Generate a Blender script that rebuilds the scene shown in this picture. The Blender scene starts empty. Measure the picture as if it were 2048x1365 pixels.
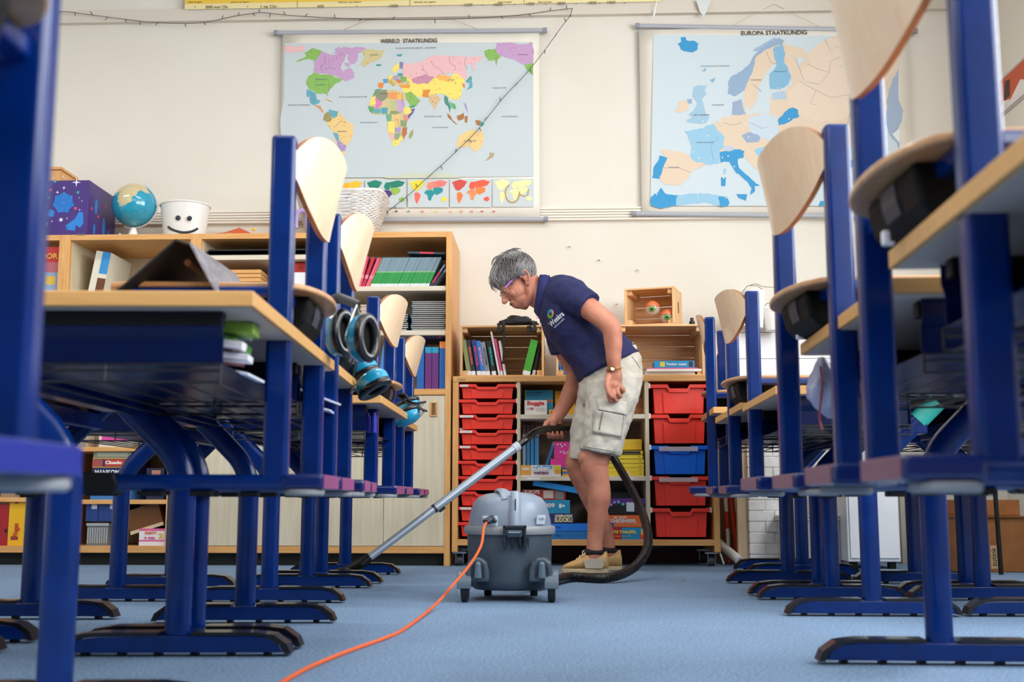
import bpy, bmesh, math, random
from mathutils import Vector, Matrix, Euler
random.seed(7)
S = bpy.context.scene
COL = S.collection
pi = math.pi
V = Vector

# ------------------------------------------------------------------ camera
F = 2300.0                       # focal length in pixels of the 2048 x 1365 frame
CAMZ = 0.29
PITCH = math.atan(317.5 / F)
YAW = math.atan(91.0 / F * math.cos(PITCH))
camd = bpy.data.cameras.new('camera')
cam = bpy.data.objects.new('camera', camd)
COL.objects.link(cam)
cam.location = (0, 0, CAMZ)
cam.rotation_euler = (pi / 2 + PITCH, 0, YAW)
camd.sensor_width = 36.0
camd.lens = 36.0 * F / 2048
camd.clip_start = 0.02
camd.dof.use_dof = True
camd.dof.focus_distance = 4.6
camd.dof.aperture_fstop = 5.6
S.camera = cam

# ------------------------------------------------------------------ world, lights, exposure
W = bpy.data.worlds.new('world'); S.world = W
W.use_nodes = True
W.node_tree.nodes['Background'].inputs[0].default_value = (0.80, 0.90, 1.0, 1)
W.node_tree.nodes['Background'].inputs[1].default_value = 0.12
S.view_settings.view_transform = 'Standard'
S.view_settings.look = 'None'
S.view_settings.gamma = 1.0
S.view_settings.use_curve_mapping = False
S.view_settings.exposure = 0.18

def area(name, loc, rot, sx, sy, power, col=(1, 1, 1)):
    l = bpy.data.lights.new(name, 'AREA'); l.shape = 'RECTANGLE'
    l.size = sx; l.size_y = sy; l.energy = power; l.color = col
    o = bpy.data.objects.new(name, l); COL.objects.link(o)
    o.location = loc; o.rotation_euler = rot
    o['label'] = 'unseen area light'
    return o
# daylight entering by the tall windows of the right wall, plus unseen fill lights added under the ceiling
RX = 2.12                         # right wall
area('window_daylight', (RX + 0.03, 2.9, 1.95), (0, pi / 2, 0), 1.5, 2.0, 82, (0.93, 0.97, 1.0))
area('window_daylight', (RX + 0.03, 0.4, 1.95), (0, pi / 2, 0), 1.5, 2.0, 95, (0.93, 0.97, 1.0))
area('window_daylight', (RX + 0.03, -1.8, 1.95), (0, pi / 2, 0), 1.5, 1.2, 60, (0.93, 0.97, 1.0))  # third window light, added behind the camera as soft fill
for _x, _y in ((-2.9, 3.6), (-0.6, 3.6), (-2.9, 0.9), (-0.6, 0.9), (-2.9, -1.4), (-0.6, -1.4)):
    area('ceiling_fill', (_x, _y, 2.93), (0, 0, 0), 1.2, 0.3, 17, (1.0, 0.98, 0.95))

# ------------------------------------------------------------------ projection helpers: where things stand in the room
_R = cam.rotation_euler.to_matrix()
CAM = V((0, 0, CAMZ))
def _ray(px, py):
    return _R @ V((px - 1024.0, -(py - 682.5), -F)).normalized()
def at_y(px, py, Y):
    d = _ray(px, py); return CAM + d * (Y / d.y)
def at_z(px, py, z):
    d = _ray(px, py); return CAM + d * ((z - CAMZ) / d.z)
def rect(x0, y0, x1, y1, Y):
    "world x0, x1, z0, z1 of an upright rectangle in the plane Y"
    ym = (y0 + y1) / 2; xm = (x0 + x1) / 2
    return at_y(x0, ym, Y).x, at_y(x1, ym, Y).x, at_y(xm, y1, Y).z, at_y(xm, y0, Y).z

# ------------------------------------------------------------------ materials
def lin(c):
    if isinstance(c, str):
        c = c.lstrip('#'); c = tuple(int(c[i:i + 2], 16) / 255 for i in (0, 2, 4))
    return tuple(((x / 12.92) if x <= 0.04045 else ((x + 0.055) / 1.055) ** 2.4) for x in c) + (1,)
_mats = {}
def mat(col, rough=0.5, metal=0.0, kind=None, col2=None, scale=1.0, bump=0.0, trans=0.0, alpha=1.0, coat=0.0, spec=None, ior=None, bscale=None):
    key = (col, rough, metal, kind, col2, scale, bump, trans, alpha, coat, spec, ior, bscale)
    if key in _mats: return _mats[key]
    m = bpy.data.materials.new('%s_%s' % (kind or 'plain', col.lstrip('#')))
    m.use_nodes = True
    nt = m.node_tree; n = nt.nodes; L = nt.links
    b = n['Principled BSDF']
    b.inputs['Base Color'].default_value = lin(col)
    b.inputs['Roughness'].default_value = rough
    b.inputs['Metallic'].default_value = metal
    if trans: b.inputs['Transmission Weight'].default_value = trans
    if alpha < 1: b.inputs['Alpha'].default_value = alpha
    if coat: b.inputs['Coat Weight'].default_value = coat; b.inputs['Coat Roughness'].default_value = 0.08
    if spec is not None: b.inputs['Specular IOR Level'].default_value = spec
    if ior: b.inputs['IOR'].default_value = ior
    m.diffuse_color = lin(col)
    if kind:
        tc = n.new('ShaderNodeTexCoord'); mp = n.new('ShaderNodeMapping')
        L.new(tc.outputs['Object'], mp.inputs['Vector'])
        tx = n.new('ShaderNodeTexNoise'); L.new(mp.outputs['Vector'], tx.inputs['Vector'])
        tx.inputs['Scale'].default_value = 6 * scale
        tx.inputs['Detail'].default_value = 5
        rp = n.new('ShaderNodeValToRGB')
        rp.color_ramp.elements[0].color = lin(col2 or col); rp.color_ramp.elements[1].color = lin(col)
        rp.color_ramp.elements[0].position = 0.35; rp.color_ramp.elements[1].position = 0.65
        L.new(tx.outputs['Fac'], rp.inputs['Fac'])
        if kind == 'wood_x': mp.inputs['Scale'].default_value = (0.6, 9, 9)
        elif kind == 'wood_z': mp.inputs['Scale'].default_value = (9, 9, 0.6)
        elif kind == 'wood_y': mp.inputs['Scale'].default_value = (9, 0.6, 9)
        elif kind == 'carpet':
            tx.inputs['Scale'].default_value = 160 * scale; tx.inputs['Detail'].default_value = 3
            rp.color_ramp.elements[0].position = 0.30; rp.color_ramp.elements[1].position = 0.70
            t2 = n.new('ShaderNodeTexNoise'); L.new(mp.outputs['Vector'], t2.inputs['Vector'])
            t2.inputs['Scale'].default_value = 3.0; t2.inputs['Detail'].default_value = 6
            mx = n.new('ShaderNodeMixRGB'); mx.blend_type = 'MULTIPLY'; mx.inputs[0].default_value = 0.35
            L.new(rp.outputs[0], mx.inputs[1]); L.new(t2.outputs['Fac'], mx.inputs[2])
            L.new(mx.outputs[0], b.inputs['Base Color'])
        elif kind == 'wave':
            tx = n.new('ShaderNodeTexWave'); L.new(mp.outputs['Vector'], tx.inputs['Vector'])
            tx.inputs['Scale'].default_value = 6 * scale; tx.inputs['Distortion'].default_value = 6
            L.new(tx.outputs['Fac'], rp.inputs['Fac'])
        if kind != 'carpet': L.new(rp.outputs[0], b.inputs['Base Color'])
        if bump:
            bp = n.new('ShaderNodeBump'); bp.inputs['Strength'].default_value = bump
            bp.inputs['Distance'].default_value = 0.004
            if bscale:
                t3 = n.new('ShaderNodeTexNoise'); L.new(tc.outputs['Object'], t3.inputs['Vector'])
                t3.inputs['Scale'].default_value = bscale; t3.inputs['Detail'].default_value = 4
                L.new(t3.outputs['Fac'], bp.inputs['Height'])
            else: L.new(tx.outputs['Fac'], bp.inputs['Height'])
            L.new(bp.outputs[0], b.inputs['Normal'])
    _mats[key] = m
    return m

BLUE = mat('#02286e', 0.18, kind='enamel', col2='#022360', scale=3, spec=0.40)
BLUE_SHADE = mat('#011546', 0.25, kind='enamel', col2='#01123c', scale=3, spec=0.3)  # BLUE darkened, painting in the shade under the tabletops
BLACKP = mat('#08080a', 0.5, spec=0.3)
WOODX = mat('#e3ad6c', 0.45, kind='wood_x', col2='#d69a58', scale=2)
WOODZ = mat('#e3ad6c', 0.45, kind='wood_z', col2='#d69a58', scale=2)
WOODY = mat('#e3ad6c', 0.45, kind='wood_y', col2='#d69a58', scale=2)
PLY = mat('#f3d6b4', 0.38, kind='wood_z', col2='#efcda6', scale=1.5, coat=0.25)
PLYEDGE = mat('#a8714a', 0.5, kind='wood_y', col2='#8a5634', scale=3)
CREAM = mat('#dccdb0', 0.5, kind='wood_z', col2='#d3c2a2', scale=1.2)
CREAMX = mat('#e2d8c4', 0.5, kind='wood_x', col2='#dccfb8', scale=1)
PINE = mat('#f2c690', 0.55, kind='wood_x', col2='#dca468', scale=1.6)
PINEZ = mat('#f2c894', 0.55, kind='wood_z', col2='#e0ac72', scale=1.6)
WHITE = mat('#f2f2f0', 0.45)
WALLM = mat('#e4dfd4', 0.85, kind='paint', col2='#e0dacd', scale=0.3, bump=0.06, bscale=90)
STEEL = mat('#c8ccd0', 0.25, 1.0)

# ------------------------------------------------------------------ mesh builder
class MB:
    def __init__(s): s.v = []; s.f = []; s.m = []; s.xf = None
    def _add(s, vs, fs, m=0):
        o = len(s.v)
        if s.xf is not None: vs = [s.xf @ V(p) for p in vs]
        s.v += [tuple(p) for p in vs]; s.f += [tuple(i + o for i in f) for f in fs]; s.m += [m] * len(fs)
        return s
    def box(s, x0, x1, y0, y1, z0, z1, m=0):
        if x0 > x1: x0, x1 = x1, x0
        if y0 > y1: y0, y1 = y1, y0
        if z0 > z1: z0, z1 = z1, z0
        vs = [(x, y, z) for x in (x0, x1) for y in (y0, y1) for z in (z0, z1)]
        return s._add(vs, [(0, 1, 3, 2), (4, 6, 7, 5), (0, 4, 5, 1), (2, 3, 7, 6), (0, 2, 6, 4), (1, 5, 7, 3)], m)
    def obox(s, c, size, rot=(0, 0, 0), m=0):
        R = Euler(rot).to_matrix(); c = V(c); h = V(size) / 2
        vs = [c + R @ V((x * h.x, y * h.y, z * h.z)) for x in (-1, 1) for y in (-1, 1) for z in (-1, 1)]
        return s._add(vs, [(0, 1, 3, 2), (4, 6, 7, 5), (0, 4, 5, 1), (2, 3, 7, 6), (0, 2, 6, 4), (1, 5, 7, 3)], m)
    def prism(s, poly, y0, y1, m=0, plane='xz'):
        def P(a, b, c):
            return {'xz': (a, c, b), 'xy': (a, b, c), 'yz': (c, a, b)}[plane]
        n = len(poly)
        vs = [P(a, b, y0) for a, b in poly] + [P(a, b, y1) for a, b in poly]
        fs = [tuple(range(n)), tuple(range(2 * n - 1, n - 1, -1))]
        fs += [(i, i + n, (i + 1) % n + n, (i + 1) % n) for i in range(n)]
        return s._add(vs, fs, m)
    def loft(s, rings, m=0, caps=True, close=True):
        n = len(rings[0]); vs = [p for r in rings for p in r]; fs = []
        for i in range(len(rings) - 1):
            for j in range(n if close else n - 1):
                a = i * n + j; b = i * n + (j + 1) % n
                fs.append((a, b, b + n, a + n))
        if caps and close:
            fs.append(tuple(range(n - 1, -1, -1))); fs.append(tuple(range((len(rings) - 1) * n, len(rings) * n)))
        return s._add(vs, fs, m)
    def tube(s, pts, r, seg=10, m=0, caps=True, ell=None, up=None, sq=2.0):
        "tube along pts; r a number or list; ell=(a, b) flattens the section; sq > 2 squares it"
        pts = [V(p) for p in pts]; n = len(pts)
        rs = r if isinstance(r, (list, tuple)) else [r] * n
        ea, eb = ell or (1, 1)
        T = []
        for i in range(n):
            a = pts[max(i - 1, 0)]; b = pts[min(i + 1, n - 1)]; T.append((b - a).normalized())
        u = V(up) if up else (V((0, 1, 0)) if abs(T[0].y) < 0.9 else V((1, 0, 0)))
        rings = []
        for i in range(n):
            u = (u - T[i] * u.dot(T[i])).normalized(); w = T[i].cross(u)
            ring = []
            for k in range(seg):
                t = 2 * pi * k / seg + pi / seg; c = math.cos(t); d = math.sin(t)
                if sq != 2.0:
                    c = math.copysign(abs(c) ** (2 / sq), c); d = math.copysign(abs(d) ** (2 / sq), d)
                ring.append(pts[i] + (u * c * ea + w * d * eb) * rs[i])
            rings.append(ring)
        return s.loft(rings, m, caps)
    def lathe(s, prof, seg=24, c=(0, 0, 0), m=0, sx=1, sy=1, a0=0, a1=2 * pi):
        c = V(c); full = abs(a1 - a0 - 2 * pi) < 1e-6
        k = seg if full else seg + 1
        rings = [[c + V((r * sx * math.cos(a0 + (a1 - a0) * j / seg), r * sy * math.sin(a0 + (a1 - a0) * j / seg), z)) for j in range(k)] for r, z in prof]
        return s.loft(rings, m, caps=full, close=full)
    def ball(s, c, r, seg=16, rings=10, m=0, rot=None):
        rx, ry, rz = r if isinstance(r, (tuple, list)) else (r, r, r)
        c = V(c); R = rot if rot is not None else Matrix.Identity(3); vs = []; fs = []
        vs.append(c + R @ V((0, 0, rz)))
        for i in range(1, rings):
            a = pi * i / rings
            for j in range(seg):
                b = 2 * pi * j / seg
                vs.append(c + R @ V((rx * math.sin(a) * math.cos(b), ry * math.sin(a) * math.sin(b), rz * math.cos(a))))
        vs.append(c + R @ V((0, 0, -rz)))
        for j in range(seg):
            fs.append((0, 1 + j, 1 + (j + 1) % seg))
            e = len(vs) - 1; q = 1 + (rings - 2) * seg
            fs.append((e, q + (j + 1) % seg, q + j))
        for i in range(rings - 2):
            for j in range(seg):
                a = 1 + i * seg + j; b = 1 + i * seg + (j + 1) % seg
                fs.append((a, a + seg, b + seg, b))
        return s._add(vs, fs, m)
    def poly(s, pts, m=0): return s._add(pts, [tuple(range(len(pts)))], m)
    def grid(s, fn, nu, nv, m=0):
        vs = [fn(i / nu, j / nv) for i in range(nu + 1) for j in range(nv + 1)]
        fs = [(i * (nv + 1) + j, (i + 1) * (nv + 1) + j, (i + 1) * (nv + 1) + j + 1, i * (nv + 1) + j + 1) for i in range(nu) for j in range(nv)]
        return s._add(vs, fs, m)
    def build(s, name, mats, parent=None, org=(0, 0, 0), smooth=30, bevel=0, seg=2, fixn=True, solid=0, sub=0):
        if not isinstance(mats, (list, tuple)): mats = [mats]
        me = bpy.data.meshes.new(name)
        o0 = V(org)
        me.from_pydata([tuple(V(p) - o0) for p in s.v], [], s.f)
        for k in mats: me.materials.append(k)
        me.polygons.foreach_set('material_index', s.m)
        if fixn:
            bm = bmesh.new(); bm.from_mesh(me); bmesh.ops.recalc_face_normals(bm, faces=bm.faces); bm.to_mesh(me); bm.free()
        if smooth:
            me.polygons.foreach_set('use_smooth', [True] * len(me.polygons))
            if smooth < 180: me.set_sharp_from_angle(angle=math.radians(smooth))
        me.update()
        o = bpy.data.objects.new(name, me); COL.objects.link(o)
        if parent is not None: o.parent = parent
        else: o.location = o0
        if solid:
            md = o.modifiers.new('thickness', 'SOLIDIFY'); md.thickness = solid; md.offset = 0
        if sub:
            md = o.modifiers.new('sub', 'SUBSURF'); md.levels = sub; md.render_levels = sub
        if bevel:
            md = o.modifiers.new('bevel', 'BEVEL'); md.width = bevel; md.segments = seg; md.limit_method = 'ANGLE'; md.angle_limit = math.radians(40)
        return o

def tag(o, label, cat, group=None, kind=None):
    if label: o['label'] = label
    if cat: o['category'] = cat
    if group: o['group'] = group
    if kind: o['kind'] = kind
    return o
def thing(name, label, cat, loc=(0, 0, 0), group=None, rz=0):
    o = bpy.data.objects.new(name, None); COL.objects.link(o)
    o.empty_display_size = 0.05
    o.location = loc; o.rotation_euler = (0, 0, rz)
    return tag(o, label, cat, group)
ORD = ['first', 'second', 'third', 'fourth', 'fifth', 'sixth', 'seventh', 'eighth', 'ninth', 'tenth', 'eleventh', 'twelfth', 'thirteenth', 'fourteenth', 'fifteenth', 'sixteenth', 'seventeenth', 'eighteenth', 'nineteenth', 'twentieth']
def nth(i):
    return ORD[i] if i < 20 else '%d%s' % (i + 1, {1: 'st', 2: 'nd', 3: 'rd'}.get((i + 1) % 10, 'th'))
def struct(o): o['kind'] = 'structure'; return o
def copy_tree(o, parent=None):
    c = o.copy(); COL.objects.link(c)
    if parent is not None: c.parent = parent
    for ch in list(o.children): copy_tree(ch, c)
    return c
def text(s, size, m, parent, loc, rot=(pi / 2, 0, 0), ext=0.0004, width=None, name='lettering', bold=0.0, align='CENTER', org=None):
    cu = bpy.data.curves.new('t', 'FONT'); cu.body = s; cu.size = size; cu.extrude = ext; cu.offset = bold
    cu.align_x = align; cu.align_y = 'CENTER'; cu.resolution_u = 3
    t = bpy.data.objects.new('t', cu); COL.objects.link(t)
    bpy.context.view_layer.update()
    dg = bpy.context.evaluated_depsgraph_get()
    me = bpy.data.meshes.new_from_object(t.evaluated_get(dg))
    bpy.data.objects.remove(t); bpy.data.curves.remove(cu)
    me.materials.clear(); me.materials.append(m)
    if width:
        xs = [v.co.x for v in me.vertices]; w = max(xs) - min(xs)
        for v in me.vertices: v.co.x *= width / w
    o = bpy.data.objects.new(name, me); COL.objects.link(o)
    if parent is not None: o.parent = parent
    l = V(loc) - (parent.location if (parent is not None and org is None) else V(org or (0, 0, 0)))
    o.location = l; o.rotation_euler = rot
    return o
def smooth_path(pts, n=6):
    "Catmull-Rom through pts"
    P = [V(p) for p in pts]; P = [P[0] * 2 - P[1]] + P + [P[-1] * 2 - P[-2]]; out = []
    for i in range(1, len(P) - 2):
        for k in range(n):
            t = k / n; a, b, c, d = P[i - 1:i + 3]
            out.append(0.5 * ((2 * b) + (c - a) * t + (2 * a - 5 * b + 4 * c - d) * t * t + (3 * b - a - 3 * c + d) * t ** 3))
    out.append(P[-2]); return out

# ------------------------------------------------------------------ the room
WY = 5.56                         # back wall
LX = -4.3; FY = -2.6; H = 3.0
b = MB(); b.box(LX, RX, FY, WY, -0.05, 0)
struct(b.build('floor', mat('#93b0cf', 0.95, kind='carpet', col2='#5d7ba0', scale=1.0, bump=0.5), smooth=0))
b = MB(); b.box(LX - 0.1, RX + 0.1, WY, WY + 0.1, 0, H); struct(b.build('wall_back', WALLM, smooth=0))
b = MB(); b.box(LX - 0.1, LX, FY, WY, 0, H); struct(b.build('wall_left', WALLM, smooth=0))
b = MB(); b.box(LX - 0.1, RX + 0.1, FY - 0.1, WY + 0.1, H, H + 0.1); struct(b.build('ceiling', mat('#f0efec', 0.9), smooth=0))
b = MB()                          # right wall with three window openings, the one behind the camera added for fill
wz0, wz1 = 1.2, 2.7
for y0, y1, z0, z1 in ((FY, WY, 0, wz0), (FY, WY, wz1, H), (FY, -2.4, wz0, wz1), (-1.2, -0.6, wz0, wz1), (1.4, 1.9, wz0, wz1), (3.9, WY, wz0, wz1)):
    b.box(RX, RX + 0.1, y0, y1, z0, z1)
struct(b.build('wall_right', WALLM, smooth=0))
b = MB()
b.box(LX, RX, FY - 0.1, FY, 0, H)
struct(b.build('wall_front', mat('#4e4b48', 0.8), smooth=0))  # unseen wall, dark tone added so the column fronts reflect less
FRAMEW = mat('#e9e9e6', 0.4)
for i, (y0, y1) in enumerate(((-0.6, 1.4), (1.9, 3.9), (-2.4, -1.2))):
    b = MB()
    for a0, a1, c0, c1 in ((y0, y1, wz0, wz0 + .05), (y0, y1, wz1 - .05, wz1), (y0, y0 + .05, wz0, wz1), (y1 - .05, y1, wz0, wz1), ((y0 + y1) / 2 - .025, (y0 + y1) / 2 + .025, wz0, wz1)):
        b.box(RX + 0.04, RX + 0.09, a0, a1, c0, c1)
    struct(b.build('window_%d' % (i + 1), FRAMEW, smooth=0))
# moulding high on the wall, grooved cable rail lower down
za, zb = at_y(700, 40, WY).z, at_y(700, 17, WY).z
b = MB(); b.box(LX, RX, WY - 0.025, WY, za, zb); b.box(LX, RX, WY - 0.032, WY, za - 0.004, za + 0.006)
struct(b.build('trim_1', mat('#d9d0c2', 0.6), smooth=0))
z0, z1 = at_y(1180, 443, WY).z, at_y(1180, 416, WY).z
b = MB()
for i in range(5):
    h = (z1 - z0) / 5
    b.box(LX, RX, WY - 0.022, WY, z0 + i * h + 0.0025, z0 + (i + 1) * h - 0.0015)
b.box(LX, RX, WY - 0.012, WY, z0, z1)
struct(b.build('trim_2', mat('#eae2d4', 0.55), smooth=0))
b = MB(); b.box(LX, RX, WY - 0.015, WY, 0, 0.08); struct(b.build('baseboard_back', mat('#5a1f1c', 0.5), smooth=0))
# small nails and hooks left in the wall
for x, y in ((1139, 494), (1198, 521), (1275, 541), (1233, 609)):
    p = at_y(x, y, WY - 0.004); b = MB()
    b.tube([p + V((0, 0.004, 0)), p + V((0, -0.012, 0.003))], 0.0022, 6)
    b.tube([p + V((0, -0.010, 0)), p + V((0.006, -0.012, -0.004)), p + V((-0.006, -0.012, 0.0))], 0.0018, 5)
    tag(b.build('wall_nail', STEEL, org=p), {1139: 'small steel nail high in cream wall above person\'s back, leftmost of four', 1198: 'steel nail in cream wall, second from left of four', 1275: 'steel nail in the cream wall, rightmost of four above the crates', 1233: 'steel nail in cream wall, lowest of four beside the top crate'}[x], 'nail', 'nails in the back wall')
# ------------------------------------------------------------------ wall maps
YM = WY - 0.03
def zw(x, y): return (540 + x / 3.4125, 50 + y / 3.4125)       # world map zoom -> frame
def ze(x, y): return (1260 + x / 3.4125, 40 + y / 3.4125)
def coast(pts, n):
    "fractal coast line; an edge shared by two countries gets the same wiggle"
    for _ in range(n):
        out = []
        for i, a in enumerate(pts):
            c = pts[(i + 1) % len(pts)]; lo, hi = (a, c) if a < c else (c, a)
            r = (math.sin(lo[0] * 12.9898 + lo[1] * 78.233 + hi[0] * 37.719 + hi[1] * 11.13) * 43758.5453) % 1.0 - .5
            dx, dy = hi[0] - lo[0], hi[1] - lo[1]
            out += [a, ((a[0] + c[0]) / 2 - dy * r * .20, (a[1] + c[1]) / 2 + dx * r * .20)]
        pts = out
    return pts
def land(name, polys, cols, root, Y, conv, thick=0.0006):
    nu = {'world_wall_map': 4, 'europe_wall_map': 2}.get(root.name, 1) if name == 'printed_lands' else 1
    b = MB(); ms = []
    for k, (c, pts) in enumerate(polys):
        mm = mat(cols[c], 0.6) if isinstance(c, int) else mat(c, 0.6)
        if mm not in ms: ms.append(mm)
        pts = coast(pts, 3 if len(pts) > 4 and c not in ('#c4ced1', '#c8ccb8') and name == 'printed_lands' else 0)
        P = [at_y(*conv(x, y), Y) for x, y in pts]
        b.prism([(p.x, p.z) for p in P], Y - thick * (1 + (0 if k < nu else .6) + 0.1 * (k % 9)), Y, ms.index(mm))
    o = b.build(name, ms, root, org=root.location, smooth=0); o['kind'] = 'stuff'; return o
def wall_map(name, label, top, bot, titlexy, title, tsize):
    (ax, ay, bx, by), (cx, cy, dx, dy) = top, bot
    p0 = at_y(ax, ay, YM); p1 = at_y(bx, by, YM); q0 = at_y(cx, cy, YM); q1 = at_y(dx, dy, YM)
    root = thing(name, label, 'wall map', (0.5 * (q0.x + q1.x), YM, 0.5 * (q0.z + q1.z)))
    for a, c in ((p0, p1), (q0, q1)):
        b = MB(); b.tube([a, c], 0.012, 12); b.build('hanging_rod', mat('#a9adb5', 0.4), root, org=root.location)
        for e, s in ((a, -1), (c, 1)):
            b = MB(); b.tube([e, e + V((s * 0.02, 0, 0))], 0.015, 10); b.build('end_cap', mat('#8d929c', 0.4), root, org=root.location)
    return root, p0, p1, q0, q1
wm, p0, p1, q0, q1 = wall_map('world_wall_map', 'large political world map on paper with grey hanging rods on cream wall', (556, 66, 1086, 61), (566, 441, 1088, 439), None, '', 0)
x0, x1, z0, z1 = rect(561, 66, 1079, 438, YM)
b = MB(); b.grid(lambda u, v: V((x0 + (x1 - x0) * u, YM + 0.004 * math.sin(3 * u + 5 * v), z0 + (z1 - z0) * v)), 12, 12)
b.build('map_paper', mat('#efe9dc', 0.6, kind='paper', col2='#ebe4d5', scale=0.5), wm, org=wm.location, solid=0.0008)
YP = YM - 0.006
def zpoly(pts, conv, Y=YP): return [at_y(*conv(x, y), Y) for x, y in pts]
land('printed_sea', [('#c4ced1', [(100, 125), (1795, 118), (1800, 1035), (90, 1045), (70, 650), (95, 500)])], None, wm, YP, zw)
A, B_, C_, D_, E_, G_, H_, I_, J_ = '#e9b9bb', '#86b85a', '#c39cc4', '#cfc18c', '#e9c987', '#f2dc6e', '#5fa6b8', '#a89ac8', '#d9965a'
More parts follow.
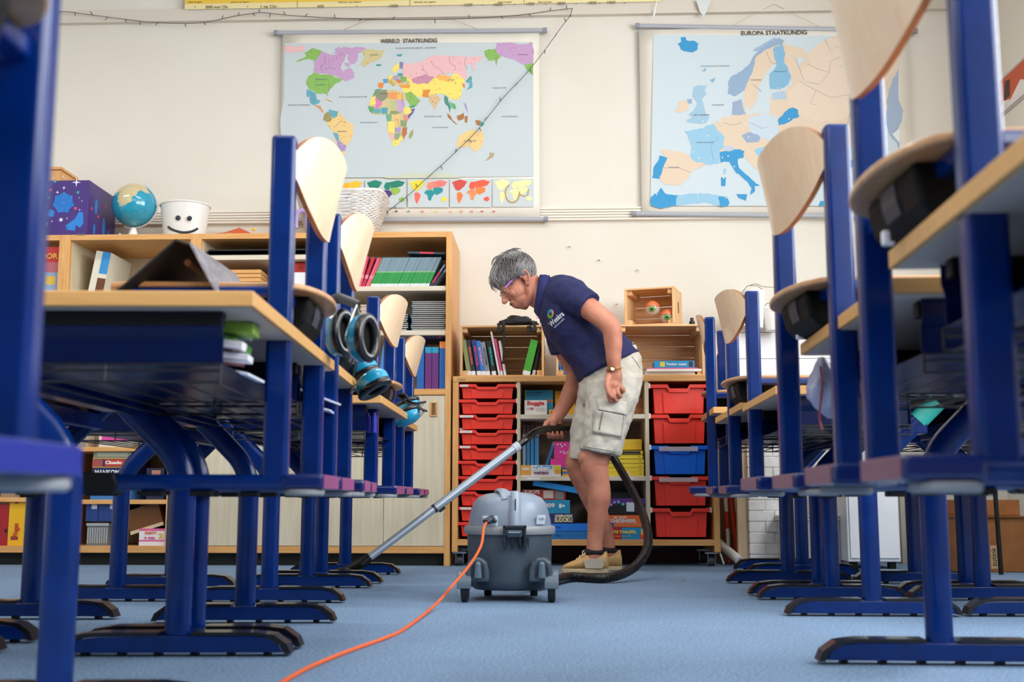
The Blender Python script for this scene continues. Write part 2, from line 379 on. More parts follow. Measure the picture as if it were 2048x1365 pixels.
world_polys = [
 (D_, [(700, 470), (800, 445), (905, 458), (925, 560), (985, 575), (940, 650), (938, 740), (905, 790), (845, 825), (808, 745), (800, 650), (790, 612), (690, 600), (670, 550)]),
 (D_, [(770, 395), (810, 350), (905, 330), (960, 370), (960, 400), (880, 415), (850, 410), (800, 385)]),
 (G_, [(905, 320), (1000, 350), (1110, 365), (1330, 350), (1300, 450), (1240, 505), (1190, 470), (1095, 480), (1040, 495), (960, 460), (920, 465), (885, 415), (960, 400)]),
 (E_, [(375, 605), (465, 590), (520, 645), (570, 690), (560, 760), (520, 830), (480, 930), (455, 850), (440, 740), (390, 680)]),
 (A, [(105, 142), (240, 140), (235, 175), (150, 190), (106, 186)]),
 (B_, [(290, 158), (355, 180), (330, 215), (305, 250), (270, 232), (235, 236), (180, 252), (225, 228), (250, 210), (235, 190)]),
 (C_, [(355, 180), (430, 205), (480, 190), (520, 205), (500, 250), (480, 290), (500, 320), (540, 290), (570, 320), (575, 360), (520, 385), (460, 350), (410, 340), (340, 328), (300, 325), (305, 250), (330, 215)]),
 (C_, [(440, 165), (475, 150), (490, 175), (455, 185)]), (C_, [(505, 258), (540, 262), (548, 285), (520, 280)]), ('#4f9aa8', [(862, 203), (905, 198), (895, 215), (870, 214)]), ('#c9a64a', [(375, 500), (412, 515), (430, 528), (400, 520)]), ('#d8875a', [(1310, 395), (1330, 405), (1330, 430), (1315, 420)]), ('#4f9a8a', [(1335, 385), (1372, 345), (1380, 372), (1350, 395)]), (C_, [(430, 190), (500, 150), (560, 160), (640, 150), (660, 165), (600, 190), (590, 250), (555, 270), (530, 230), (540, 200)]),
 (B_, [(300, 326), (410, 340), (450, 360), (500, 365), (460, 395), (425, 425), (392, 460), (396, 488), (380, 470), (320, 468), (268, 440), (248, 400), (262, 350)]),
 (H_, [(252, 440), (310, 465), (322, 510), (345, 515), (335, 535), (300, 548), (272, 525), (268, 480), (252, 495)]),
 (J_, [(305, 548), (345, 552), (365, 598), (350, 592), (330, 565)]),
 (D_, [(700, 165), (780, 172), (765, 215), (700, 250), (640, 288), (622, 270), (650, 220), (622, 180)]),
 ('#3f9a8e', [(722, 270), (760, 268), (752, 282), (728, 280)]),
 ('#9c9460', [(375, 605), (410, 590), (428, 650), (395, 665), (362, 650)]),
 (H_, [(400, 575), (465, 590), (460, 625), (430, 640), (412, 610)]),
 (E_, [(430, 640), (462, 620), (500, 640), (520, 660), (572, 690), (565, 760), (525, 820), (500, 800), (470, 745), (420, 700), (395, 680)]),
 (I_, [(450, 780), (485, 795), (520, 825), (515, 860), (480, 870), (500, 900), (505, 950), (480, 940), (458, 880)]),
 (G_, [(446, 860), (462, 900), (490, 960), (520, 985), (470, 960), (450, 900)]),
 (H_, [(430, 735), (462, 740), (475, 790), (452, 785)]),
 (A, [(910, 260), (960, 268), (1040, 250), (1100, 215), (1190, 205), (1300, 215), (1450, 208), (1440, 240), (1400, 260), (1405, 310), (1380, 310), (1375, 260), (1330, 290), (1345, 350), (1330, 375), (1280, 330), (1180, 330), (1110, 360), (1060, 335), (1000, 355), (960, 370), (925, 350), (905, 320)]),
 ('#c88da8', [(965, 370), (1005, 355), (1060, 335), (1120, 360), (1080, 400), (1010, 405), (975, 395)]),
 ('#f0b35e', [(1130, 350), (1200, 340), (1250, 355), (1225, 390), (1160, 378)]),
 (G_, [(1110, 365), (1160, 378), (1225, 390), (1250, 330), (1290, 325), (1320, 350), (1290, 400), (1310, 450), (1290, 510), (1230, 505), (1180, 470), (1130, 470), (1090, 420)]),
 ('#d8b98c', [(1080, 480), (1120, 470), (1170, 500), (1140, 540), (1125, 585), (1100, 540), (1085, 510)]),
 ('#e0883a', [(1045, 445), (1095, 440), (1075, 495), (1040, 490)]),
 (G_, [(950, 420), (1000, 430), (1040, 440), (1040, 492), (1000, 488), (965, 460)]),
 ('#e79a40', [(880, 408), (960, 410), (950, 432), (895, 430)]),
 (B_, [(920, 465), (960, 455), (1000, 495), (1025, 520), (990, 555), (960, 560), (940, 520)]),
 ('#3f9a6e', [(945, 558), (1000, 545), (985, 562), (955, 568)]),
 ('#4a8a7a', [(1190, 480), (1215, 500), (1235, 560), (1225, 600), (1215, 555), (1192, 530)]),
 ('#5fae72', [(1225, 520), (1262, 540), (1272, 575), (1250, 572), (1235, 550)]),
 ('#a8703c', [(1208, 602), (1235, 625), (1285, 680), (1255, 668), (1225, 640)]),
 ('#a8703c', [(1275, 620), (1320, 600), (1322, 640), (1290, 655), (1278, 640)]),
 ('#a8703c', [(1328, 625), (1350, 620), (1345, 668), (1330, 665)]),
 ('#a8703c', [(1400, 650), (1432, 652), (1432, 690), (1410, 680)]),
 ('#4fa08a', [(1434, 655), (1462, 672), (1455, 690), (1434, 688)]),
 (I_, [(1322, 530), (1340, 540), (1352, 600), (1335, 570)]),
 (H_, [(1350, 365), (1378, 378), (1378, 430), (1342, 448), (1362, 410)]),
 (E_, [(1275, 800), (1290, 760), (1350, 725), (1390, 708), (1410, 735), (1440, 712), (1460, 770), (1450, 830), (1400, 868), (1360, 825), (1300, 835), (1273, 838)]),
 ('#b3a27a', [(1500, 870), (1530, 875), (1520, 905), (1465, 930), (1490, 905)]),
 (B_, [(1460, 180), (1535, 165), (1575, 215), (1555, 235), (1548, 288), (1535, 240), (1490, 245), (1470, 215)]),
 (C_, [(1548, 122), (1790, 118), (1795, 262), (1735, 272), (1640, 230), (1575, 215), (1535, 165)]),
 (B_, [(1735, 272), (1795, 262), (1795, 345), (1750, 300)]),
 # europe
 (G_, [(845, 280), (880, 258), (888, 290), (850, 330), (835, 320)]), ('#7a86b0', [(885, 252), (910, 255), (908, 300), (882, 295)]),
 ('#4f9aa8', [(870, 330), (905, 330), (905, 352), (875, 350)]), (I_, [(840, 350), (870, 345), (885, 375), (845, 375)]),
 (G_, [(808, 345), (835, 345), (835, 372), (812, 370)]), ('#5f9ac4', [(768, 370), (805, 368), (805, 395), (780, 398)]),
 ('#e58a3c', [(738, 395), (778, 395), (770, 430), (738, 428)]), ('#d8724f', [(860, 375), (900, 372), (895, 395), (865, 392)]),
 ('#76b06a', [(885, 352), (935, 358), (925, 390), (895, 385)]), ('#c9a64a', [(800, 380), (830, 378), (852, 420), (838, 418)]),
 # africa
 ('#6f9a72', [(720, 440), (765, 435), (720, 480), (700, 492)]), ('#8a8f72', [(745, 450), (800, 440), (805, 490), (760, 525), (720, 485)]),
 ('#e79a5c', [(802, 462), (865, 458), (865, 512), (808, 500)]), ('#ecb964', [(866, 460), (905, 462), (912, 510), (868, 512)]),
 (G_, [(690, 495), (720, 488), (722, 540), (680, 548)]), ('#d880ac', [(722, 490), (768, 535), (740, 570), (712, 572), (722, 540)]),
 (D_, [(770, 530), (810, 505), (825, 545), (790, 562), (765, 555)]), ('#b8c08a', [(825, 515), (862, 515), (860, 580), (825, 570)]),
 ('#c3a6cc', [(862, 515), (915, 512), (920, 560), (900, 605), (868, 585)]), ('#5fa06a', [(668, 555), (712, 560), (705, 605), (680, 590)]),
 (H_, [(705, 575), (755, 570), (758, 602), (715, 605)]), ('#4fa0b4', [(758, 565), (805, 565), (800, 605), (765, 608)]),
 (G_, [(912, 565), (950, 560), (970, 590), (945, 612), (915, 600)]), ('#6f5fa0', [(952, 575), (990, 570), (975, 605), (945, 645), (940, 615), (970, 592)]),
 ('#8f9a6c', [(820, 590), (870, 585), (900, 605), (850, 612), (822, 608)]), ('#e4c27c', [(832, 615), (888, 612), (890, 700), (850, 690), (830, 650)]),
 ('#6faa8c', [(790, 610), (830, 608), (828, 655), (800, 660)]), (G_, [(808, 660), (850, 662), (850, 735), (805, 735)]),
 ('#dc8a80', [(910, 615), (942, 618), (940, 655), (912, 650)]), ('#8a9a74', [(890, 650), (935, 655), (930, 700), (892, 690)]),
 (I_, [(850, 705), (895, 695), (890, 735), (858, 735)]), ('#b86f4a', [(905, 700), (938, 698), (935, 740), (912, 790), (898, 740)]),
 ('#e9b2a4', [(808, 738), (848, 738), (845, 790), (830, 795)]), ('#8aa08a', [(850, 740), (895, 740), (870, 790), (850, 775)]),
 (G_, [(832, 795), (870, 785), (900, 760), (905, 785), (880, 815), (840, 828)]), ('#a0a06a', [(950, 745), (978, 708), (978, 740), (962, 778), (950, 772)]),
 ('#c8ccb8', [(780, 1040), (880, 1025), (960, 1005), (1010, 1015), (1060, 1012), (1200, 1015), (1300, 1032), (1290, 1045), (800, 1048)]),
]
land('printed_lands', world_polys, None, wm, YP - 0.0008, zw)
def dots_in(polys, n, root, Y, conv, m):
    rr = random.Random(3); b = MB(); k = 0
    big = [p for c, p in polys if len(p) > 6 and c != '#c8ccb8']
    while k < n:
        P = rr.choice(big); xs = [q[0] for q in P]; ys = [q[1] for q in P]
        x, y = rr.uniform(min(xs), max(xs)), rr.uniform(min(ys), max(ys)); ins = False
        for i in range(len(P)):
            (x1, y1), (x2, y2) = P[i], P[(i + 1) % len(P)]
            if (y1 > y) != (y2 > y) and x < (x2 - x1) * (y - y1) / (y2 - y1) + x1: ins = not ins
        if not ins: continue
        p = at_y(*conv(x, y), Y); b.prism([(p.x + .0022 * math.cos(a), p.z + .0022 * math.sin(a)) for a in [pi * i / 3 for i in range(6)]], Y - .0004, Y); k += 1
    o = b.build('city_dots', m, root, org=root.location, smooth=0); o['kind'] = 'stuff'
dots_in(world_polys, 150, wm, YP - 0.0030, zw, mat('#c8583c', .6))
def lines(name, segs, root, Y, conv, m, r=0.0007):
    b = MB()
    for s in segs: b.tube([at_y(*conv(x, y), Y) for x, y in s], r, 4)
    o = b.build(name, m, root, org=root.location, smooth=0); o['kind'] = 'stuff'; return o
INK = mat('#3a4a8a', 0.6); GREYINK = mat('#9aa6ac', 0.6)
lines('printed_rivers', [[(370, 210), (380, 250), (345, 290), (360, 320)], [(370, 300), (420, 290), (450, 305)], [(1040, 275), (1045, 300), (1075, 330)], [(1100, 250), (1120, 280), (1170, 310), (1185, 335)], [(1225, 215), (1228, 260), (1265, 280), (1262, 310)], [(1340, 215), (1325, 260), (1345, 300)], [(905, 470), (900, 520), (915, 560)], [(450, 690), (480, 655), (520, 665)], [(400, 390), (405, 430), (400, 460)], [(850, 650), (870, 640), (880, 690)]], wm, YP - 0.0026, zw, INK, 0.0006)
lines('printed_grid', [[(100, y), (1795, y - 6)] for y in (300, 480, 640, 800, 960)] + [[(x, 130), (x, 1040)] for x in (300, 520, 745, 930, 1130, 1380, 1600)], wm, YP - 0.0006, zw, mat('#c3cccd', 0.7), 0.0004)
def conv_txt(root, s, px, py, Y, size, m, width=None, bold=0.0, name='lettering', **k):
    p = at_y(px, py, Y); return text(s, size, m, root, p, width=width, bold=bold, name=name, **k)
DARK = mat('#4a4642', 0.6)
wpx = lambda n, Y: n / F * Y
conv_txt(wm, 'WERELD  STAATKUNDIG', 818, 82, YP - 0.001, 0.031, DARK, wpx(120, YP), 0.0006, 'printed_title')
for s, x, y, w in (('NOORDELIJKE  IJSZEE', 832, 96, 84), ('ATLANTISCHE', 706, 194, 60), ('OCEAAN', 737, 245, 36), ('GROTE', 999, 176, 28), ('INDISCHE', 866, 233, 36), ('OCEAAN', 880, 255, 34), ('OCEAAN', 1020, 233, 34), ('AUSTRALIE', 940, 282, 26), ('BRAZILIE', 684, 263, 18), ('VERENIGDE', 642, 159, 26), ('STATEN', 640, 170, 18), ('GROENLAND', 748, 110, 18), ('CANADA', 1045, 109, 20), ('ALGERIJE', 768, 187, 16), ('CHINA', 903, 160, 14), ('GROTE OCEAAN', 598, 210, 46)):
    conv_txt(wm, s, x, y, YP - 0.0032, 0.0085, mat('#7c868c', 0.6), wpx(w, YP), 0, 'map_lettering')
# inset maps
def cont(x, y, w, h, fr):   # simplified continents in a unit frame
    shapes = [(0, [(.05, .12), (.25, .02), (.42, .1), (.35, .28), (.22, .45), (.14, .42), (.08, .22)]), (1, [(.17, .52), (.26, .5), (.32, .62), (.28, .78), (.22, .95), (.17, .75)]),
              (2, [(.45, .42), (.58, .4), (.68, .52), (.6, .65), (.56, .82), (.5, .78), (.48, .6), (.4, .52)]), (3, [(.46, .28), (.5, .12), (.62, .1), (.6, .38), (.5, .4)]),
              (4, [(.61, .1), (.8, .03), (.97, .1), (.9, .25), (.78, .3), (.62, .32)]), (5, [(.62, .33), (.78, .31), (.86, .35), (.85, .48), (.76, .56), (.7, .6), (.63, .48)]), (6, [(.82, .72), (.92, .66), (.96, .78), (.9, .86), (.82, .8)])]
    return [(fr[i], [(x + a * w, y + b * h) for a, b in p]) for i, p in shapes]
insets = [(372, 1060, 270, ['#efc22e', '#c86a4a', '#6a4a8a', '#efb02e', '#f0c030', '#e9a52e', '#a05a80']), (648, 1056, 282, ['#178068', '#e58098', '#4f2f78', '#178068', '#178068', '#93bb4e', '#93bb4e']),
          (940, 1054, 280, ['#f0dc3c', '#e86a5a', '#1b8f96', '#e88a70', '#ee7a70', '#1b8f96', '#f0dc3c']), (1228, 1052, 282, ['#cf4b40', '#ee7a3a', '#ef8f5a', '#e85a3a', '#ea5a38', '#f0803c', '#ea5a4a']), (1520, 1050, 280, ['#ece7a8'] * 7)]
for x, y, w, fr in insets:
    land('inset_map', [('#c4ced1', [(x, y), (x + w, y), (x + w, y + 192), (x, y + 192)])] + cont(x, y, w, 180, fr), None, wm, YP, zw, 0.0012)
b = MB()
arc = [at_y(*zw(1690 + 0, 1100), YP - 0.002)]
pts = [zw(1655 + 48 * math.cos(t), 1150 + 62 * math.sin(t)) for t in [(-2.0 - 0.28 * i) for i in range(17)]]
b.tube([at_y(px, py, YP - 0.0025) for px, py in pts], 0.0032, 5)
b.tube([at_y(*zw(x, y), YP - 0.0025) for x, y in ((1700, 1155), (1735, 1170), (1760, 1160), (1765, 1120))], 0.0025, 5)
b.build('printed_arrow', mat('#c9a04a', 0.6), wm, org=wm.location)
b = MB(); ms = []
for i, (x, c) in enumerate(((792, '#e58098'), (862, '#4f2f78'), (946, '#1b8f80'), (1040, '#e86a5a'), (1136, '#ecd44c'), (1235, '#efb090'), (1307, '#ee8a5a'), (1378, '#ea6a48'), (1448, '#b84a40'), (1527, '#d8503c'))):
    m_ = mat(c, 0.6); ms.append(m_); p = at_y(*zw(x, 1273), YP)
    b.box(p.x - 0.006, p.x + 0.006, YP - 0.001, YP, p.z - 0.003, p.z + 0.003, i)
b.build('legend_keys', ms, wm, org=wm.location, smooth=0)['kind'] = 'stuff'
b = MB()                        # thin hanging cord
b.tube([at_y(688, 60, YM), at_y(730, 42, YM), at_y(770, 32, YM), at_y(880, 30, YM), at_y(960, 60, YM)], 0.0012, 5)
b.build('hanging_cord', mat('#b09070', 0.8), wm, org=wm.location)

em, p0, p1, q0, q1 = wall_map('europe_wall_map', 'large blue and beige political map of Europe on cream wall', (1279, 52, 1826, 62), (1272, 428, 1826, 434), None, '', 0)
x0, x1, z0, z1 = rect(1281, 56, 1822, 430, YM)
b = MB(); b.grid(lambda u, v: V((x0 + (x1 - x0) * u, YM + 0.004 * math.sin(2 * u + 4 * v), z0 + (z1 - z0) * v)), 12, 12)
b.build('map_paper', mat('#efe9dc', 0.6, kind='paper', col2='#ebe4d5', scale=0.5), em, org=em.location, solid=0.0008)
land('printed_sea', [('#c7d5db', [(160, 100), (1830, 112), (1842, 1270), (140, 1270)])], None, em, YP, ze)
cb, lb, mb_, gb, be = '#2f93c8', '#93c0da', '#86b8d2', '#93a8c4', '#dcc8b0'
eu = [
 (be, [(495, 1000), (610, 975), (700, 960), (790, 930), (860, 1000), (915, 1060), (960, 1125), (1010, 1080), (1100, 1000), (1210, 960), (1400, 900), (1530, 870), (1700, 800), (1770, 540), (1835, 330), (1830, 125), (1320, 145), (1215, 230), (1150, 330), (1100, 440), (1060, 480), (965, 500), (955, 650), (800, 655), (770, 560), (700, 570), (695, 655), (600, 690), (540, 720), (440, 870), (420, 950)]),
 (be, [(850, 260), (985, 150), (1055, 140), (1075, 240), (1100, 300), (985, 300), (930, 340), (880, 440), (785, 600), (780, 480)]),
 (cb, [(325, 165), (350, 150), (345, 120), (375, 115), (385, 140), (430, 140), (465, 160), (460, 205), (420, 222), (370, 215), (345, 200), (340, 180)]),
 ('#9dbfd4', [(430, 460), (470, 445), (525, 450), (510, 490), (525, 500), (490, 545), (505, 590), (520, 640), (542, 665), (520, 705), (440, 705), (372, 700), (425, 665), (400, 650), (440, 610), (460, 570), (425, 520)]),
 (be, [(330, 560), (380, 545), (400, 575), (400, 615), (350, 630), (302, 628), (325, 600)]), (gb, [(390, 540), (425, 540), (420, 572), (395, 570)]),
 (lb, [(372, 760), (430, 750), (500, 740), (530, 720), (570, 712), (600, 760), (650, 800), (640, 870), (605, 900), (610, 980), (540, 990), (480, 970), (400, 960), (420, 860), (395, 790)]),
 (be, [(210, 890), (290, 895), (400, 920), (430, 960), (495, 1005), (420, 1040), (390, 1090), (330, 1130), (230, 1125), (200, 1090), (225, 1010), (240, 940)]),
 (cb, [(205, 925), (255, 940), (225, 1010), (200, 1085), (152, 1078), (160, 1010), (180, 980)]),
 (be, [(600, 690), (640, 660), (700, 665), (790, 655), (810, 700), (800, 750), (830, 800), (760, 850), (690, 860), (640, 850), (650, 800), (620, 740)]),
 ('#c2d2de', [(805, 670), (900, 650), (1000, 650), (1010, 720), (1020, 780), (950, 830), (890, 800), (830, 790), (810, 720)]),
 (gb, [(760, 790), (820, 765), (890, 800), (880, 830), (800, 840)]), ('#b5c6d8', [(640, 860), (700, 865), (720, 890), (650, 895)]),
 (cb, [(610, 905), (660, 895), (780, 895), (775, 940), (735, 950), (745, 1010), (800, 1060), (835, 1095), (885, 1130), (850, 1135), (855, 1165), (820, 1195), (830, 1150), (780, 1090), (720, 1040), (680, 970), (615, 975)]),
 (cb, [(725, 1190), (800, 1190), (790, 1235), (740, 1215)]), (cb, [(620, 1075), (655, 1075), (650, 1135), (622, 1135)]), (lb, [(638, 1020), (658, 1015), (650, 1055), (638, 1050)]),
 ('#8fa9c4', [(672, 420), (700, 380), (780, 330), (830, 270), (880, 210), (950, 150), (1020, 120), (1050, 140), (1040, 165), (960, 190), (900, 220), (850, 270), (840, 340), (800, 430), (780, 480), (720, 520), (668, 505)]),
 ('#9db4cc', [(840, 210), (900, 170), (980, 120), (1050, 135), (1030, 165), (930, 195)]),
 (be, [(905, 215), (935, 200), (975, 245), (985, 290), (940, 340), (905, 380), (885, 440), (870, 520), (860, 560), (820, 620), (780, 560), (785, 480), (820, 400), (845, 300)]),
 ('#7fb2d0', [(975, 195), (1040, 165), (1060, 230), (1050, 290), (1080, 340), (1100, 390), (1080, 440), (1020, 475), (955, 470), (950, 370), (1000, 310), (985, 260)]),
 (be, [(1060, 170), (1150, 185), (1205, 215), (1200, 255), (1130, 260), (1060, 240)]),
 (be, [(1055, 245), (1130, 262), (1160, 350), (1150, 420), (1110, 440), (1100, 390), (1075, 320)]),
 ('#e0cdb8', [(1215, 230), (1320, 150), (1400, 122), (1830, 125), (1835, 330), (1740, 430), (1760, 530), (1700, 560), (1560, 600), (1500, 640), (1400, 690), (1250, 690), (1150, 620), (1080, 580), (1080, 480), (1160, 420), (1180, 330), (1230, 300)]),
 (be, [(960, 580), (1060, 545), (1080, 580), (1050, 660), (955, 655)]), ('#a9c3d8', [(970, 500), (1060, 485), (1070, 540), (975, 545)]),
 (cb, [(1010, 680), (1065, 620), (1110, 598), (1145, 610), (1155, 660), (1080, 700), (1015, 720)]),
 (gb, [(700, 560), (760, 540), (770, 590), (790, 640), (700, 650), (698, 600)]),
 (be, [(1020, 780), (1150, 720), (1400, 690), (1500, 720), (1530, 860), (1400, 900), (1200, 880), (1060, 880)]),
 ('#8fc4e0', [(850, 890), (900, 870), (1000, 880), (1010, 990), (960, 1080), (910, 1040), (870, 940)]), (be, [(780, 900), (850, 900), (910, 1030), (880, 1030), (790, 950)]),
 (be, [(915, 1060), (950, 1060), (960, 1120), (920, 1130)]), (cb, [(1200, 960), (1530, 955), (1530, 1005), (1420, 1040), (1210, 1040)]), (cb, [(1285, 1270), (1300, 1235), (1330, 1240), (1320, 1272)]),
 (cb, [(140, 1268), (140, 1210), (190, 1180), (215, 1145), (235, 1180), (320, 1195), (315, 1270)]), (lb, [(315, 1270), (325, 1195), (470, 1180), (600, 1195), (615, 1270)]), (cb, [(600, 1270), (605, 1205), (660, 1205), (680, 1245), (670, 1272)]),
 ('#9db0c8', [(1765, 480), (1830, 330), (1840, 900), (1770, 780), (1740, 700)]), ('#dfe6e2', [(1790, 780), (1840, 740), (1840, 840)]), ('#7aa9c8', [(545, 410), (585, 395), (565, 430)]), ('#7aa9c8', [(492, 350), (520, 325), (515, 350)]),
]
land('printed_lands', eu, None, em, YP - 0.0008, ze)
lines('printed_borders', [[(1330, 130), (1370, 215), (1410, 175), (1460, 210), (1475, 300), (1430, 320)], [(1215, 300), (1270, 330), (1360, 360), (1290, 440), (1200, 420)], [(1160, 420), (1250, 470), (1370, 530), (1500, 510)], [(1130, 262), (1160, 340), (1190, 420)], [(930, 215), (960, 290), (1000, 300)], [(1270, 480), (1230, 570), (1270, 580)], [(1480, 720), (1500, 640), (1530, 620)], [(570, 960), (550, 860), (600, 800)], [(230, 1010), (330, 1010), (420, 1040)], [(640, 700), (700, 720), (760, 700)], [(820, 700), (900, 740), (950, 730)], [(1360, 360), (1370, 280), (1440, 250)], [(840, 440), (900, 490)]], em, YP - 0.0026, ze, mat('#8f90ac', 0.6), 0.0008)
b = MB()
for x, y in ((465, 648), (498, 690), (530, 790), (430, 900), (470, 945), (630, 940), (670, 930), (712, 1000), (738, 1055), (182, 1190), (350, 1190), (463, 1185), (895, 495), (1010, 465), (1085, 675), (905, 885), (810, 798), (950, 732), (788, 712), (612, 690), (655, 1215), (640, 1080)):
    p = at_y(*ze(x, y), YP - 0.003); b.ball(p, (0.0035, 0.0008, 0.0035), 8, 4)
b.build('city_dots', mat('#f4efe6', 0.6), em, org=em.location)['kind'] = 'stuff'
conv_txt(em, 'EUROPA STAATKUNDIG', 1548, 66, YP - 0.001, 0.031, DARK, wpx(136, YP), 0.0006, 'printed_title')
for s, x, y, w in (('FRANKRIJK', 1410, 285, 36), ('FINLAND', 1560, 143, 26), ('VERENIGD KONINKRIJK', 1403, 230, 34), ('SPANJE', 1348, 335, 22), ('ATLANTISCHE OCEAAN', 1430, 132, 60), ('NOORDZEE', 1436, 210, 24), ('ZWEDEN', 1512, 160, 22)):
    conv_txt(em, s, x, y, YP - 0.0035, 0.0085, mat('#7c868c', 0.6), wpx(w, YP), 0, 'map_lettering')
b = MB(); b.tube([at_y(1460, 54, YM), at_y(1548, 8, YM), at_y(1640, 54, YM)], 0.001, 5)
b.build('hanging_cord', mat('#c0a890', 0.8), em, org=em.location)

# ------------------------------------------------------------------ timeline banner
x0 = at_y(374, 10, WY).x; x1 = at_y(1320, 0, WY).x; zt = at_y(700, 19, WY).z
bn = thing('timeline_banner', 'long yellow history timeline strip with year numbers above the maps', 'banner', ((x0 + x1) / 2, WY - 0.03, zt))
YB = WY - 0.034
b = MB(); b.box(x0, x1, YB, YB + 0.001, zt, zt + 0.30); b.build('paper_strip', mat('#efdfa6', 0.6), bn, org=bn.location, smooth=0)
za = at_y(700, 8, WY).z
b = MB(); b.box(x0, x1, YB - 0.0012, YB, za, zt + 0.30); b.build('yellow_band', mat('#efc648', 0.6), bn, org=bn.location, smooth=0)
for s, x, y, w in (('3000 voor Chr.', 434, 14, 50), ('1 na Chr.', 538, 13, 36), ('500', 641, 13, 14), ('1000', 787, 12, 18), ('1500', 936, 10, 17), ('1600', 996, 9, 17), ('1700', 1060, 8, 17), ('1800', 1122, 7, 17), ('1900', 1184, 6, 17), ('1950', 1222, 5, 17)):
    conv_txt(bn, s, x, y, YB - 0.002, 0.022, mat('#6f6657', 0.6), wpx(w, YB), 0, 'year_number')
b = MB()
for x, y in ((390, 14), (495, 13), (714, 12), (861, 11), (966, 10), (1030, 9), (1092, 8), (1153, 7), (1200, 6), (1250, 6)):
    b.ball(at_y(x, y, YB - 0.001), (0.003, 0.001, 0.003), 6, 4)
for x in (595, 820, 1048): p = at_y(x, 0, YB); b.box(p.x - 0.0008, p.x + 0.0008, YB - 0.002, YB, zt, zt + 0.3)
b.build('printed_marks', mat('#6f6657', 0.6), bn, org=bn.location)['kind'] = 'stuff'
for x, w in ((390, 30), (480, 40), (700, 50), (850, 46), (1010, 30), (1090, 30)):
    conv_txt(bn, 'tijdvak van jagers', x, 4, YB - 0.002, 0.010, mat('#6f5a2a', 0.6), wpx(w, YB), 0, 'caption')
# two paper flags hanging from the moulding
for (pts, c, lb_) in (([(1314, 0), (1319, -25), (1310, 30), (1305, 36)], '#e9eee9', 'narrow pale paper point hanging at top beside the banner end'), ([(1392, 0), (1422, 0), (1412, 26), (1407, 32), (1400, 24)], '#d6dbd8', 'grey paper pennant hanging at top between the maps')):
    P = [at_y(x, y, WY - 0.05) for x, y in pts]; b = MB()
    b.prism([(p.x, p.z) for p in P], WY - 0.051, WY - 0.05); tag(b.build('paper_pennant', mat(c, 0.6), org=P[0], smooth=0), lb_, 'paper pennant')
# ------------------------------------------------------------------ string of small lights
YS = WY - 0.045
sl = thing('string_lights', 'thin dark string of tiny lights looped along the moulding and slanting across world map', 'string lights', at_y(1145, 17, YS))
pa = [(110, 26), (128, 23), (175, 29), (215, 34), (262, 40), (300, 44), (370, 47), (420, 43), (466, 33), (505, 27), (525, 25), (560, 29), (610, 33), (690, 37), (760, 39), (870, 39), (960, 36), (1040, 30), (1100, 22), (1145, 17)]
pb = [(1145, 17), (1139, 33), (1120, 58), (1090, 100), (1050, 150), (1010, 192), (975, 235), (953, 263), (920, 296), (882, 332), (850, 360), (820, 388), (790, 412), (770, 426), (735, 441), (700, 462)]
def cable(pts, Y, root, name='cable'):
    P = smooth_path([at_y(x, y, Y) for x, y in pts], 4); b = MB(); b.tube(P, 0.0017, 5)
    b.build(name, mat('#3c3c3a', 0.6), root, org=root.location); return P
Pa = cable(pa, YS, sl); Pb = cable(pb, YS - 0.01, sl)
BULB = mat('#4c4c48', 0.4)
for P, st in ((Pa, 2), (Pb, 2)):
    for i in range(3, len(P) - 1, 3):
        d = V((random.uniform(-0.6, 0.9), random.uniform(-.5, .2), random.choice((-1, 1)) * random.uniform(.5, 1))).normalized()
        b = MB(); b.tube([P[i], P[i] + d * 0.012, P[i] + d * 0.022], [0.0022, 0.0024, 0.0010], 6)
        b.build('bulb', BULB, sl, org=sl.location)
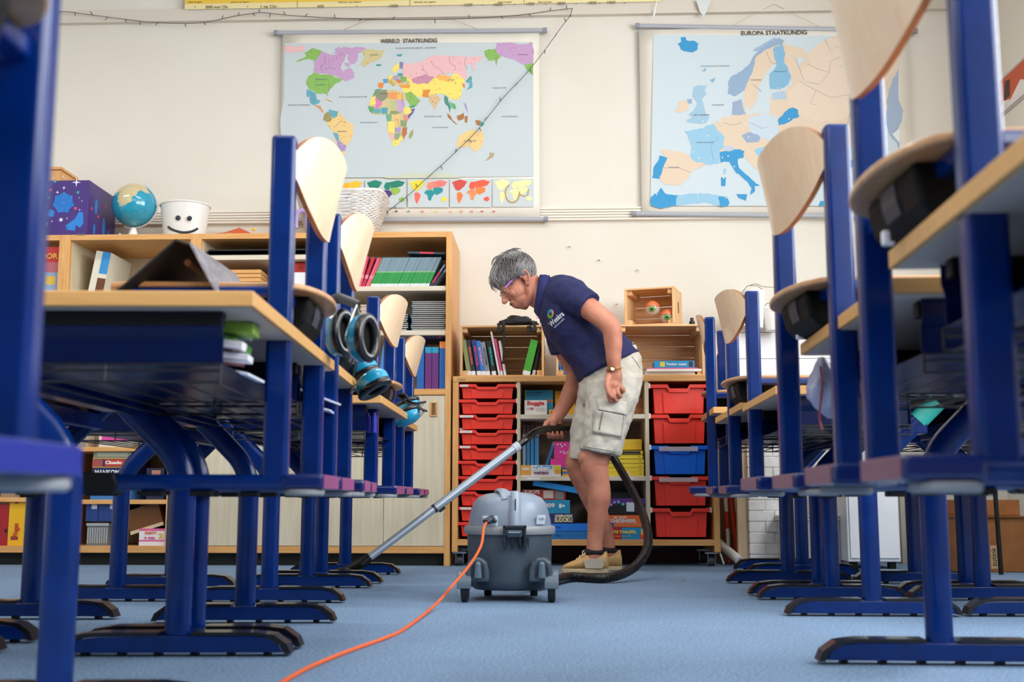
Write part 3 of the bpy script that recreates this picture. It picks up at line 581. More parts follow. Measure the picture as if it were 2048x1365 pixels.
# ------------------------------------------------------------------ tall beech shelving along the back wall
YF = 5.13; DEP = 0.42
def X(px, py=780): return at_y(px, py, YF).x
def Z(py, px=900): return at_y(px, py, YF).z
ZT = Z(463); ZRT = Z(778); ZRB = Z(790)
bx = [X(131, 463), X(393, 463), (X(393, 463) + X(904, 463)) / 2, X(904, 463)]
DARKIN = mat('#a8906c', 0.6, kind='wood_x', col2='#9a8260', scale=1)
def panel(root, name, x0, x1, y0, y1, z0, z1, m, bev=0.0012, label=None):
    b = MB(); b.box(x0, x1, y0, y1, z0, z1); o = b.build(name, m, root, org=root.location, smooth=0, bevel=bev)
    if label: o['label'] = label
    return o
def unit(x0, x1, label, shelves, doors=False, low=()):
    r = thing('shelving_cabinet', label, 'cabinet', ((x0 + x1) / 2, YF + DEP / 2, 0), 'tall beech shelving cabinets')
    t = 0.026
    panel(r, 'side_panel', x0, x0 + t, YF, YF + DEP, 0, ZT, WOODZ); panel(r, 'side_panel', x1 - t, x1, YF, YF + DEP, 0, ZT, WOODZ)
    panel(r, 'top_panel', x0 + t, x1 - t, YF, YF + DEP, ZT - t, ZT, WOODX)
    panel(r, 'bottom_panel', x0 + t, x1 - t, YF + 0.002, YF + DEP, 0.055, 0.085, WOODX)
    panel(r, 'middle_panel', x0 + t, x1 - t, YF, YF + DEP, ZRB, ZRT, WOODX)
    panel(r, 'back_panel', x0 + t, x1 - t, YF + DEP - 0.012, YF + DEP, 0.055, ZT - t, CREAM)
    panel(r, 'plinth', x0 + t, x1 - t, YF + 0.05, YF + 0.065, 0, 0.055, mat('#15130f', 0.7))
    for i, (s, l) in enumerate(((x0 + t, 1), (x1 - t, -1))):   # cream lining of the sides
        panel(r, 'side_lining', s, s + l * 0.002, YF + 0.02, YF + DEP - 0.012, ZRT, ZT - t, CREAM, 0)
    for zz in shelves: panel(r, 'shelf', x0 + t, x1 - t, YF + 0.012, YF + DEP - 0.012, zz - 0.022, zz, CREAMX)
    for zz in low: panel(r, 'shelf', x0 + t, x1 - t, YF + 0.012, YF + DEP - 0.012, zz - 0.02, zz, WOODX)
    if doors:
        xm = (x0 + x1) / 2
        for a, c in ((x0 + t, xm - 0.001), (xm + 0.001, x1 - t)):
            d = panel(r, 'door', a, c, YF + 0.004, YF + 0.022, 0.087, ZRB - 0.003, mat('#d9ceb6', 0.5, kind='wood_z', col2='#cfc2a6', scale=1), 0.001)
            hx = (c - 0.028) if a < xm - 0.1 else (a + 0.036)
            if a > xm - 0.1 and x1 > -0.6: hx = X(867, 820)
            b = MB(); hz = Z(819)
            for s in (-1, 1): b.box(hx + s * 0.016, hx + s * 0.009, YF - 0.002, YF + 0.006, hz - 0.033, hz + 0.033)
            for s in (-1, 1): b.box(hx - 0.016, hx + 0.016, YF - 0.002, YF + 0.006, hz + s * 0.033, hz + s * 0.026)
            h = b.build('handle', WOODZ, r, org=r.location, bevel=0.003)
            b = MB(); b.box(hx - 0.009, hx + 0.009, YF + 0.002, YF + 0.0045, hz - 0.026, hz + 0.026)
            h2 = b.build('handle_recess', mat('#7a5630', 0.6), r, org=r.location, smooth=0)
    return r
unit(bx[0] - 0.575, bx[0], 'beech shelving cabinet at far left, mostly behind the blue column', [Z(575)], low=(0.30,))
u1 = unit(bx[0], bx[1], 'beech shelving cabinet with purple box and globe on its top', [Z(640)], low=(Z(893), Z(1000)))
unit(bx[1], bx[2], 'beech shelving cabinet with wooden trays above pale doors', [Z(506), Z(575)], True)
unit(bx[2], bx[3], 'beech shelving cabinet beside the red tray cabinet, green books on top shelf', [Z(571), Z(660)], True)
panel(u1, 'partition', X(331, 1000), X(336, 1000), YF + 0.01, YF + DEP - 0.02, 0.085, Z(893) - 0.02, WOODZ)
xl0 = bx[2] + 0.026
# ---- generic boxes and books
def item(name, label, cat, r, Y, depth, cols, group=None, bev=0.0015, lean=0.0, txt=(), extra=None, zbase=None):
    "upright box seen in the frame rectangle r, front face at Y; txt = (string, x, y, width px, height m, colour)"
    x0, x1, z0, z1 = rect(*r, Y)
    if zbase is not None: z0 = zbase
    b = MB(); cx = (x0 + x1) / 2; w = x1 - x0; h = z1 - z0
    b.xf = Matrix.Translation((0, 0, 0)) @ Matrix.Rotation(lean, 4, 'Y')
    b.box(-w / 2, w / 2, 0, depth, 0, h)
    ms = [mat(cols[0], 0.5)] if isinstance(cols, (list, tuple)) else [cols]
    if isinstance(cols, (list, tuple)) and len(cols) > 1:
        for k, (c, a0, b0, a1, b1) in enumerate(cols[1:]):
            ms.append(mat(c, 0.5)); b.box(-w / 2 + a0 * w, -w / 2 + a1 * w, -0.0006 - 0.0002 * k, 0.0001, h * (1 - b1), h * (1 - b0), k + 1)
    o = b.build(name, ms, org=(0, 0, 0), smooth=0, bevel=0 if len(ms) > 1 else bev)
    o.location = (cx, Y, z0)
    tag(o, label, cat, group)
    for t in txt:
        s, x, y, wp, hh, c = t[:6]; rr = t[6] if len(t) > 6 else (pi / 2, 0, 0)
        p = at_y(x, y, Y - 0.0022)
        q = text(s, hh, mat(c, 0.5), o, p, rr, width=wp * Y / F, bold=0.0008 if hh > 0.012 else 0)
    return o
def book(label, x, Y, zb, th, h, lean, cols, group, depth=0.15, name='book', page='#e8e4da', pages_right=True, cat='book'):
    "thin upright book with its spine facing the room; bands = [(colour, from, to)]"
    b = MB(); ms = [mat(page, 0.8)]
    b.xf = Matrix.Rotation(lean, 4, 'Y')
    b.box(-th * 0.36, th * 0.36, 0.003, depth - 0.003, 0.002, h - 0.002, 0)
    for k, (c, a, e) in enumerate(cols):
        ms.append(mat(c, 0.45)); b.box(-th / 2, th / 2, -0.001, 0.004, h * a, h * e, k + 1)
    ms.append(mat(cols[-1][0], 0.45))
    for s in (-1, 1): b.box(s * th * 0.36, s * th / 2, 0.003, depth, 0, h, len(ms) - 1)
    o = b.build(name, ms, smooth=0); o.location = (x, Y, zb)
    return tag(o, label, cat, group)

# ---- cabinet beside the red trays: top shelf with thin green exercise books
z = Z(571); n = 44
xs0, xs1 = X(737, 566), X(853, 566); h = 0.152
g1 = 'thin green workbooks on the top shelf'
pr = None
for i in range(n):
    x = xs0 + (xs1 - xs0) * i / (n - 1)
    if pr is None:
        pr = book('first thin green spined workbook from the left in the slanting row', x, YF + 0.05, z + 0.001, 0.0052, h, 0.40, [('#dfe6e6', 0, .13), ('#2f9a4c', .13, .5), ('#8fc08a', .5, .54), ('#7f98a4', .54, 1)], g1)
        continue
    o = copy_tree(pr); o['label'] = '%s thin green spined workbook from the left in the slanting row' % nth(i); o.location.x = x; o.location.y = YF + 0.05 + random.uniform(-.003, .003)
for i, (px, c, w, l, t) in enumerate(((716, '#d8456a', .012, .22, 'crimson book leaning at left end of the green workbook row'), (722, '#b8283c', .014, .32, 'dark red book second from left before the green workbooks'), (729, '#e05a86', .011, .38, 'bright pink book leaning against the green workbooks'), (733, '#d6724a', .006, .40, 'thin orange book leaning against the first green workbook'))):
    book(t, X(px, 566), YF + 0.05, z + 0.001, w, .15, l, [(c, 0, .3), ('#e8879a', .3, .42), (c, .42, 1)], None)
for i, (px, c, l, t) in enumerate(((857, '#b8324a', .58, 'red and navy slanting book at right end of green workbooks'), (862, '#2c3a58', .66, 'navy book slanting lowest at right end of the green row'))):
    book(t, X(px, 566), YF + 0.048, z + 0.001, .009, .125, l, [('#22304a', 0, .2), (c, .2, .7), ('#7a8a9c', .7, 1)], None)
b = MB(); b.xf = Matrix.Rotation(0.03, 4, 'Y'); b.box(-.085, .085, 0, .14, 0, .009); b.box(-.03, .035, -.001, .001, 0, .009, 1)
o = b.build('book', [mat('#32455c', .5), mat('#c8324a', .5)], smooth=0); o.location = at_y(852, 508, YF + .05); tag(o, 'navy and red book lying flat on top of green workbooks', 'book')
# ---- second shelf: stacks of black covered books
def stack(px0, px1, pyb, npc, th, cover, spine, page, label, group, Y=YF + .05, jit=.004, name='book'):
    x0, x1 = X(px0, pyb), X(px1, pyb); z = Z(pyb) + .0005; p0 = None
    for i in range(npc):
        if p0 is None:
            b = MB(); w = (x1 - x0)
            b.box(-w / 2, w / 2, 0, .2, 0, th * .22, 0); b.box(-w / 2, w / 2, 0, .2, th * .72, th * .94, 0); b.box(-w / 2, -w / 2 + .003, 0, .2, 0, th * .94, 1)
            b.box(-w / 2 + .003, w / 2 - .002, .002, .198, th * .22, th * .72, 2)
            o = b.build(name, [mat(cover, .5), mat(spine, .5), mat(page, .8)], smooth=0); p0 = o
            tag(o, label % nth(0), 'book', group)
        else: o = copy_tree(p0); o['label'] = label % nth(i)
        o.location = ((x0 + x1) / 2 + random.uniform(-jit, jit), Y + random.uniform(-.003, .003), z + i * th)
stack(820, 889, 658, 15, .0092, '#14161a', '#3fa6cf', '#dcdad4', 'black covered book, %s from bottom of the tall right stack', 'books in the tall right stack')
stack(787, 812, 658, 8, .0098, '#14161a', '#3fa6cf', '#dcdad4', 'black covered book, %s from bottom of low stack behind third backrest', 'books in the low middle stack')
stack(716, 742, 658, 13, .0094, '#c9b3a8', '#a8887c', '#d9c6bc', 'pinkish covered book, %s from bottom of the left stack', 'books in the pinkish left stack')
# ---- third shelf
z3 = ZRT
for px0, px1, top, c, t, cap in ((752, 766, 688, '#3f86cf', 'pale blue book leaning behind the blue chair columns', None), (790, 797, 700, '#7a4a7a', 'mauve book standing behind last chair column', None), (832, 846, 681, '#1a66b4', 'blue book standing left of two purple books', None),
                            (848, 861, 692, '#6a2a78', 'purple book with turquoise top, left one of the pair', '#2a9ac0'), (862, 875, 692, '#6a2a78', 'purple book with turquoise top, right one of the pair', '#2a9ac0'), (877, 889, 681, '#1c62b8', 'blue book with orange top at end of third shelf', '#ee8a3a')):
    x0, x1 = X(px0, 740), X(px1, 740); hh = Z(top) - z3
    book(t, (x0 + x1) / 2, YF + .04, z3, x1 - x0, hh, .12 if px0 == 752 else 0, [(c, 0, .86), (cap or c, .86, 1)], None)
item('box_file', 'navy folder lying flat on top of the purple books', 'folder', (833, 667, 889, 678), YF + .05, .2, ['#1d1f5c', ('#8a3a5c', .78, .1, .9, .9)])
# ---- cabinet 2: folders and wooden trays
for k in range(3):
    item('document_folder', ('thin black folder lying on white shelf, bottom of three', 'thin black folder lying in middle of three on the white shelf', 'thin black folder lying on top of three on the white shelf')[k], 'folder', (411 + k * 3, 503.5 - 2.6 * k, 636 - 6 * k, 506 - 2.6 * k), YF + .03, .28, ['#101614'], 'folders on the white shelf', zbase=Z(506) + .0058 * k)
for k in range(5):
    x0, x1, za, zb_ = rect(421, 518, 522, 528, YF + .03)
    zz = Z(575) + .019 + .0195 * (k - 1) + .0005
    r = thing('wooden_tray', ('beech tray at the bottom of the tray stack', 'beech tray second from the bottom of the tray stack', 'beech tray in the middle of the tray stack', 'beech tray second from top of the tray stack', 'beech tray on top of the tray stack')[k], 'tray', ((x0 + x1) / 2, YF + .15, zz), 'stacked beech trays')
    for nm, a in (('front_board', (x0, x1, YF + .03, YF + .042)), ('back_board', (x0, x1, YF + .27, YF + .282)), ('side_board', (x0, x0 + .01, YF + .042, YF + .27)), ('side_board', (x1 - .01, x1, YF + .042, YF + .27))):
        panel(r, nm, a[0], a[1], a[2], a[3], zz + .0005, zz + .0175, WOODX)
    panel(r, 'tray_base', x0 + .01, x1 - .01, YF + .042, YF + .27, zz + .0005, zz + .004, WOODX)
item('red_pouch', 'red crumpled pouch beside the wooden trays', 'pouch', (586, 525, 622, 546), YF + .06, .1, mat('#c8302c', .5, kind='cloth', col2='#8f1a1a', scale=5), bev=.006, zbase=Z(575) + .06)
item('paper_stack', 'white paper pile under the red pouch', 'papers', (584, 545, 624, 575), YF + .05, .2, ['#e8e8ec'], zbase=Z(575))
# ---- cabinet 1 upper: leaning file; far left cabinet: red box
o = item('ring_binder', 'white and blue binder leaning inside cabinet under purple box', 'binder', (166, 502, 196, 640), YF + .08, .26, ['#e2dcc8', ('#2f8fd0', .45, 0, 1, .30), ('#6a3a24', .45, .36, 1, .55)], lean=.16, zbase=Z(640))
item('picture_book', 'red picture book with yellow letters at left edge of shelves', 'book', (62, 494, 118, 576), YF + .03, .05, ['#c22a2c', ('#b86470', 0, .35, 1, .58), ('#8fa6c8', 0, .58, 1, 1), ('#e0b84a', .55, .66, .9, .85)], txt=(('DOR', 98, 513, 36, .035, '#e8b83a'),), zbase=Z(575))
# ---- on top of the cabinets
zt = ZT
r = thing('space_storage_box', 'purple cardboard box printed with stars and planets on cabinet top', 'box', (0, 0, zt))
x1 = at_y(177, 400, YF + .02).x; x0 = x1 - .27; y0 = YF + .02; y1 = y0 + .33; hz = Z(350) - zt
r.location = ((x0 + x1) / 2, (y0 + y1) / 2, zt)
b = MB(); b.box(x0, x1, y0, y1, zt, zt + hz); b.build('carton', mat('#43277c', .4, kind='print', col2='#3a2070', scale=1), r, org=r.location, smooth=0, bevel=.002)
def star(b, cx, cz, r1, r2, n, Y, m=0, right=None):
    P = []
    for k in range(2 * n):
        a = pi * k / n + pi / 2; q = r1 if k % 2 == 0 else r2; P.append((cx + q * math.cos(a), cz + q * math.sin(a)))
    if right is None: b.prism(P, Y - .0008, Y, m)
    else: b.prism([(a, c) for a, c in P], right, right + .0008, m, plane='yz')
PP = lambda x, y: (at_y(x, y, y0).x, at_y(x, y, y0).z)
b = MB(); c1, c2 = '#e8e4f4', '#1f7fd0'
for x, y, q, n in ((153, 365, .022, 4), (128, 376, .010, 4), (115, 385, .010, 4), (106, 356, .006, 4), (127, 353, .007, 4), (131, 357, .005, 4), (169, 358, .004, 4), (108, 426, .006, 4), (122, 440, .012, 6), (104, 443, .006, 4), (164, 402, .005, 4), (158, 396, .004, 4), (136, 455, .005, 4), (94, 448, .007, 4), (159, 420, .006, 4), (134, 437, .004, 8)):
    star(b, *PP(x, y), q, q * .22 if n == 4 else q * .4, n, y0)
b.build('printed_stars', mat(c1, .5), r, org=r.location, smooth=0)['kind'] = 'stuff'
b = MB(); star(b, *PP(127, 406), .052, .044, 7, y0, 0); star(b, *PP(102, 427), .02, .016, 5, y0)
for P in ([(131, 452), (150, 438), (158, 424), (166, 425), (167, 447), (160, 456), (152, 450), (150, 462), (134, 460)],): b.prism([PP(*p) for p in P], y0 - .0008, y0)
for yy, zz, q in ((.09, .16, .03), (.19, .09, .035), (.25, .05, .028), (.08, .05, .022)):
    b.prism([(y0 + yy + q * .5 * math.cos(a), zt + zz + q * 1.2 * math.sin(a)) for a in [k * pi / 5 for k in range(10)]], x1, x1 + .0008, 0, plane='yz')
b.build('printed_planets', mat(c2, .5), r, org=r.location, smooth=0)['kind'] = 'stuff'
b = MB()
for q in (.012, .02, .028, .036, .044):
    cx, cz = PP(127, 406); P = [V((cx + (q + .002 * math.sin(7 * a)) * math.cos(a), y0 - .0014, cz + (q + .002 * math.sin(7 * a)) * math.sin(a))) for a in [2 * pi * k / 28 for k in range(29)]]
    b.tube(P, .0007, 4)
b.build('printed_rings', mat('#1a4aa0', .5), r, org=r.location)['kind'] = 'stuff'
b = MB()
for x, y, c in ((110, 363, 0), (101, 380, 1), (156, 385, 0), (151, 417, 1), (97, 396, 0)):
    star(b, *PP(x, y), .007, .0065, 6, y0, c)
for yy, zz in ((.04, .14), (.12, .12), (.2, .19), (.12, .02)): b.prism([(y0 + yy + .008 * math.cos(a), zt + zz + .008 * math.sin(a)) for a in [k * pi / 3 for k in range(6)]], x1, x1 + .0008, 1, plane='yz')
b.build('printed_dots', [mat('#22a090', .5), mat('#e0486a', .5)], r, org=r.location, smooth=0)['kind'] = 'stuff'
# small wooden lidded box on it
zq = zt + hz; xr = at_y(140, 330, YF + .2).x
r = thing('wooden_box', 'small wooden box with overhanging lid on the purple box', 'box', (xr - .12, YF + .16, zq + .001))
panel(r, 'box_body', xr - .09, xr, YF + .1, YF + .28, zq + .001, zq + .075, WOODZ); panel(r, 'lid', xr - .21, xr + .007, YF + .09, YF + .29, zq + .075, zq + .088, WOODX)
panel(r, 'box_body', xr - .2, xr - .10, YF + .13, YF + .28, zq + .001, zq + .075, mat('#2a1a10', .6))  # dark block painting the shade inside the open front
# globe
gc = at_y(269, 411, YF + .17)
r = thing('globe', 'blue and tan desk globe tilted on a white stand', 'globe', (gc.x, gc.y, zt))
gr = .105
b = MB(); b.ball((0, 0, 0), gr, 32, 20)
gm = mat('#2596b4', .12, coat=.6, kind='land', col2='#1f86a8', scale=4)
nt = gm.node_tree; nn = nt.nodes; L = nt.links; bs = nn['Principled BSDF']
tx = nn.new('ShaderNodeTexNoise'); tx.inputs['Scale'].default_value = 9; tx.inputs['Detail'].default_value = 6
tc = nn.new('ShaderNodeTexCoord'); mp = nn.new('ShaderNodeMapping'); mp.inputs['Location'].default_value = (.37, .18, .05); L.new(tc.outputs['Object'], mp.inputs[0]); L.new(mp.outputs[0], tx.inputs['Vector'])
sx_ = nn.new('ShaderNodeSeparateXYZ'); L.new(tc.outputs['Object'], sx_.inputs[0])
ad = nn.new('ShaderNodeMath'); ad.operation = 'MULTIPLY_ADD'; L.new(sx_.outputs['Z'], ad.inputs[0]); ad.inputs[1].default_value = 1.6; L.new(tx.outputs['Fac'], ad.inputs[2])
rp = nn.new('ShaderNodeValToRGB'); rp.color_ramp.interpolation = 'CONSTANT'; rp.color_ramp.elements[0].color = lin('#2596b4'); rp.color_ramp.elements[1].position = .56; rp.color_ramp.elements[1].color = lin('#c9b98c')
L.new(ad.outputs[0], rp.inputs[0]); L.new(rp.outputs[0], bs.inputs['Base Color'])
o = b.build('sphere', gm, r, smooth=180); o.location = gc - r.location
b = MB(); ax = V((math.sin(.4), 0, math.cos(.4)))
P = [gc + (ax * math.cos(t) + V((math.cos(.4), 0, -math.sin(.4))) * math.sin(t)) * (gr + .008) for t in [pi * k / 20 for k in range(21)]]
b.tube(P, .0035, 6, ell=(2.4, .6), up=(0, 1, 0)); b.build('meridian_arm', mat('#cfd4d2', .3), r, org=r.location)
b = MB(); b.lathe([(0, zt), (.062, zt), (.065, zt + .006), (.03, zt + .014), (.012, gc.z - gr - .006), (0, gc.z - gr - .005)], 24, (gc.x, gc.y, 0)); b.build('foot', mat('#e8e6dc', .4), r, org=r.location)
b = MB(); b.tube([(gc.x - .055, gc.y - .03, zt + .035), (gc.x - .02, gc.y - .035, zt + .012), (gc.x + .03, gc.y - .03, zt + .01)], .005, 8); b.build('stand_arm', mat('#e8e6dc', .4), r, org=r.location)
# smiling white tub
tx0, tx1, tz0, tz1 = rect(321, 412, 419, 462, YF + .22)
cx = (tx0 + tx1) / 2; w = (tx1 - tx0) / 2
r = thing('smiling_tub', 'white flexible tub with black eyes and smile on cabinet', 'tub', (cx, YF + .14, zt))
b = MB(); prof = [(.0, zt + .002), (w * .80, zt + .002), (w * .98, tz1), (w * 1.03, tz1 + .001), (w * 1.03, tz1 - .006), (w * .99, tz1 - .007)]
b.lathe([(0, zt + .002), (w * .80, zt), (w * .99, tz1), (w * .95, tz1), (w * .78, zt + .006), (0, zt + .006)], 36, (cx, YF + .22, 0), sy=.8)
b.build('tub_body', mat('#e6e5e0', .4), r, org=r.location)
b = MB(); P = [V((cx + w * 1.0 * math.cos(a), YF + .22 + w * .8 * math.sin(a), tz1 - .004 - .006 * math.sin(a))) for a in [2 * pi * k / 36 for k in range(37)]]; b.tube(P, .004, 6); b.build('rim', mat('#efeeea', .4), r, org=r.location)
for px, py in ((356, 436), (379, 437)):
    p = at_y(px, py, YF + .22 - w * .8 + .004); b = MB(); b.ball(p, (.0125, .004, .0125), 14, 6); b.build('eye', mat('#1c2430', .4), r, org=r.location)
b = MB(); P = [at_y(x, y, YF + .22 - w * .8 + .012 + .002 * abs(x - 367) / 10) for x, y in ((336, 454), (346, 460), (365, 465), (384, 463), (396, 457))]; b.tube(smooth_path(P), .0058, 6); b.build('smile', mat('#1c2430', .4), r, org=r.location)
# orange paper, yellow clip, wicker basket
b = MB(); zz = zt + .002
b.poly([(X(392), YF + .04, zz), (X(446), YF + .02, zz + .004), (X(497), YF + .06, zz), (X(470), YF + .12, zz + .030), (X(456), YF + .10, zz + .048), (X(420), YF + .14, zz + .036)])
tag(b.build('folded_paper', mat('#c8501e', .6), org=(X(440), YF + .08, zt), smooth=0, solid=.001), 'folded orange paper lying on cabinet beside the smiling tub', 'paper')
b = MB(); b.ball(at_y(508, 459, YF + .05), .008, 10, 6); tag(b.build('yellow_clip', mat('#f0c020', .4), org=at_y(508, 459, YF + .05)), 'tiny yellow knob lying on the cabinet edge right of orange paper', 'knob')
bx0, bx1, bz0, bz1 = rect(596, 400, 770, 462, YF + .17)
cx = (bx0 + bx1) / 2; w = (bx1 - bx0) / 2; cy = YF + .2
r = thing('wicker_basket', 'white wicker basket with lilac letter, partly hidden by first chair', 'basket', (cx, cy, zt))
b = MB(); nr = 26
for i in range(nr):
    t = i / (nr - 1); zz = zt + .005 + (bz1 - zt - .005) * t; ww = w * (.74 + .26 * t); dd = .12 + .05 * t
    P = [V((cx + ww * math.copysign(abs(math.cos(a)) ** .5, math.cos(a)), cy + dd * math.copysign(abs(math.sin(a)) ** .5, math.sin(a)), zz + .0022 * math.sin(24 * a + i * pi) + (.012 * t * abs(math.cos(a))))) for a in [2 * pi * k / 72 for k in range(73)]]
    b.tube(P, .0045, 5)
o = b.build('woven_cane', mat('#eceae6', .6, kind='cane', col2='#cfcac4', scale=6), r, org=r.location); o['kind'] = 'stuff'
b = MB(); P = [V((cx + w * 1.0 * math.copysign(abs(math.cos(a)) ** .5, math.cos(a)), cy + .17 * math.copysign(abs(math.sin(a)) ** .5, math.sin(a)), bz1 + .008 + .012 * abs(math.cos(a)))) for a in [2 * pi * k / 48 for k in range(49)]]; b.tube(P, .009, 8); b.build('braided_rim', mat('#efedea', .6, kind='cane', col2='#cfcac4', scale=8), r, org=r.location)
p = at_y(604, 440, cy - .135); b = MB()
P = [V((p.x + .028 * math.cos(a), p.y, p.z + .012 + .032 * math.sin(a))) for a in [pi * k / 10 for k in range(11)]]
b.tube([(p.x + .028, p.y, p.z - .04)] + P + [(p.x - .028, p.y, p.z - .04)], .011, 8); b.build('letter_tag', mat('#b39ad0', .6), r, org=r.location)
b = MB(); b.box(cx - w * .74, cx + w * .74, cy - .11, cy + .11, zt, zt + .006); b.build('basket_base', mat('#d8d4ce', .6), r, org=r.location, smooth=0)

# ---- lower open cabinet with board games (far left, seen between table legs)
zl = Z(893); zb2 = .0855; zm = Z(1000)
item('toy_carton', 'white carton with pink label on the games shelf', 'box', (198, 866, 266, 893), YF + .03, .2, ['#d8d2c4', ('#e0469a', .08, .08, .96, .62)], zbase=zl, txt=(('SETTEREN', 242, 873, 28, .008, '#f4d8e8'),))
item('percent_box', 'small box marked with red percent digits behind table leg', 'box', (146, 834, 173, 893), YF + .04, .1, ['#c9bda8', ('#8a8478', .2, .55, 1, 1)], zbase=zl, txt=(('0%', 162, 843, 18, .022, '#c8384a'),))
yb = zm
def gstack(xa, xb, rows):
    z_ = None
    for (nm, lab, hpx, cols, txt) in rows:
        pass
rows = [('board_game', 'light blue board game at the bottom of the games pile', (182, 958, 262, 975), ['#3a78b8', ('#9a4a4a', .08, .3, .9, .62)], (('DE KRAAK VAN DEZE', 222, 964, 60, .009, '#e8b8a8'),)),
        ('board_game', 'navy board game with bold white lettering in the games pile', (184, 936, 264, 957), ['#15194e'], (('MANKOMAN', 222, 946, 66, .030, '#e8e8ec'),)),
        ('board_game', 'dark red and navy detective board game in the pile', (185, 917, 264, 935), ['#2a2a5c', ('#d8a83a', 0, 0, 1, .08), ('#d8a83a', 0, .92, 1, 1), ('#a04a44', .0, .15, .26, .9), ('#7a3a54', .82, .15, 1, .9), ('#c03a2a', .32, .15, .80, .85)], (('Cluedo', 227, 926, 34, .020, '#f2e8dc'),)),
        ('board_game', 'grey green board game on top of the games pile', (187, 902, 263, 916), ['#8a8a74', ('#a8a890', .1, .2, .9, .8)], ())]
zc = zm
for nm, lab, rc, cols, tx in rows:
    o = item(nm, lab, 'board game', rc, YF + .03, .24, cols, 'board games piled in the low cabinet', txt=tx, zbase=zc)
    zc = at_y((rc[0] + rc[2]) / 2, rc[1], YF + .03).z + .0005
item('board_game', 'dark blue game box right of the games pile, upper one', 'board game', (293, 937, 328, 957), YF + .03, .2, ['#1c1c3a', ('#b87a6a', .3, .2, .8, .7)], zbase=Z(957))
item('board_game', 'dark blue game box right of the games pile, lower one', 'board game', (293, 958, 328, 1000), YF + .03, .2, ['#1c2444', ('#b0484a', .6, .1, .9, .4)], zbase=zm)
for px0, px1, t in ((172, 196, 'blue magazine file with white label, left one'), (197, 247, 'blue magazine file with white label, right one behind leg')):
    item('magazine_file', t, 'magazine file', (px0, 1006, px1, 1044), YF + .03, .2, ['#153a7c', ('#c8ccd4', .45, .08, .9, .34)], 'blue magazine files', zbase=Z(1044))
b = MB(); x0, x1, z0, z1 = rect(174, 1047, 216, 1098, YF + .04); z0 = zb2
b.box(x0, x1, YF + .04, YF + .2, z0, z1, 0)
for k in range(9): xx = x0 + (x1 - x0) * (k + .5) / 9; b.box(xx - .003, xx + .003, YF + .036, YF + .04, z0 + .01, z1 - .02, 1)
b.box(x0 - .003, x1 + .003, YF + .034, YF + .2, z1 - .012, z1, 1)
tag(b.build('plastic_basket', [mat('#7f8284', .4), mat('#a8abad', .4)], org=((x0 + x1) / 2, YF + .1, z0), smooth=0), 'grey ribbed plastic basket on bottom shelf behind table leg', 'basket')
x0, x1, z0, z1 = rect(217, 1046, 245, 1098, YF + .06); z0 = zb2; cx = (x0 + x1) / 2
r = thing('toy_jar', 'clear jar of coloured toys beside the ribbed basket', 'jar', (cx, YF + .1, z0))
b = MB(); w = (x1 - x0) / 2; b.lathe([(0, z0), (w, z0), (w, z1 - .02), (w * .8, z1 - .006)], 20, (cx, YF + .1, 0)); b.build('glass', mat('#aebcc0', .1, alpha=.35), r, org=r.location)
b = MB(); b.lathe([(0, z1 - .012), (w * .9, z1 - .012), (w * .9, z1), (0, z1)], 20, (cx, YF + .1, 0)); b.build('lid', mat('#20242a', .4), r, org=r.location)
b = MB(); ms = [mat(c, .5) for c in ('#d8c020', '#2a6ac8', '#2a8a4a', '#b83a2a')]
for k in range(22): b.ball((cx + random.uniform(-.6, .6) * w, YF + .1 + random.uniform(-.6, .6) * w, z0 + .012 + random.random() * .06), .009, 6, 4, k % 4)
o = b.build('toy_pieces', ms, r, org=r.location); o['kind'] = 'stuff'
o = item('board_game', 'brown and gold game box tilted above the party game', 'board game', (262, 1012, 330, 1046), YF + .05, .2, ['#6a3f10', ('#d8c8a0', 0, .86, 1, 1)], lean=-.30, zbase=Z(1062))
item('party_game', 'pink and white party game box with yellow figure two', 'board game', (278, 1058, 330, 1098), YF + .03, .2, ['#e0649a', ('#eee6ea', .0, .14, .98, .66), ('#e8e8ee', 0, .76, 1, 1)], zbase=zb2, txt=(('PARTY', 301, 1067, 24, .016, '#e0703a'), ('& CO', 299, 1077, 22, .013, '#d83a8a'), ('2', 321, 1073, 10, .030, '#e8c020')))
for px0, px1, t in ((17, 46, 'yellow game box standing beside the red binder'), (46, 81, 'yellow game box standing against the cabinet side')):
    item('yellow_game_box', t, 'board game', (px0, 1001, px1, 1098), YF + .03, .2, ['#e8b010', ('#c83a2a', .35, .02, .6, .08), ('#8a3a3a', .2, .80, .7, .88)], 'yellow games in far left cabinet', zbase=zb2,
         txt=(('Wegen', (px0 + px1) / 2, 1062, 30, .034, '#c8382a', (pi / 2, -pi / 2, 0)),))
item('ring_binder', 'dark red binder with black finger hole at bottom left', 'binder', (-10, 1010, 16, 1098), YF + .03, .25, ['#a01420', ('#101014', .75, .6, .95, .68)], zbase=zb2)
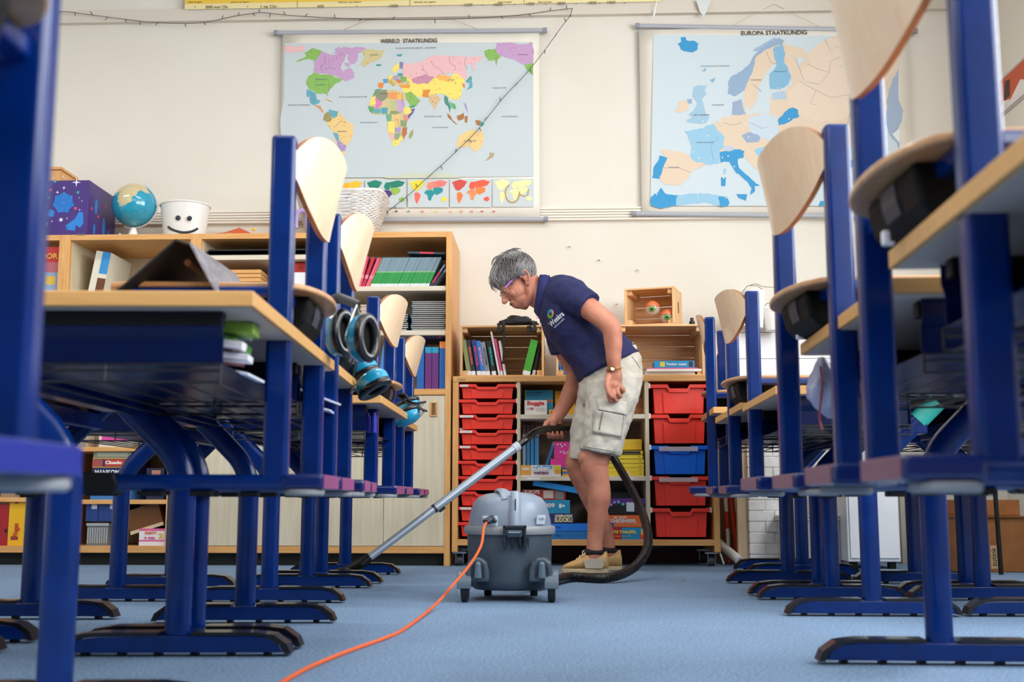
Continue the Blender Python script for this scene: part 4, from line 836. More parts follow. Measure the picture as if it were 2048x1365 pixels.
# ------------------------------------------------------------------ low cabinet with red trays
YR = 5.13; DR = .40
def xr(px, py=900): return at_y(px, py, YR).x
def zr(py, px=1170): return at_y(px, py, YR).z
XA, XB = xr(904, 1000), xr(1439, 1000); ZC = zr(752)
rc = thing('tray_cabinet', 'low beech cabinet on castors with red trays and game shelves', 'cabinet', ((XA + XB) / 2, YR + DR / 2, 0))
t = .026; zb = zr(1092); zb1 = zr(1080); zf = zr(1105)
panel(rc, 'side_panel', XA, XA + t, YR, YR + DR, zf, ZC - t, WOODZ); panel(rc, 'side_panel', XB - t, XB, YR, YR + DR, zf, ZC - t, WOODZ)
panel(rc, 'top_panel', XA, XB, YR - .002, YR + DR, ZC - t, ZC, WOODX, .003); panel(rc, 'bottom_panel', XA + t, XB - t, YR, YR + DR, zb, zb1, WOODX)
panel(rc, 'back_panel', XA + t, XB - t, YR + DR - .01, YR + DR, zb1, ZC - t, mat('#b8a88c', .6))
xd0, xd1 = xr(1034), xr(1040.5); xe0, xe1 = xr(1291), xr(1299)
for a, c in ((xd0, xd1), (xe0, xe1)): panel(rc, 'divider', a, c, YR + .003, YR + DR - .01, zb1, ZC - t, CREAM)
zs1, zs2 = zr(829), zr(953)
for s in (zs1, zs2): panel(rc, 'shelf', xd1, xe0, YR + .004, YR + DR - .01, s - .02, s, CREAMX)
for x in (1068, 1170, 1255): p = at_y(x, 957.5, YR); panel(rc, 'shelf_label', p.x - .03, p.x + .03, YR + .0025, YR + .004, p.z - .006, p.z + .004, WHITE, 0)
for px in (918, 1425):
    cx = xr(px, 1115)
    for yy in (YR + .05, YR + DR - .05):
        b = MB(); b.box(cx - .03, cx + .03, yy - .03, yy + .03, zf - .008, zf); b.box(cx - .018, cx - .015, yy - .02, yy + .02, .012, zf - .008); b.box(cx + .015, cx + .018, yy - .02, yy + .02, .012, zf - .008)
        k = b.build('castor', STEEL, rc, org=rc.location, smooth=0)
        b = MB(); b.tube([(cx - .013, yy, .022), (cx + .013, yy, .022)], .022, 16); b.build('wheel', mat('#3a4048', .4), k, org=rc.location)
for a in (XA + t, xe1): panel(rc, 'castor_rail', a, a + .06, YR + .03, YR + .2, zb - .012, zb, mat('#22262a', .5), 0)
def tray(x0, x1, z0, z1, m, deep=False):
    W_ = x1 - x0; H_ = z1 - z0; cx = (x0 + x1) / 2; lip = .0135 if not deep else .016; dip = .0125 if not deep else .020
    b = MB(); f = lambda u: x0 + W_ * u
    # lip following the dipped front edge
    top = [(0, 0), (.30, 0), (.345, dip), (.645, dip), (.69, 0), (1, 0)]
    P = [(f(u), z1 - d) for u, d in top] + [(f(u) , z1 - d - lip) for u, d in reversed([(0, 0), (.29, 0), (.33, dip), (.66, dip), (.70, 0), (1, 0)])]
    b.prism(P, YR + .006, YR + .028)
    # tapered body: two wings and a proud middle panel
    bt = z1 - lip; e = .05; e2 = .075
    def fr(u0, u1, v0, v1, ya, yb, zt_, zb_):   # slab with tapered sides
        vs = [(f(u0), ya, zt_), (f(u1), ya, zt_), (f(v1), ya, zb_), (f(v0), ya, zb_), (f(u0), yb, zt_), (f(u1), yb, zt_), (f(v1), yb, zb_), (f(v0), yb, zb_)]
        b._add(vs, [(0, 1, 2, 3), (4, 7, 6, 5), (0, 4, 5, 1), (1, 5, 6, 2), (2, 6, 7, 3), (3, 7, 4, 0)])
    fr(e, 1 - e, e2, 1 - e2, YR + .022, YR + .034, bt, z0)
    fr(.215, .785, .235, .765, YR + .014, YR + .030, bt - dip, z0)
    b.box(f(e2), f(e2) + .004, YR + .03, YR + .33, z0, z1 - .004); b.box(f(1 - e2) - .004, f(1 - e2), YR + .03, YR + .33, z0, z1 - .004); b.box(f(e2), f(1 - e2), YR + .03, YR + .33, z0, z0 + .004)
    b.box(f(e2), f(1 - e2), YR + .326, YR + .33, z0, z1 - .01)
    b.box(f(0), f(.06), YR + .028, YR + .33, z1 - .012, z1 - .004); b.box(f(.94), f(1), YR + .028, YR + .33, z1 - .012, z1 - .004)
    return b.build('drawer', m, rc, org=rc.location, smooth=0, bevel=.0012, seg=2)
RED = mat('#f03c2c', .32); BLU = mat('#0a6ce6', .32)
# white runners behind each tray
for i in range(10):
    ya = 768.5 + 30.75 * i; z1 = zr(ya, 970); z0 = zr(ya + 28.2, 970)
    d = tray(xr(916), xr(1032), z0, z1, RED)
    for px0, px1 in ((913, 916), (1032, 1034)): panel(rc, 'runner', xr(px0), xr(px1), YR + .008, YR + .3, z1 - .016, z1 + .004, WHITE, 0)
    w = {0: 16, 2: 26, 3: 24, 4: 20, 8: 22}.get(i)
    if w:
        p = at_y(920, ya + 3, YR); q = at_y(920 + w, ya + 3, YR); b = MB(); b.box(p.x, q.x, YR + .004, YR + .0058, p.z - .0055, p.z + .004); b.build('name_label', WHITE, d, org=rc.location, smooth=0)
        text('kleurpotloden'[:6 + w // 4], .006, mat('#8a8a90', .6), d, V(((p.x + q.x) / 2, YR + .0035, p.z)), org=rc.location, width=(q.x - p.x) * .8)
cols = [RED, RED, BLU, RED, RED]
for i, (a, c) in enumerate(((769, 827), (829.5, 887), (892, 949), (953.5, 1012), (1017.5, 1075))):
    d = tray(xr(1303), xr(1418), zr(c, 1360), zr(a, 1360), cols[i], True)
    for px0, px1 in ((1299, 1303), (1418, 1421)): panel(rc, 'runner', xr(px0), xr(px1), YR + .008, YR + .3, zr(a) - .018, zr(a) + .004, WHITE, 0)
    if i in (2, 3):
        p = at_y(1318, a + 3, YR); q = at_y(1396, a + 3, YR); b = MB(); b.box(p.x, q.x, YR - .001, YR + .0055, p.z - .018, p.z + .002); b.build('clear_clip', mat('#f0e4ea', .2, alpha=.45), d, org=rc.location, bevel=.002)
o = text('SCHOLTE', .013, mat('#6c8a4a', .6), rc, at_y(923, 760, YR - .003), width=.036)
o = text('SCHOLTE', .013, mat('#6c8a4a', .6), u1, at_y(162, 470, YF - .001), width=.036)
b = MB(); p = at_y(925, 859, YR + .04); b.box(p.x - .012, p.x + .055, YR + .04, YR + .12, p.z - .02, p.z + .006); b.box(p.x + .02, p.x + .05, YR + .0395, YR + .04, p.z - .015, p.z + .004, 1)
tag(b.build('paper_card', [mat('#efe6e6', .6), mat('#d84a5a', .6)], org=p, smooth=0), 'red and white card sticking out of fourth red tray', 'card')

# ------------------------------------------------------------------ games and books on the middle shelves
YI = YR + .03
def it(name, label, cat, r, cols, zb_, Y=YI, dep=.2, group=None, txt=(), lean=0): return item(name, label, cat, r, Y, dep, cols, group, txt=txt, lean=lean, zbase=zb_)
it('game_box', 'blue box with orange corner behind the white game', 'box', (1050, 781, 1106, 829), ['#2fa6d8', ('#e0824a', .75, .36, 1, .45), ('#a8c83a', 0, 0, .03, .45)], zs1, YI + .09, .14, txt=(('Stenvert rekenen', 1068, 786, 32, .012, '#16508a'), ('Oefenen groep 5', 1066, 790.5, 24, .007, '#16508a')))
it('game_box', 'white word game box with red lettering on top shelf', 'board game', (1049, 801, 1094, 829), ['#efece4'], zs1, YI, .08, txt=(('Boggle', 1071, 807, 34, .024, '#e0383c'), ('8+', 1064.5, 818, 7, .014, '#e0383c'), ('leeftijd', 1057, 818, 8, .007, '#4a9ac8'), ('spel voor iedereen', 1081, 817, 17, .005, '#8a8a90'), ('zoek de woorden', 1081, 821, 17, .005, '#8a8a90')))
it('game_box', 'yellow box with orange letters behind her forearm', 'box', (1110, 783, 1150, 829), ['#f2b62a'], zs1, YI + .1, .12, txt=(('Het', 1118, 788, 12, .012, '#d8802a'),))
it('card_pack', 'small yellow and red card pack left of her forearm', 'box', (1098, 820, 1112, 829), ['#f0c040', ('#d83a2a', .2, .3, .7, .7)], zs1, YI, .1)
it('wooden_case', 'lower brown wooden case behind her shorts', 'box', (1245, 813, 1289, 829), mat('#a8682e', .5, kind='wood_x', col2='#8f5422', scale=2), zs1, YI + .05)
it('wooden_case', 'upper brown wooden case behind her shorts', 'box', (1245, 795, 1289, 812), mat('#b8742f', .5, kind='wood_x', col2='#8f5422', scale=2), zr(812.6), YI + .05)
for i, (a, c) in enumerate(((1045, 1052), (1053, 1060), (1061, 1068), (1069, 1078))):
    x0, x1, z0, z1 = rect(a, 851, c, 953, YI + .1)
    book(('leftmost light blue book behind the word game', 'second light blue book from the white divider', 'third light blue book from the white divider', 'widest light blue book with white edge')[i], (x0 + x1) / 2, YI + .1, zs2, (x1 - x0) * .92, z1 - zs2, 0, [('#4aa3de' if i else '#a9d2ea', 0, .78), ('#c9d8e6', .78, .82), ('#6a4450', .82, 1)], 'blue books on the middle shelf', page='#dfe8f4')
o = book('blue book leaning beside the pink cartons', at_y(1085, 950, YI + .1).x, YI + .1, zs2, .013, .165, .33, [('#3f9ade', 0, .9), ('#9ac8ea', .9, 1)], None)
it('pink_carton', 'pink carton with white triangles, upper one', 'box', (1108, 884, 1150, 917), ['#ee3fa0'], zr(917), YI + .06, .15)
it('pink_carton', 'pink carton with white triangles, lower one', 'box', (1101, 918, 1150, 953), ['#ee3fa0', ('#d84a94', 0, .0, 1, .06)], zs2, YI + .05, .15)
pc = bpy.data.objects['pink_carton']; b = MB()
for x, y in ((1115, 889), (1121, 889), (1124, 893), (1130, 890), (1121, 904), (1127, 904), (1130, 907), (1135, 905)):
    p = at_y(x, y, YI + .0595); b.prism([(p.x - .005, p.z - .004), (p.x + .005, p.z - .004), (p.x, p.z + .005)], YI + .0585, YI + .0595)
b.build('triangle_print', WHITE, pc, org=pc.location, smooth=0)
it('quiz_game', 'white and orange quiz game lying at front of middle shelf', 'board game', (1041, 931, 1122, 953), ['#efe9ea', ('#f0a83a', 0, 0, .26, .9), ('#e8d83a', .82, .05, 1, .7), ('#e8a84a', .86, .4, 1, .8), ('#58b4e0', .32, .05, .78, .3)], zs2, YR + .008, .16, txt=(('WEPSO', 1052, 939, 16, .016, '#f6f0e8'), ('Zeker', 1083, 937, 34, .028, '#ffffff'), ('WETEN?', 1082, 947, 30, .014, '#8a4a6a')))
for k, (c, t_) in enumerate((('#f0a84a', 'orange flat game at the bottom of the small pile'), ('#3a8ac8', 'blue flat game in the small pile behind her knee'), ('#f2c04a', 'yellow flat game in small pile behind her knee'), ('#2a78b8', 'dark blue flat game topping the small pile'))):
    it('flat_game', t_, 'board game', (1124, 948.6 - 4.5 * k, 1165, 953 - 4.5 * k), [c], zs2 + .0103 * k, YR + .02, .18)
for k in range(5):
    it('yellow_puzzle_box', ('flat yellow box at bottom of yellow stack', 'flat yellow box second from bottom of yellow stack', 'flat yellow box in middle of yellow stack', 'flat yellow box fourth from bottom of yellow stack', 'flat yellow box fifth from bottom under the black one')[k], 'box', (1200, 944.8 - 8.5 * k, 1288 - (k == 4) * 2, 952.8 - 8.5 * k), ['#ecd02e', ('#8a7a1a', .9, .38, .93, .6)], zs2 + .0194 * k, YI, .2, 'flat yellow boxes on the middle shelf')
it('black_yellow_box', 'black fronted box with yellow rim above yellow stack', 'box', (1215, 902, 1286, 911), ['#e0c020', ('#22241f', .03, .15, .93, .9)], zs2 + .0975, YI, .2)
it('yellow_carton', 'tall plain yellow carton on top of yellow stack', 'box', (1220, 879, 1284, 901), ['#dcb414'], zs2 + .1185, YI + .03, .18)
it('price_card', 'small pale orange card leaning at front of the yellow stack', 'card', (1240, 944, 1259, 953), ['#f4d8b0', ('#e08a80', .2, .4, .9, .6)], zs2, YR + .010, .003)
z4 = zb1
it('blue_file_box', 'dark blue flat file box at bottom of lower shelf', 'box', (1060, 1064, 1196, 1080), ['#1a70b8', ('#2f86c8', 0, 0, 1, .12)], z4, YI, .24, txt=(('SCHUBI', 1116, 1072, 10, .010, '#0f4a8a'),))
it('blue_file_box', 'bright blue flat file box second from bottom shelf', 'box', (1060, 1048, 1196, 1063), ['#1478e0'], zr(1063.6), YI, .24, txt=(('SCHUBI', 1116, 1055, 10, .010, '#0f4a9a'),))
it('number_puzzle', 'navy number puzzle box with yellow lettering', 'board game', (1090, 1028, 1147, 1047), ['#242a6a', ('#4a4a8a', 0, 0, 1, .06)], zr(1047.6), YI, .2, txt=(('COMPILATION', 1127, 1033, 34, .014, '#e6e2c0'), ('SUDOKU', 1127, 1041, 35, .026, '#efe6a8')))
it('family_game', 'teal game box with white age print', 'board game', (1060, 1001, 1140, 1027), ['#1a8ab4', ('#2a9ac4', 0, 0, 1, .08)], zr(1027.6), YI, .2, txt=(('1009', 1096, 1012, 24, .026, '#f2dce4'), ('8+', 1124, 1013, 12, .026, '#eef4f4')))
it('europe_game', 'dark red travel board game with two pictures', 'board game', (1044, 980, 1131, 1000), ['#a82a2a', ('#c8b8a8', .49, .1, .72, .85), ('#7a7a78', .76, .1, .95, .95)], zr(1000.6), YI + .01, .2, txt=(('EUROPE', 1064, 985, 30, .022, '#e8c8b8'),))
x0 = at_y(1066, 966, YI); x1 = at_y(1178, 986, YI)
b = MB(); ang = math.atan2(x0.z - x1.z, x1.x - x0.x); L_ = (x1 - x0).length
b.xf = Matrix.Rotation(ang, 4, 'Y'); b.box(0, L_, 0, .22, -.013, .013)
o = b.build('blue_box', mat('#1f92dc', .4), smooth=0, bevel=.002); o.location = x0; tag(o, 'bright blue flat box resting tilted across the lower shelf games', 'box')
it('activity_box', 'purple and black craft box with coloured discs', 'board game', (1196, 1003, 1294, 1024), ['#5a2a86', ('#101418', .0, .45, .98, 1), ('#1a9a7a', .0, 0, .26, .5), ('#dfe6ee', .58, .3, .74, 1), ('#2aa0d8', .965, 0, 1, 1)], zr(1029.6), YI, .2)
ab = bpy.data.objects['activity_box']
b = MB()
for k, (x, y) in enumerate(((1229, 1011), (1237, 1010), (1246, 1015), (1222, 1016))): b.ball(at_y(x, y, YI - .003), (.007, .001, .007), 10, 4, k % 3)
b.build('disc_print', [mat('#b48ad0', .5), mat('#6ab8e0', .5), mat('#5ac0a0', .5)], ab, org=ab.location)
it('black_flat_tray', 'black flat tray between craft box and orange game', 'tray', (1196, 1024, 1294, 1030), ['#101010'], zr(1030.2), YI, .2)
bpy.data.objects['activity_box'].location.z = zr(1024)
it('history_game', 'orange history board game with white lettering', 'board game', (1196, 1031, 1288, 1055), ['#f0702a', ('#2a58b8', .0, .62, .34, 1), ('#e89a6a', .35, .7, .9, .78)], zr(1055.4), YI, .2, txt=(('HET GROTE', 1240, 1036, 26, .013, '#f6dcc8'), ('GESCHIEDENISSPEL', 1241, 1043, 62, .020, '#f6eee8')))
it('language_game', 'red and blue language board game with yellow lettering', 'board game', (1196, 1056, 1291, 1080), ['#1f98d8', ('#b8283c', 0, 0, .50, 1), ('#e04a3a', .88, .45, 1, .95), ('#f0d04a', .91, .1, .97, .6)], z4, YI, .2, txt=(('GROTE TAALSPEL', 1242, 1065, 60, .017, '#f2e05a'), ('onderdeel 1 en 2', 1238, 1073, 44, .012, '#f0b83a')))
it('dark_case', 'dark grey case at the back of lower right shelf', 'box', (1222, 985, 1262, 1001), ['#2a2830'], zr(1002.5), YI + .12, .1)

# ------------------------------------------------------------------ pine crates standing on the cabinet
def crate(label, x0, x1, z0, z1, yf, dep, rz=0, hole=True):
    w = x1 - x0; h = z1 - z0
    r = thing('pine_crate', label, 'crate', ((x0 + x1) / 2, yf + dep / 2, z0 + .0005), 'pine crates on the tray cabinet', rz)
    def sl(nm, a, c, d, e, f, g, m=PINE): 
        b = MB(); b.box(a, c, d, e, f, g); return b.build(nm, m, r, smooth=0, bevel=.0015)
    t = .009; hw = w / 2; hd = dep / 2
    for k in range(3):       # top and bottom slats run left to right
        ya = -hd + dep * (k / 3) + .002; yb = -hd + dep * ((k + 1) / 3) - .004
        sl('slat', -hw, hw, ya, yb, h - t, h); sl('slat', -hw, hw, ya, yb, 0, t)
    n = 4 if h > .18 else 3
    for k in range(n):       # back slats with light between
        sl('slat', -hw, hw, hd - .008, hd, t + (h - 2 * t) * k / n + .0015, t + (h - 2 * t) * (k + 1) / n - .0015)
    for s in (-1, 1):        # end boards
        xa, xb = (-hw, -hw + .011) if s < 0 else (hw - .011, hw)
        for k in range(3): sl('end_board', xa, xb, -hd + dep * k / 3 + .001, -hd + dep * (k + 1) / 3 - .004, t, h - t, PINEZ)
        for f in (0, 1):
            zz = t if f == 0 else h - t - .022
            xc, xd = (xb, xb + .022) if s < 0 else (xa - .022, xa)
            sl('corner_block', xc, xd, -hd + .012, hd - .01, zz, zz + .022, PINE)
        if hole and s > 0:
            b = MB(); b.tube([(hw + .0008, 0, h * .38), (hw + .0008, 0, h * .66)], .011, 10, ell=(1, .08), up=(0, 1, 0)); b.build('hand_hole', mat('#5a3418', .7), r)
    return r
cz = ZC
yc = YR + .04
a, c, _, z1 = rect(920, 651, 1088, 752, yc); crate('pine crate of upright books left of the person', a, c, cz, z1, yc, .30)
a, c, _, z1b = rect(1112, 652, 1228, 752, yc); crate('pine crate half hidden behind the person\'s body', a, c, cz, z1b, yc, .30)
a, c, _, z1c = rect(1237, 649, 1409, 752, yc); crate('pine crate holding a magazine pile right of person', a, c, cz, z1c, yc, .30)
a, c, z0, z1 = rect(1260, 570, 1362, 648, yc + .03)
crate('small pine crate on top, holding two glass eyes', a, c, z1c, z1c + .178, yc + .04, .20, rz=math.radians(-16))
# books in the first crate
zc_ = cz + .0105; yk = yc + .02
bl = [(924, 937, 934, '#8f9a5c', '#cfd6b0', 'olive green library book at the left end of crate', '', 680), (934, 946, 943, '#2b2c38', '#d8603a', 'dark library book with orange letters, second in crate', 'SKIK', 680),
      (946, 957, 954, '#2c3a78', '#c83a8a', 'navy library book with pink letters, third in crate', 'BENTELEI', 680), (956, 966, 963, '#2f7ed0', '#e08ab0', 'bright blue library book, fourth in the crate', 'PIP', 682),
      (966, 975, 972, '#8d949a', '#4a5058', 'grey library book in middle of crate', 'C3', 684), (975, 987, 984, '#16181c', '#2ac0b8', 'black library book with turquoise and white letters', 'OKEE DE RAAF', 682)]
for tx, bxp, bx2, c, c2, lab, s, ty in bl:
    x = at_y((bxp + bx2) / 2 + 3, 749, yk).x; th = (bx2 - bxp if bx2 > bxp else 9) and .0195
    h_ = at_y(tx, ty, yk).z - zc_
    o = book(lab, x, yk, zc_, th, h_ * 1.01, -.165, [('#eef0f2', 0, .12), (c, .12, 1)], 'library books in the left crate', page='#f0f0ee')
    if s:
        q = text(s, .011, mat(c2, .5), o, V((0, 0, 0)), (pi / 2, pi / 2 - .165, 0), org=(0, 0, 0), width=h_ * .55, bold=.0006)
        q.location = V((math.sin(-.165) * h_ * .55, -.0022, h_ * .55)); q.rotation_euler = (pi / 2, pi / 2 - .165, 0)
for px, c, h_, w_, ln, lab, d in ((999, '#eceaf0', .205, .008, -.19, 'tall thin white book standing above its neighbours in crate', .0), (1004, '#e04a78', .170, .010, -.19, 'pink spined book beside the tall white one', 0), (1010, '#e4d6cc', .160, .010, -.16, 'pale flowered book at right end of the left group', 0)):
    book(lab, at_y(px, 749, yk).x, yk, zc_, w_, h_, ln, [('#eef0f2', 0, .12), (c, .12, 1)], 'library books in the left crate')
book('thick green book leaning at right in the first crate', at_y(1052, 749, yk).x, yk, zc_, .034, .165, .24, [('#eef0f2', 0, .12), ('#4fae3c', .12, 1)], None, page='#4a8a3a')
book('dark brown book leaning behind the thick green book', at_y(1067, 749, yk).x, yk + .01, zc_, .014, .150, .2, [('#e4e4e4', 0, .16), ('#2a1a18', .16, 1)], None)
for k, px in enumerate((1124, 1130)): book(('left blue book in the crate behind the person', 'right blue book in the crate behind the person')[k], at_y(px, 749, yk).x, yk, zc_, .010, .06, -.2, [('#3f7fd0', 0, 1)], None)
# knotted black rope
RP = mat('#141316', .7, kind='rope', col2='#26242a', scale=20)
b = MB(); zt_ = z1 = at_y(1030, 651, yc).z; ctr = at_y(1036, 640, yc + .05)
for k in range(9):
    rr = .03 + .006 * k; hh = zt_ + .010 + .032 * (1 - k / 9)
    P = [V((ctr.x + rr * 1.1 * math.cos(a) + .006 * math.sin(3 * a + k), ctr.y + rr * .8 * math.sin(a), hh + .004 * math.sin(2 * a + 2 * k))) for a in [2 * pi * j / 20 for j in range(20)]]
    b.tube(P, .0062, 6)
for pts in ([(998, 650, -.012), (997, 662, -.018), (1002, 664, -.02), (1006, 652, -.012), (1012, 640, .02)], [(1006, 647, 0), (1008, 652, -.016), (1008, 690, -.018), (1007, 722, -.018)], [(1035, 640, .0), (1060, 643, .0), (1068, 650, -.014), (1072, 660, -.02), (1066, 662, -.02), (1060, 652, -.014)], [(1056, 652, .01), (1057, 660, -.012), (1057, 669, -.012)]):
    b.tube(smooth_path([at_y(x, y, yc + d) for x, y, d in pts], 4), .0062 if pts[0][0] != 1006 else .0052, 7)
b.ball(at_y(1007, 725, yc - .018), .009, 8, 6)
tag(b.build('black_rope', RP, org=(ctr.x, ctr.y, zt_)), 'coiled black rope lying on the left crate with ends hanging down', 'rope')
# magazines, game, standing magazine, eyes, bottle
zz = cz + .0105
for k, (a, c, h_, col, lab) in enumerate(((1290, 1390, .012, '#dfe2e2', 'grey white magazine at bottom of the crate pile'), (1293, 1403, .012, '#f4f4f6', 'white magazine in middle of the crate pile'), (1296, 1396, .006, '#e85a98', 'pink edged magazine on top of the crate pile'))):
    x0, x1, _, _ = rect(a, 740, c, 748, yk); b = MB(); b.box(x0, x1, yk - .012 * (k == 1), yk + .2, zz, zz + h_); o = b.build('magazine', mat(col, .5), org=((x0 + x1) / 2, yk, zz), smooth=0, bevel=.001); tag(o, lab, 'magazine', 'magazines in the right crate'); zz += h_ + .0004
item('card_game', 'blue flat game box on the magazine pile in crate', 'board game', (1309, 722, 1389, 735), yk, .12, ['#2a9ad4', ('#e8d84a', .14, .15, .26, .85), ('#3a4048', .86, .1, .96, .9)], zbase=zz, txt=(('Triominos', 1343, 729, 22, .014, '#dff0fa'), ('compact', 1365, 729, 16, .014, '#dff0fa')))
book('white and blue magazine standing behind her hip in crate', at_y(1277, 749, yk).x, yk, zc_, .016, .150, -.20, [('#f0f2f8', 0, .7), ('#b8d0ea', .7, 1)], None, page='#f0f2f8')
for k, (px, py) in enumerate(((1305, 617), (1335, 627))):
    p = at_y(px, py, yc + .06); rr = .0345; p.z = z1c + .0105 + rr + (.0) if k else p.z
    r = thing('glass_eye', ('left round glass eye with green iris, higher one in small crate', 'right round glass eye with green iris, lower one in small crate')[k], 'ornament', (p.x, p.y, p.z - rr), 'two eye ornaments')
    b = MB(); b.ball(p, rr, 24, 16); o = b.build('eyeball', mat('#e4d4c8', .08, coat=.8, alpha=.6), r, org=r.location, smooth=180)
    b = MB(); n_ = 14; v = []
    b.lathe([(0.0, rr * 1.02), (rr * .4, rr * .94), (rr * .72, rr * .72), (rr * .93, rr * .42), (rr * 1.02, .004), (rr * .985, .003)], 24, p); b.build('eyelid', mat('#ea7a44', .2, coat=.6, alpha=.85), r, org=r.location, smooth=180)
    d = V((-.15, -1, -.25)).normalized(); q = p + d * rr * .93; rot = d.to_track_quat('Z', 'Y').to_matrix()
    b = MB(); b.ball(q, (.0145, .0145, .005), 20, 6, rot=rot); b.build('iris', mat('#5f9a3c', .2, coat=.6), r, org=r.location, smooth=180)
    b = MB(); b.ball(q + d * .0035, (.006, .006, .003), 12, 6, rot=rot); b.build('pupil', mat('#10140c', .1), r, org=r.location, smooth=180)
b = MB(); p = at_y(1384, 648, yc + .08); p.z = z1c + .001
b.lathe([(0, 0), (.012, 0), (.013, .002), (.013, .022), (.008, .028), (.008, .040), (0, .040)], 14, p); tag(b.build('small_bottle', mat('#1b1d24', .3), org=p), 'small black bottle on the right crate next to top crate', 'bottle')

# ------------------------------------------------------------------ corner at the right: pillar, rods, cupboards, boxes
YW2 = 5.25
x0, x1 = at_y(1443, 1000, WY).x, at_y(1476, 1000, WY).x
b = MB(); b.box(x0 - .04, x1 + .06, WY - .05, WY - .012, 0, .62); tag(b.build('pin_board', mat('#a5836c', .8), org=(x0, WY, 0), smooth=0), 'brown board standing on floor behind the measuring rods', 'board')
xp0, xp1 = at_y(1475, 1000, YW2).x, at_y(1497, 1000, YW2).x
b = MB(); b.box(xp0, xp1, YW2 + .02, YW2 + .06, 0, 1.05); tag(b.build('beech_post', mat('#d8c0a0', .6, kind='wood_z', col2='#cdb290', scale=1), org=(xp0, YW2, 0), smooth=0, bevel=.002), 'upright beech board left of the white brick pier', 'board')
xq0, xq1 = at_y(1497, 1000, YW2).x, at_y(1562, 1000, YW2).x
pier = MB(); pier.box(xq0 + .006, xq1 - .006, YW2 + .006, WY, 0, .82); pier = pier.build('trim_3', mat('#f0ede8', .8), smooth=0); struct(pier); pier['label'] = 'white painted brick pier'
BR = mat('#f8f6f2', .75, kind='paint', col2='#efece6', scale=4, bump=.5, bscale=60)
nrow = 17; hb = .82 / nrow
for i in range(nrow):
    w = xq1 - xq0; off = .5 if i % 2 else .78
    for a, c in ((0, off), (off, 1)):
        b = MB(); j = random.uniform(0, .004)
        b.box(xq0 + w * a + (.002 if a else 0), xq0 + w * c - (.002 if c < 1 else 0), YW2 + .002 - j, YW2 + .05, i * hb + .0008, (i + 1) * hb - .0014)
        b.build('brick', BR, pier, org=(0, 0, 0), smooth=0, bevel=.003)
for k, (p0_, p1_, lab) in enumerate((((1447, 985), (1459, 1122), 'red and white measuring rod leftmost beside tray cabinet'), ((1453, 985), (1476, 1122), 'plain red rod between the two striped rods'), ((1469, 985), (1479, 1118), 'red and white measuring rod nearest the beech board'))):
    a = at_y(p1_[0], p1_[1], 5.33); a.z = .004; c = at_y(p0_[0], p0_[1] - 60, 5.45); d = c - a; L_ = d.length; n_ = 6; b = MB()
    for i in range(n_): b.tube([a + d * (i / n_), a + d * ((i + 1) / n_)], .0085, 10, (i % 2) if k != 1 else 0)
    tag(b.build('measuring_rod', [mat('#d8402a', .4), mat('#f0f0ee', .4)], org=a), lab, 'rod', 'measuring rods in the corner')
a = at_y(1436, 1085, 5.42); c = at_y(1480, 1126, 5.2); b = MB(); c.z = .021
b.tube([a, c], .020, 20); b.tube([c, c + (c - a).normalized() * .0008], .016, 16, 1)
tag(b.build('paper_roll', [mat('#eef0f2', .6), mat('#c8ccd0', .7)], org=c), 'white paper roll leaning on the floor by the castor', 'paper roll')
b = MB(); b.obox(at_y(1444, 1118, 5.16), (.006, .01, .05), (0, -.3, 0)); tag(b.build('white_card', WHITE, org=at_y(1444, 1118, 5.16), smooth=0), 'small white card stuck beside the castor of tray cabinet', 'card')
# white cupboard with drawers and hanging pots
x0 = at_y(1476, 660, WY - .3).x; x1 = RX - .02; YK = WY - .3
zk = [at_y(1600, y, YK).z for y in (760, 717.5, 665, 612, 592)]
r = thing('white_cupboard', 'white wall cupboard with thin drawer joints at right of crates', 'cupboard', ((x0 + x1) / 2, YK, zk[0]))
panel(r, 'cupboard_body', x0, x1, YK + .012, WY, zk[0], zk[3], mat('#e9eaec', .4))
for i in range(3):
    for a, c in ((x0, x0 + (x1 - x0) * .45), (x0 + (x1 - x0) * .45, x1)): panel(r, 'drawer_front', a + .0012, c - .0012, YK, YK + .012, zk[i] + .0012, zk[i + 1] - .0012, mat('#f4f6fa', .35), .001)
for k, (px, py, w_, h_, lab) in enumerate(((1480, 625, .05, .13, 'white plastic pot hanging behind the wooden backrest'), (1508, 620, .055, .17, 'tall white cone shaped pot hanging beside blue column'), (1546, 640, .05, .10, 'short white pot standing before the white cupboard'))):
    p = at_y(px, py, YK - .07); b = MB()
    b.lathe([(0, -h_ / 2), (w_ * .7, -h_ / 2), (w_, h_ / 2), (w_ * .94, h_ / 2), (w_ * .66, -h_ / 2 + .006), (0, -h_ / 2 + .006)], 24, p)
    o = tag(b.build('white_pot', mat('#efefec', .4), org=p), lab, 'pot', 'white pots on the wall')
    b = MB(); b.tube([V((w_ * .9, 0, h_ / 2)) , V((w_ * .4, .02, h_ / 2 + .03)), V((-w_ * .4, .02, h_ / 2 + .03)), V((-w_ * .9, 0, h_ / 2))], .0014, 5); b.build('wire_handle', mat('#3a3a3c', .4), o)
b = MB(); b.tube(smooth_path([at_y(x, y, YK - .02) for x, y in ((1498, 572), (1512, 568), (1528, 574), (1560, 575), (1620, 573))], 4), .0012, 5); tag(b.build('wall_wire', mat('#3a3a3c', .5), org=at_y(1500, 570, YK)), 'thin dark wire strung above the hanging pots', 'wire')
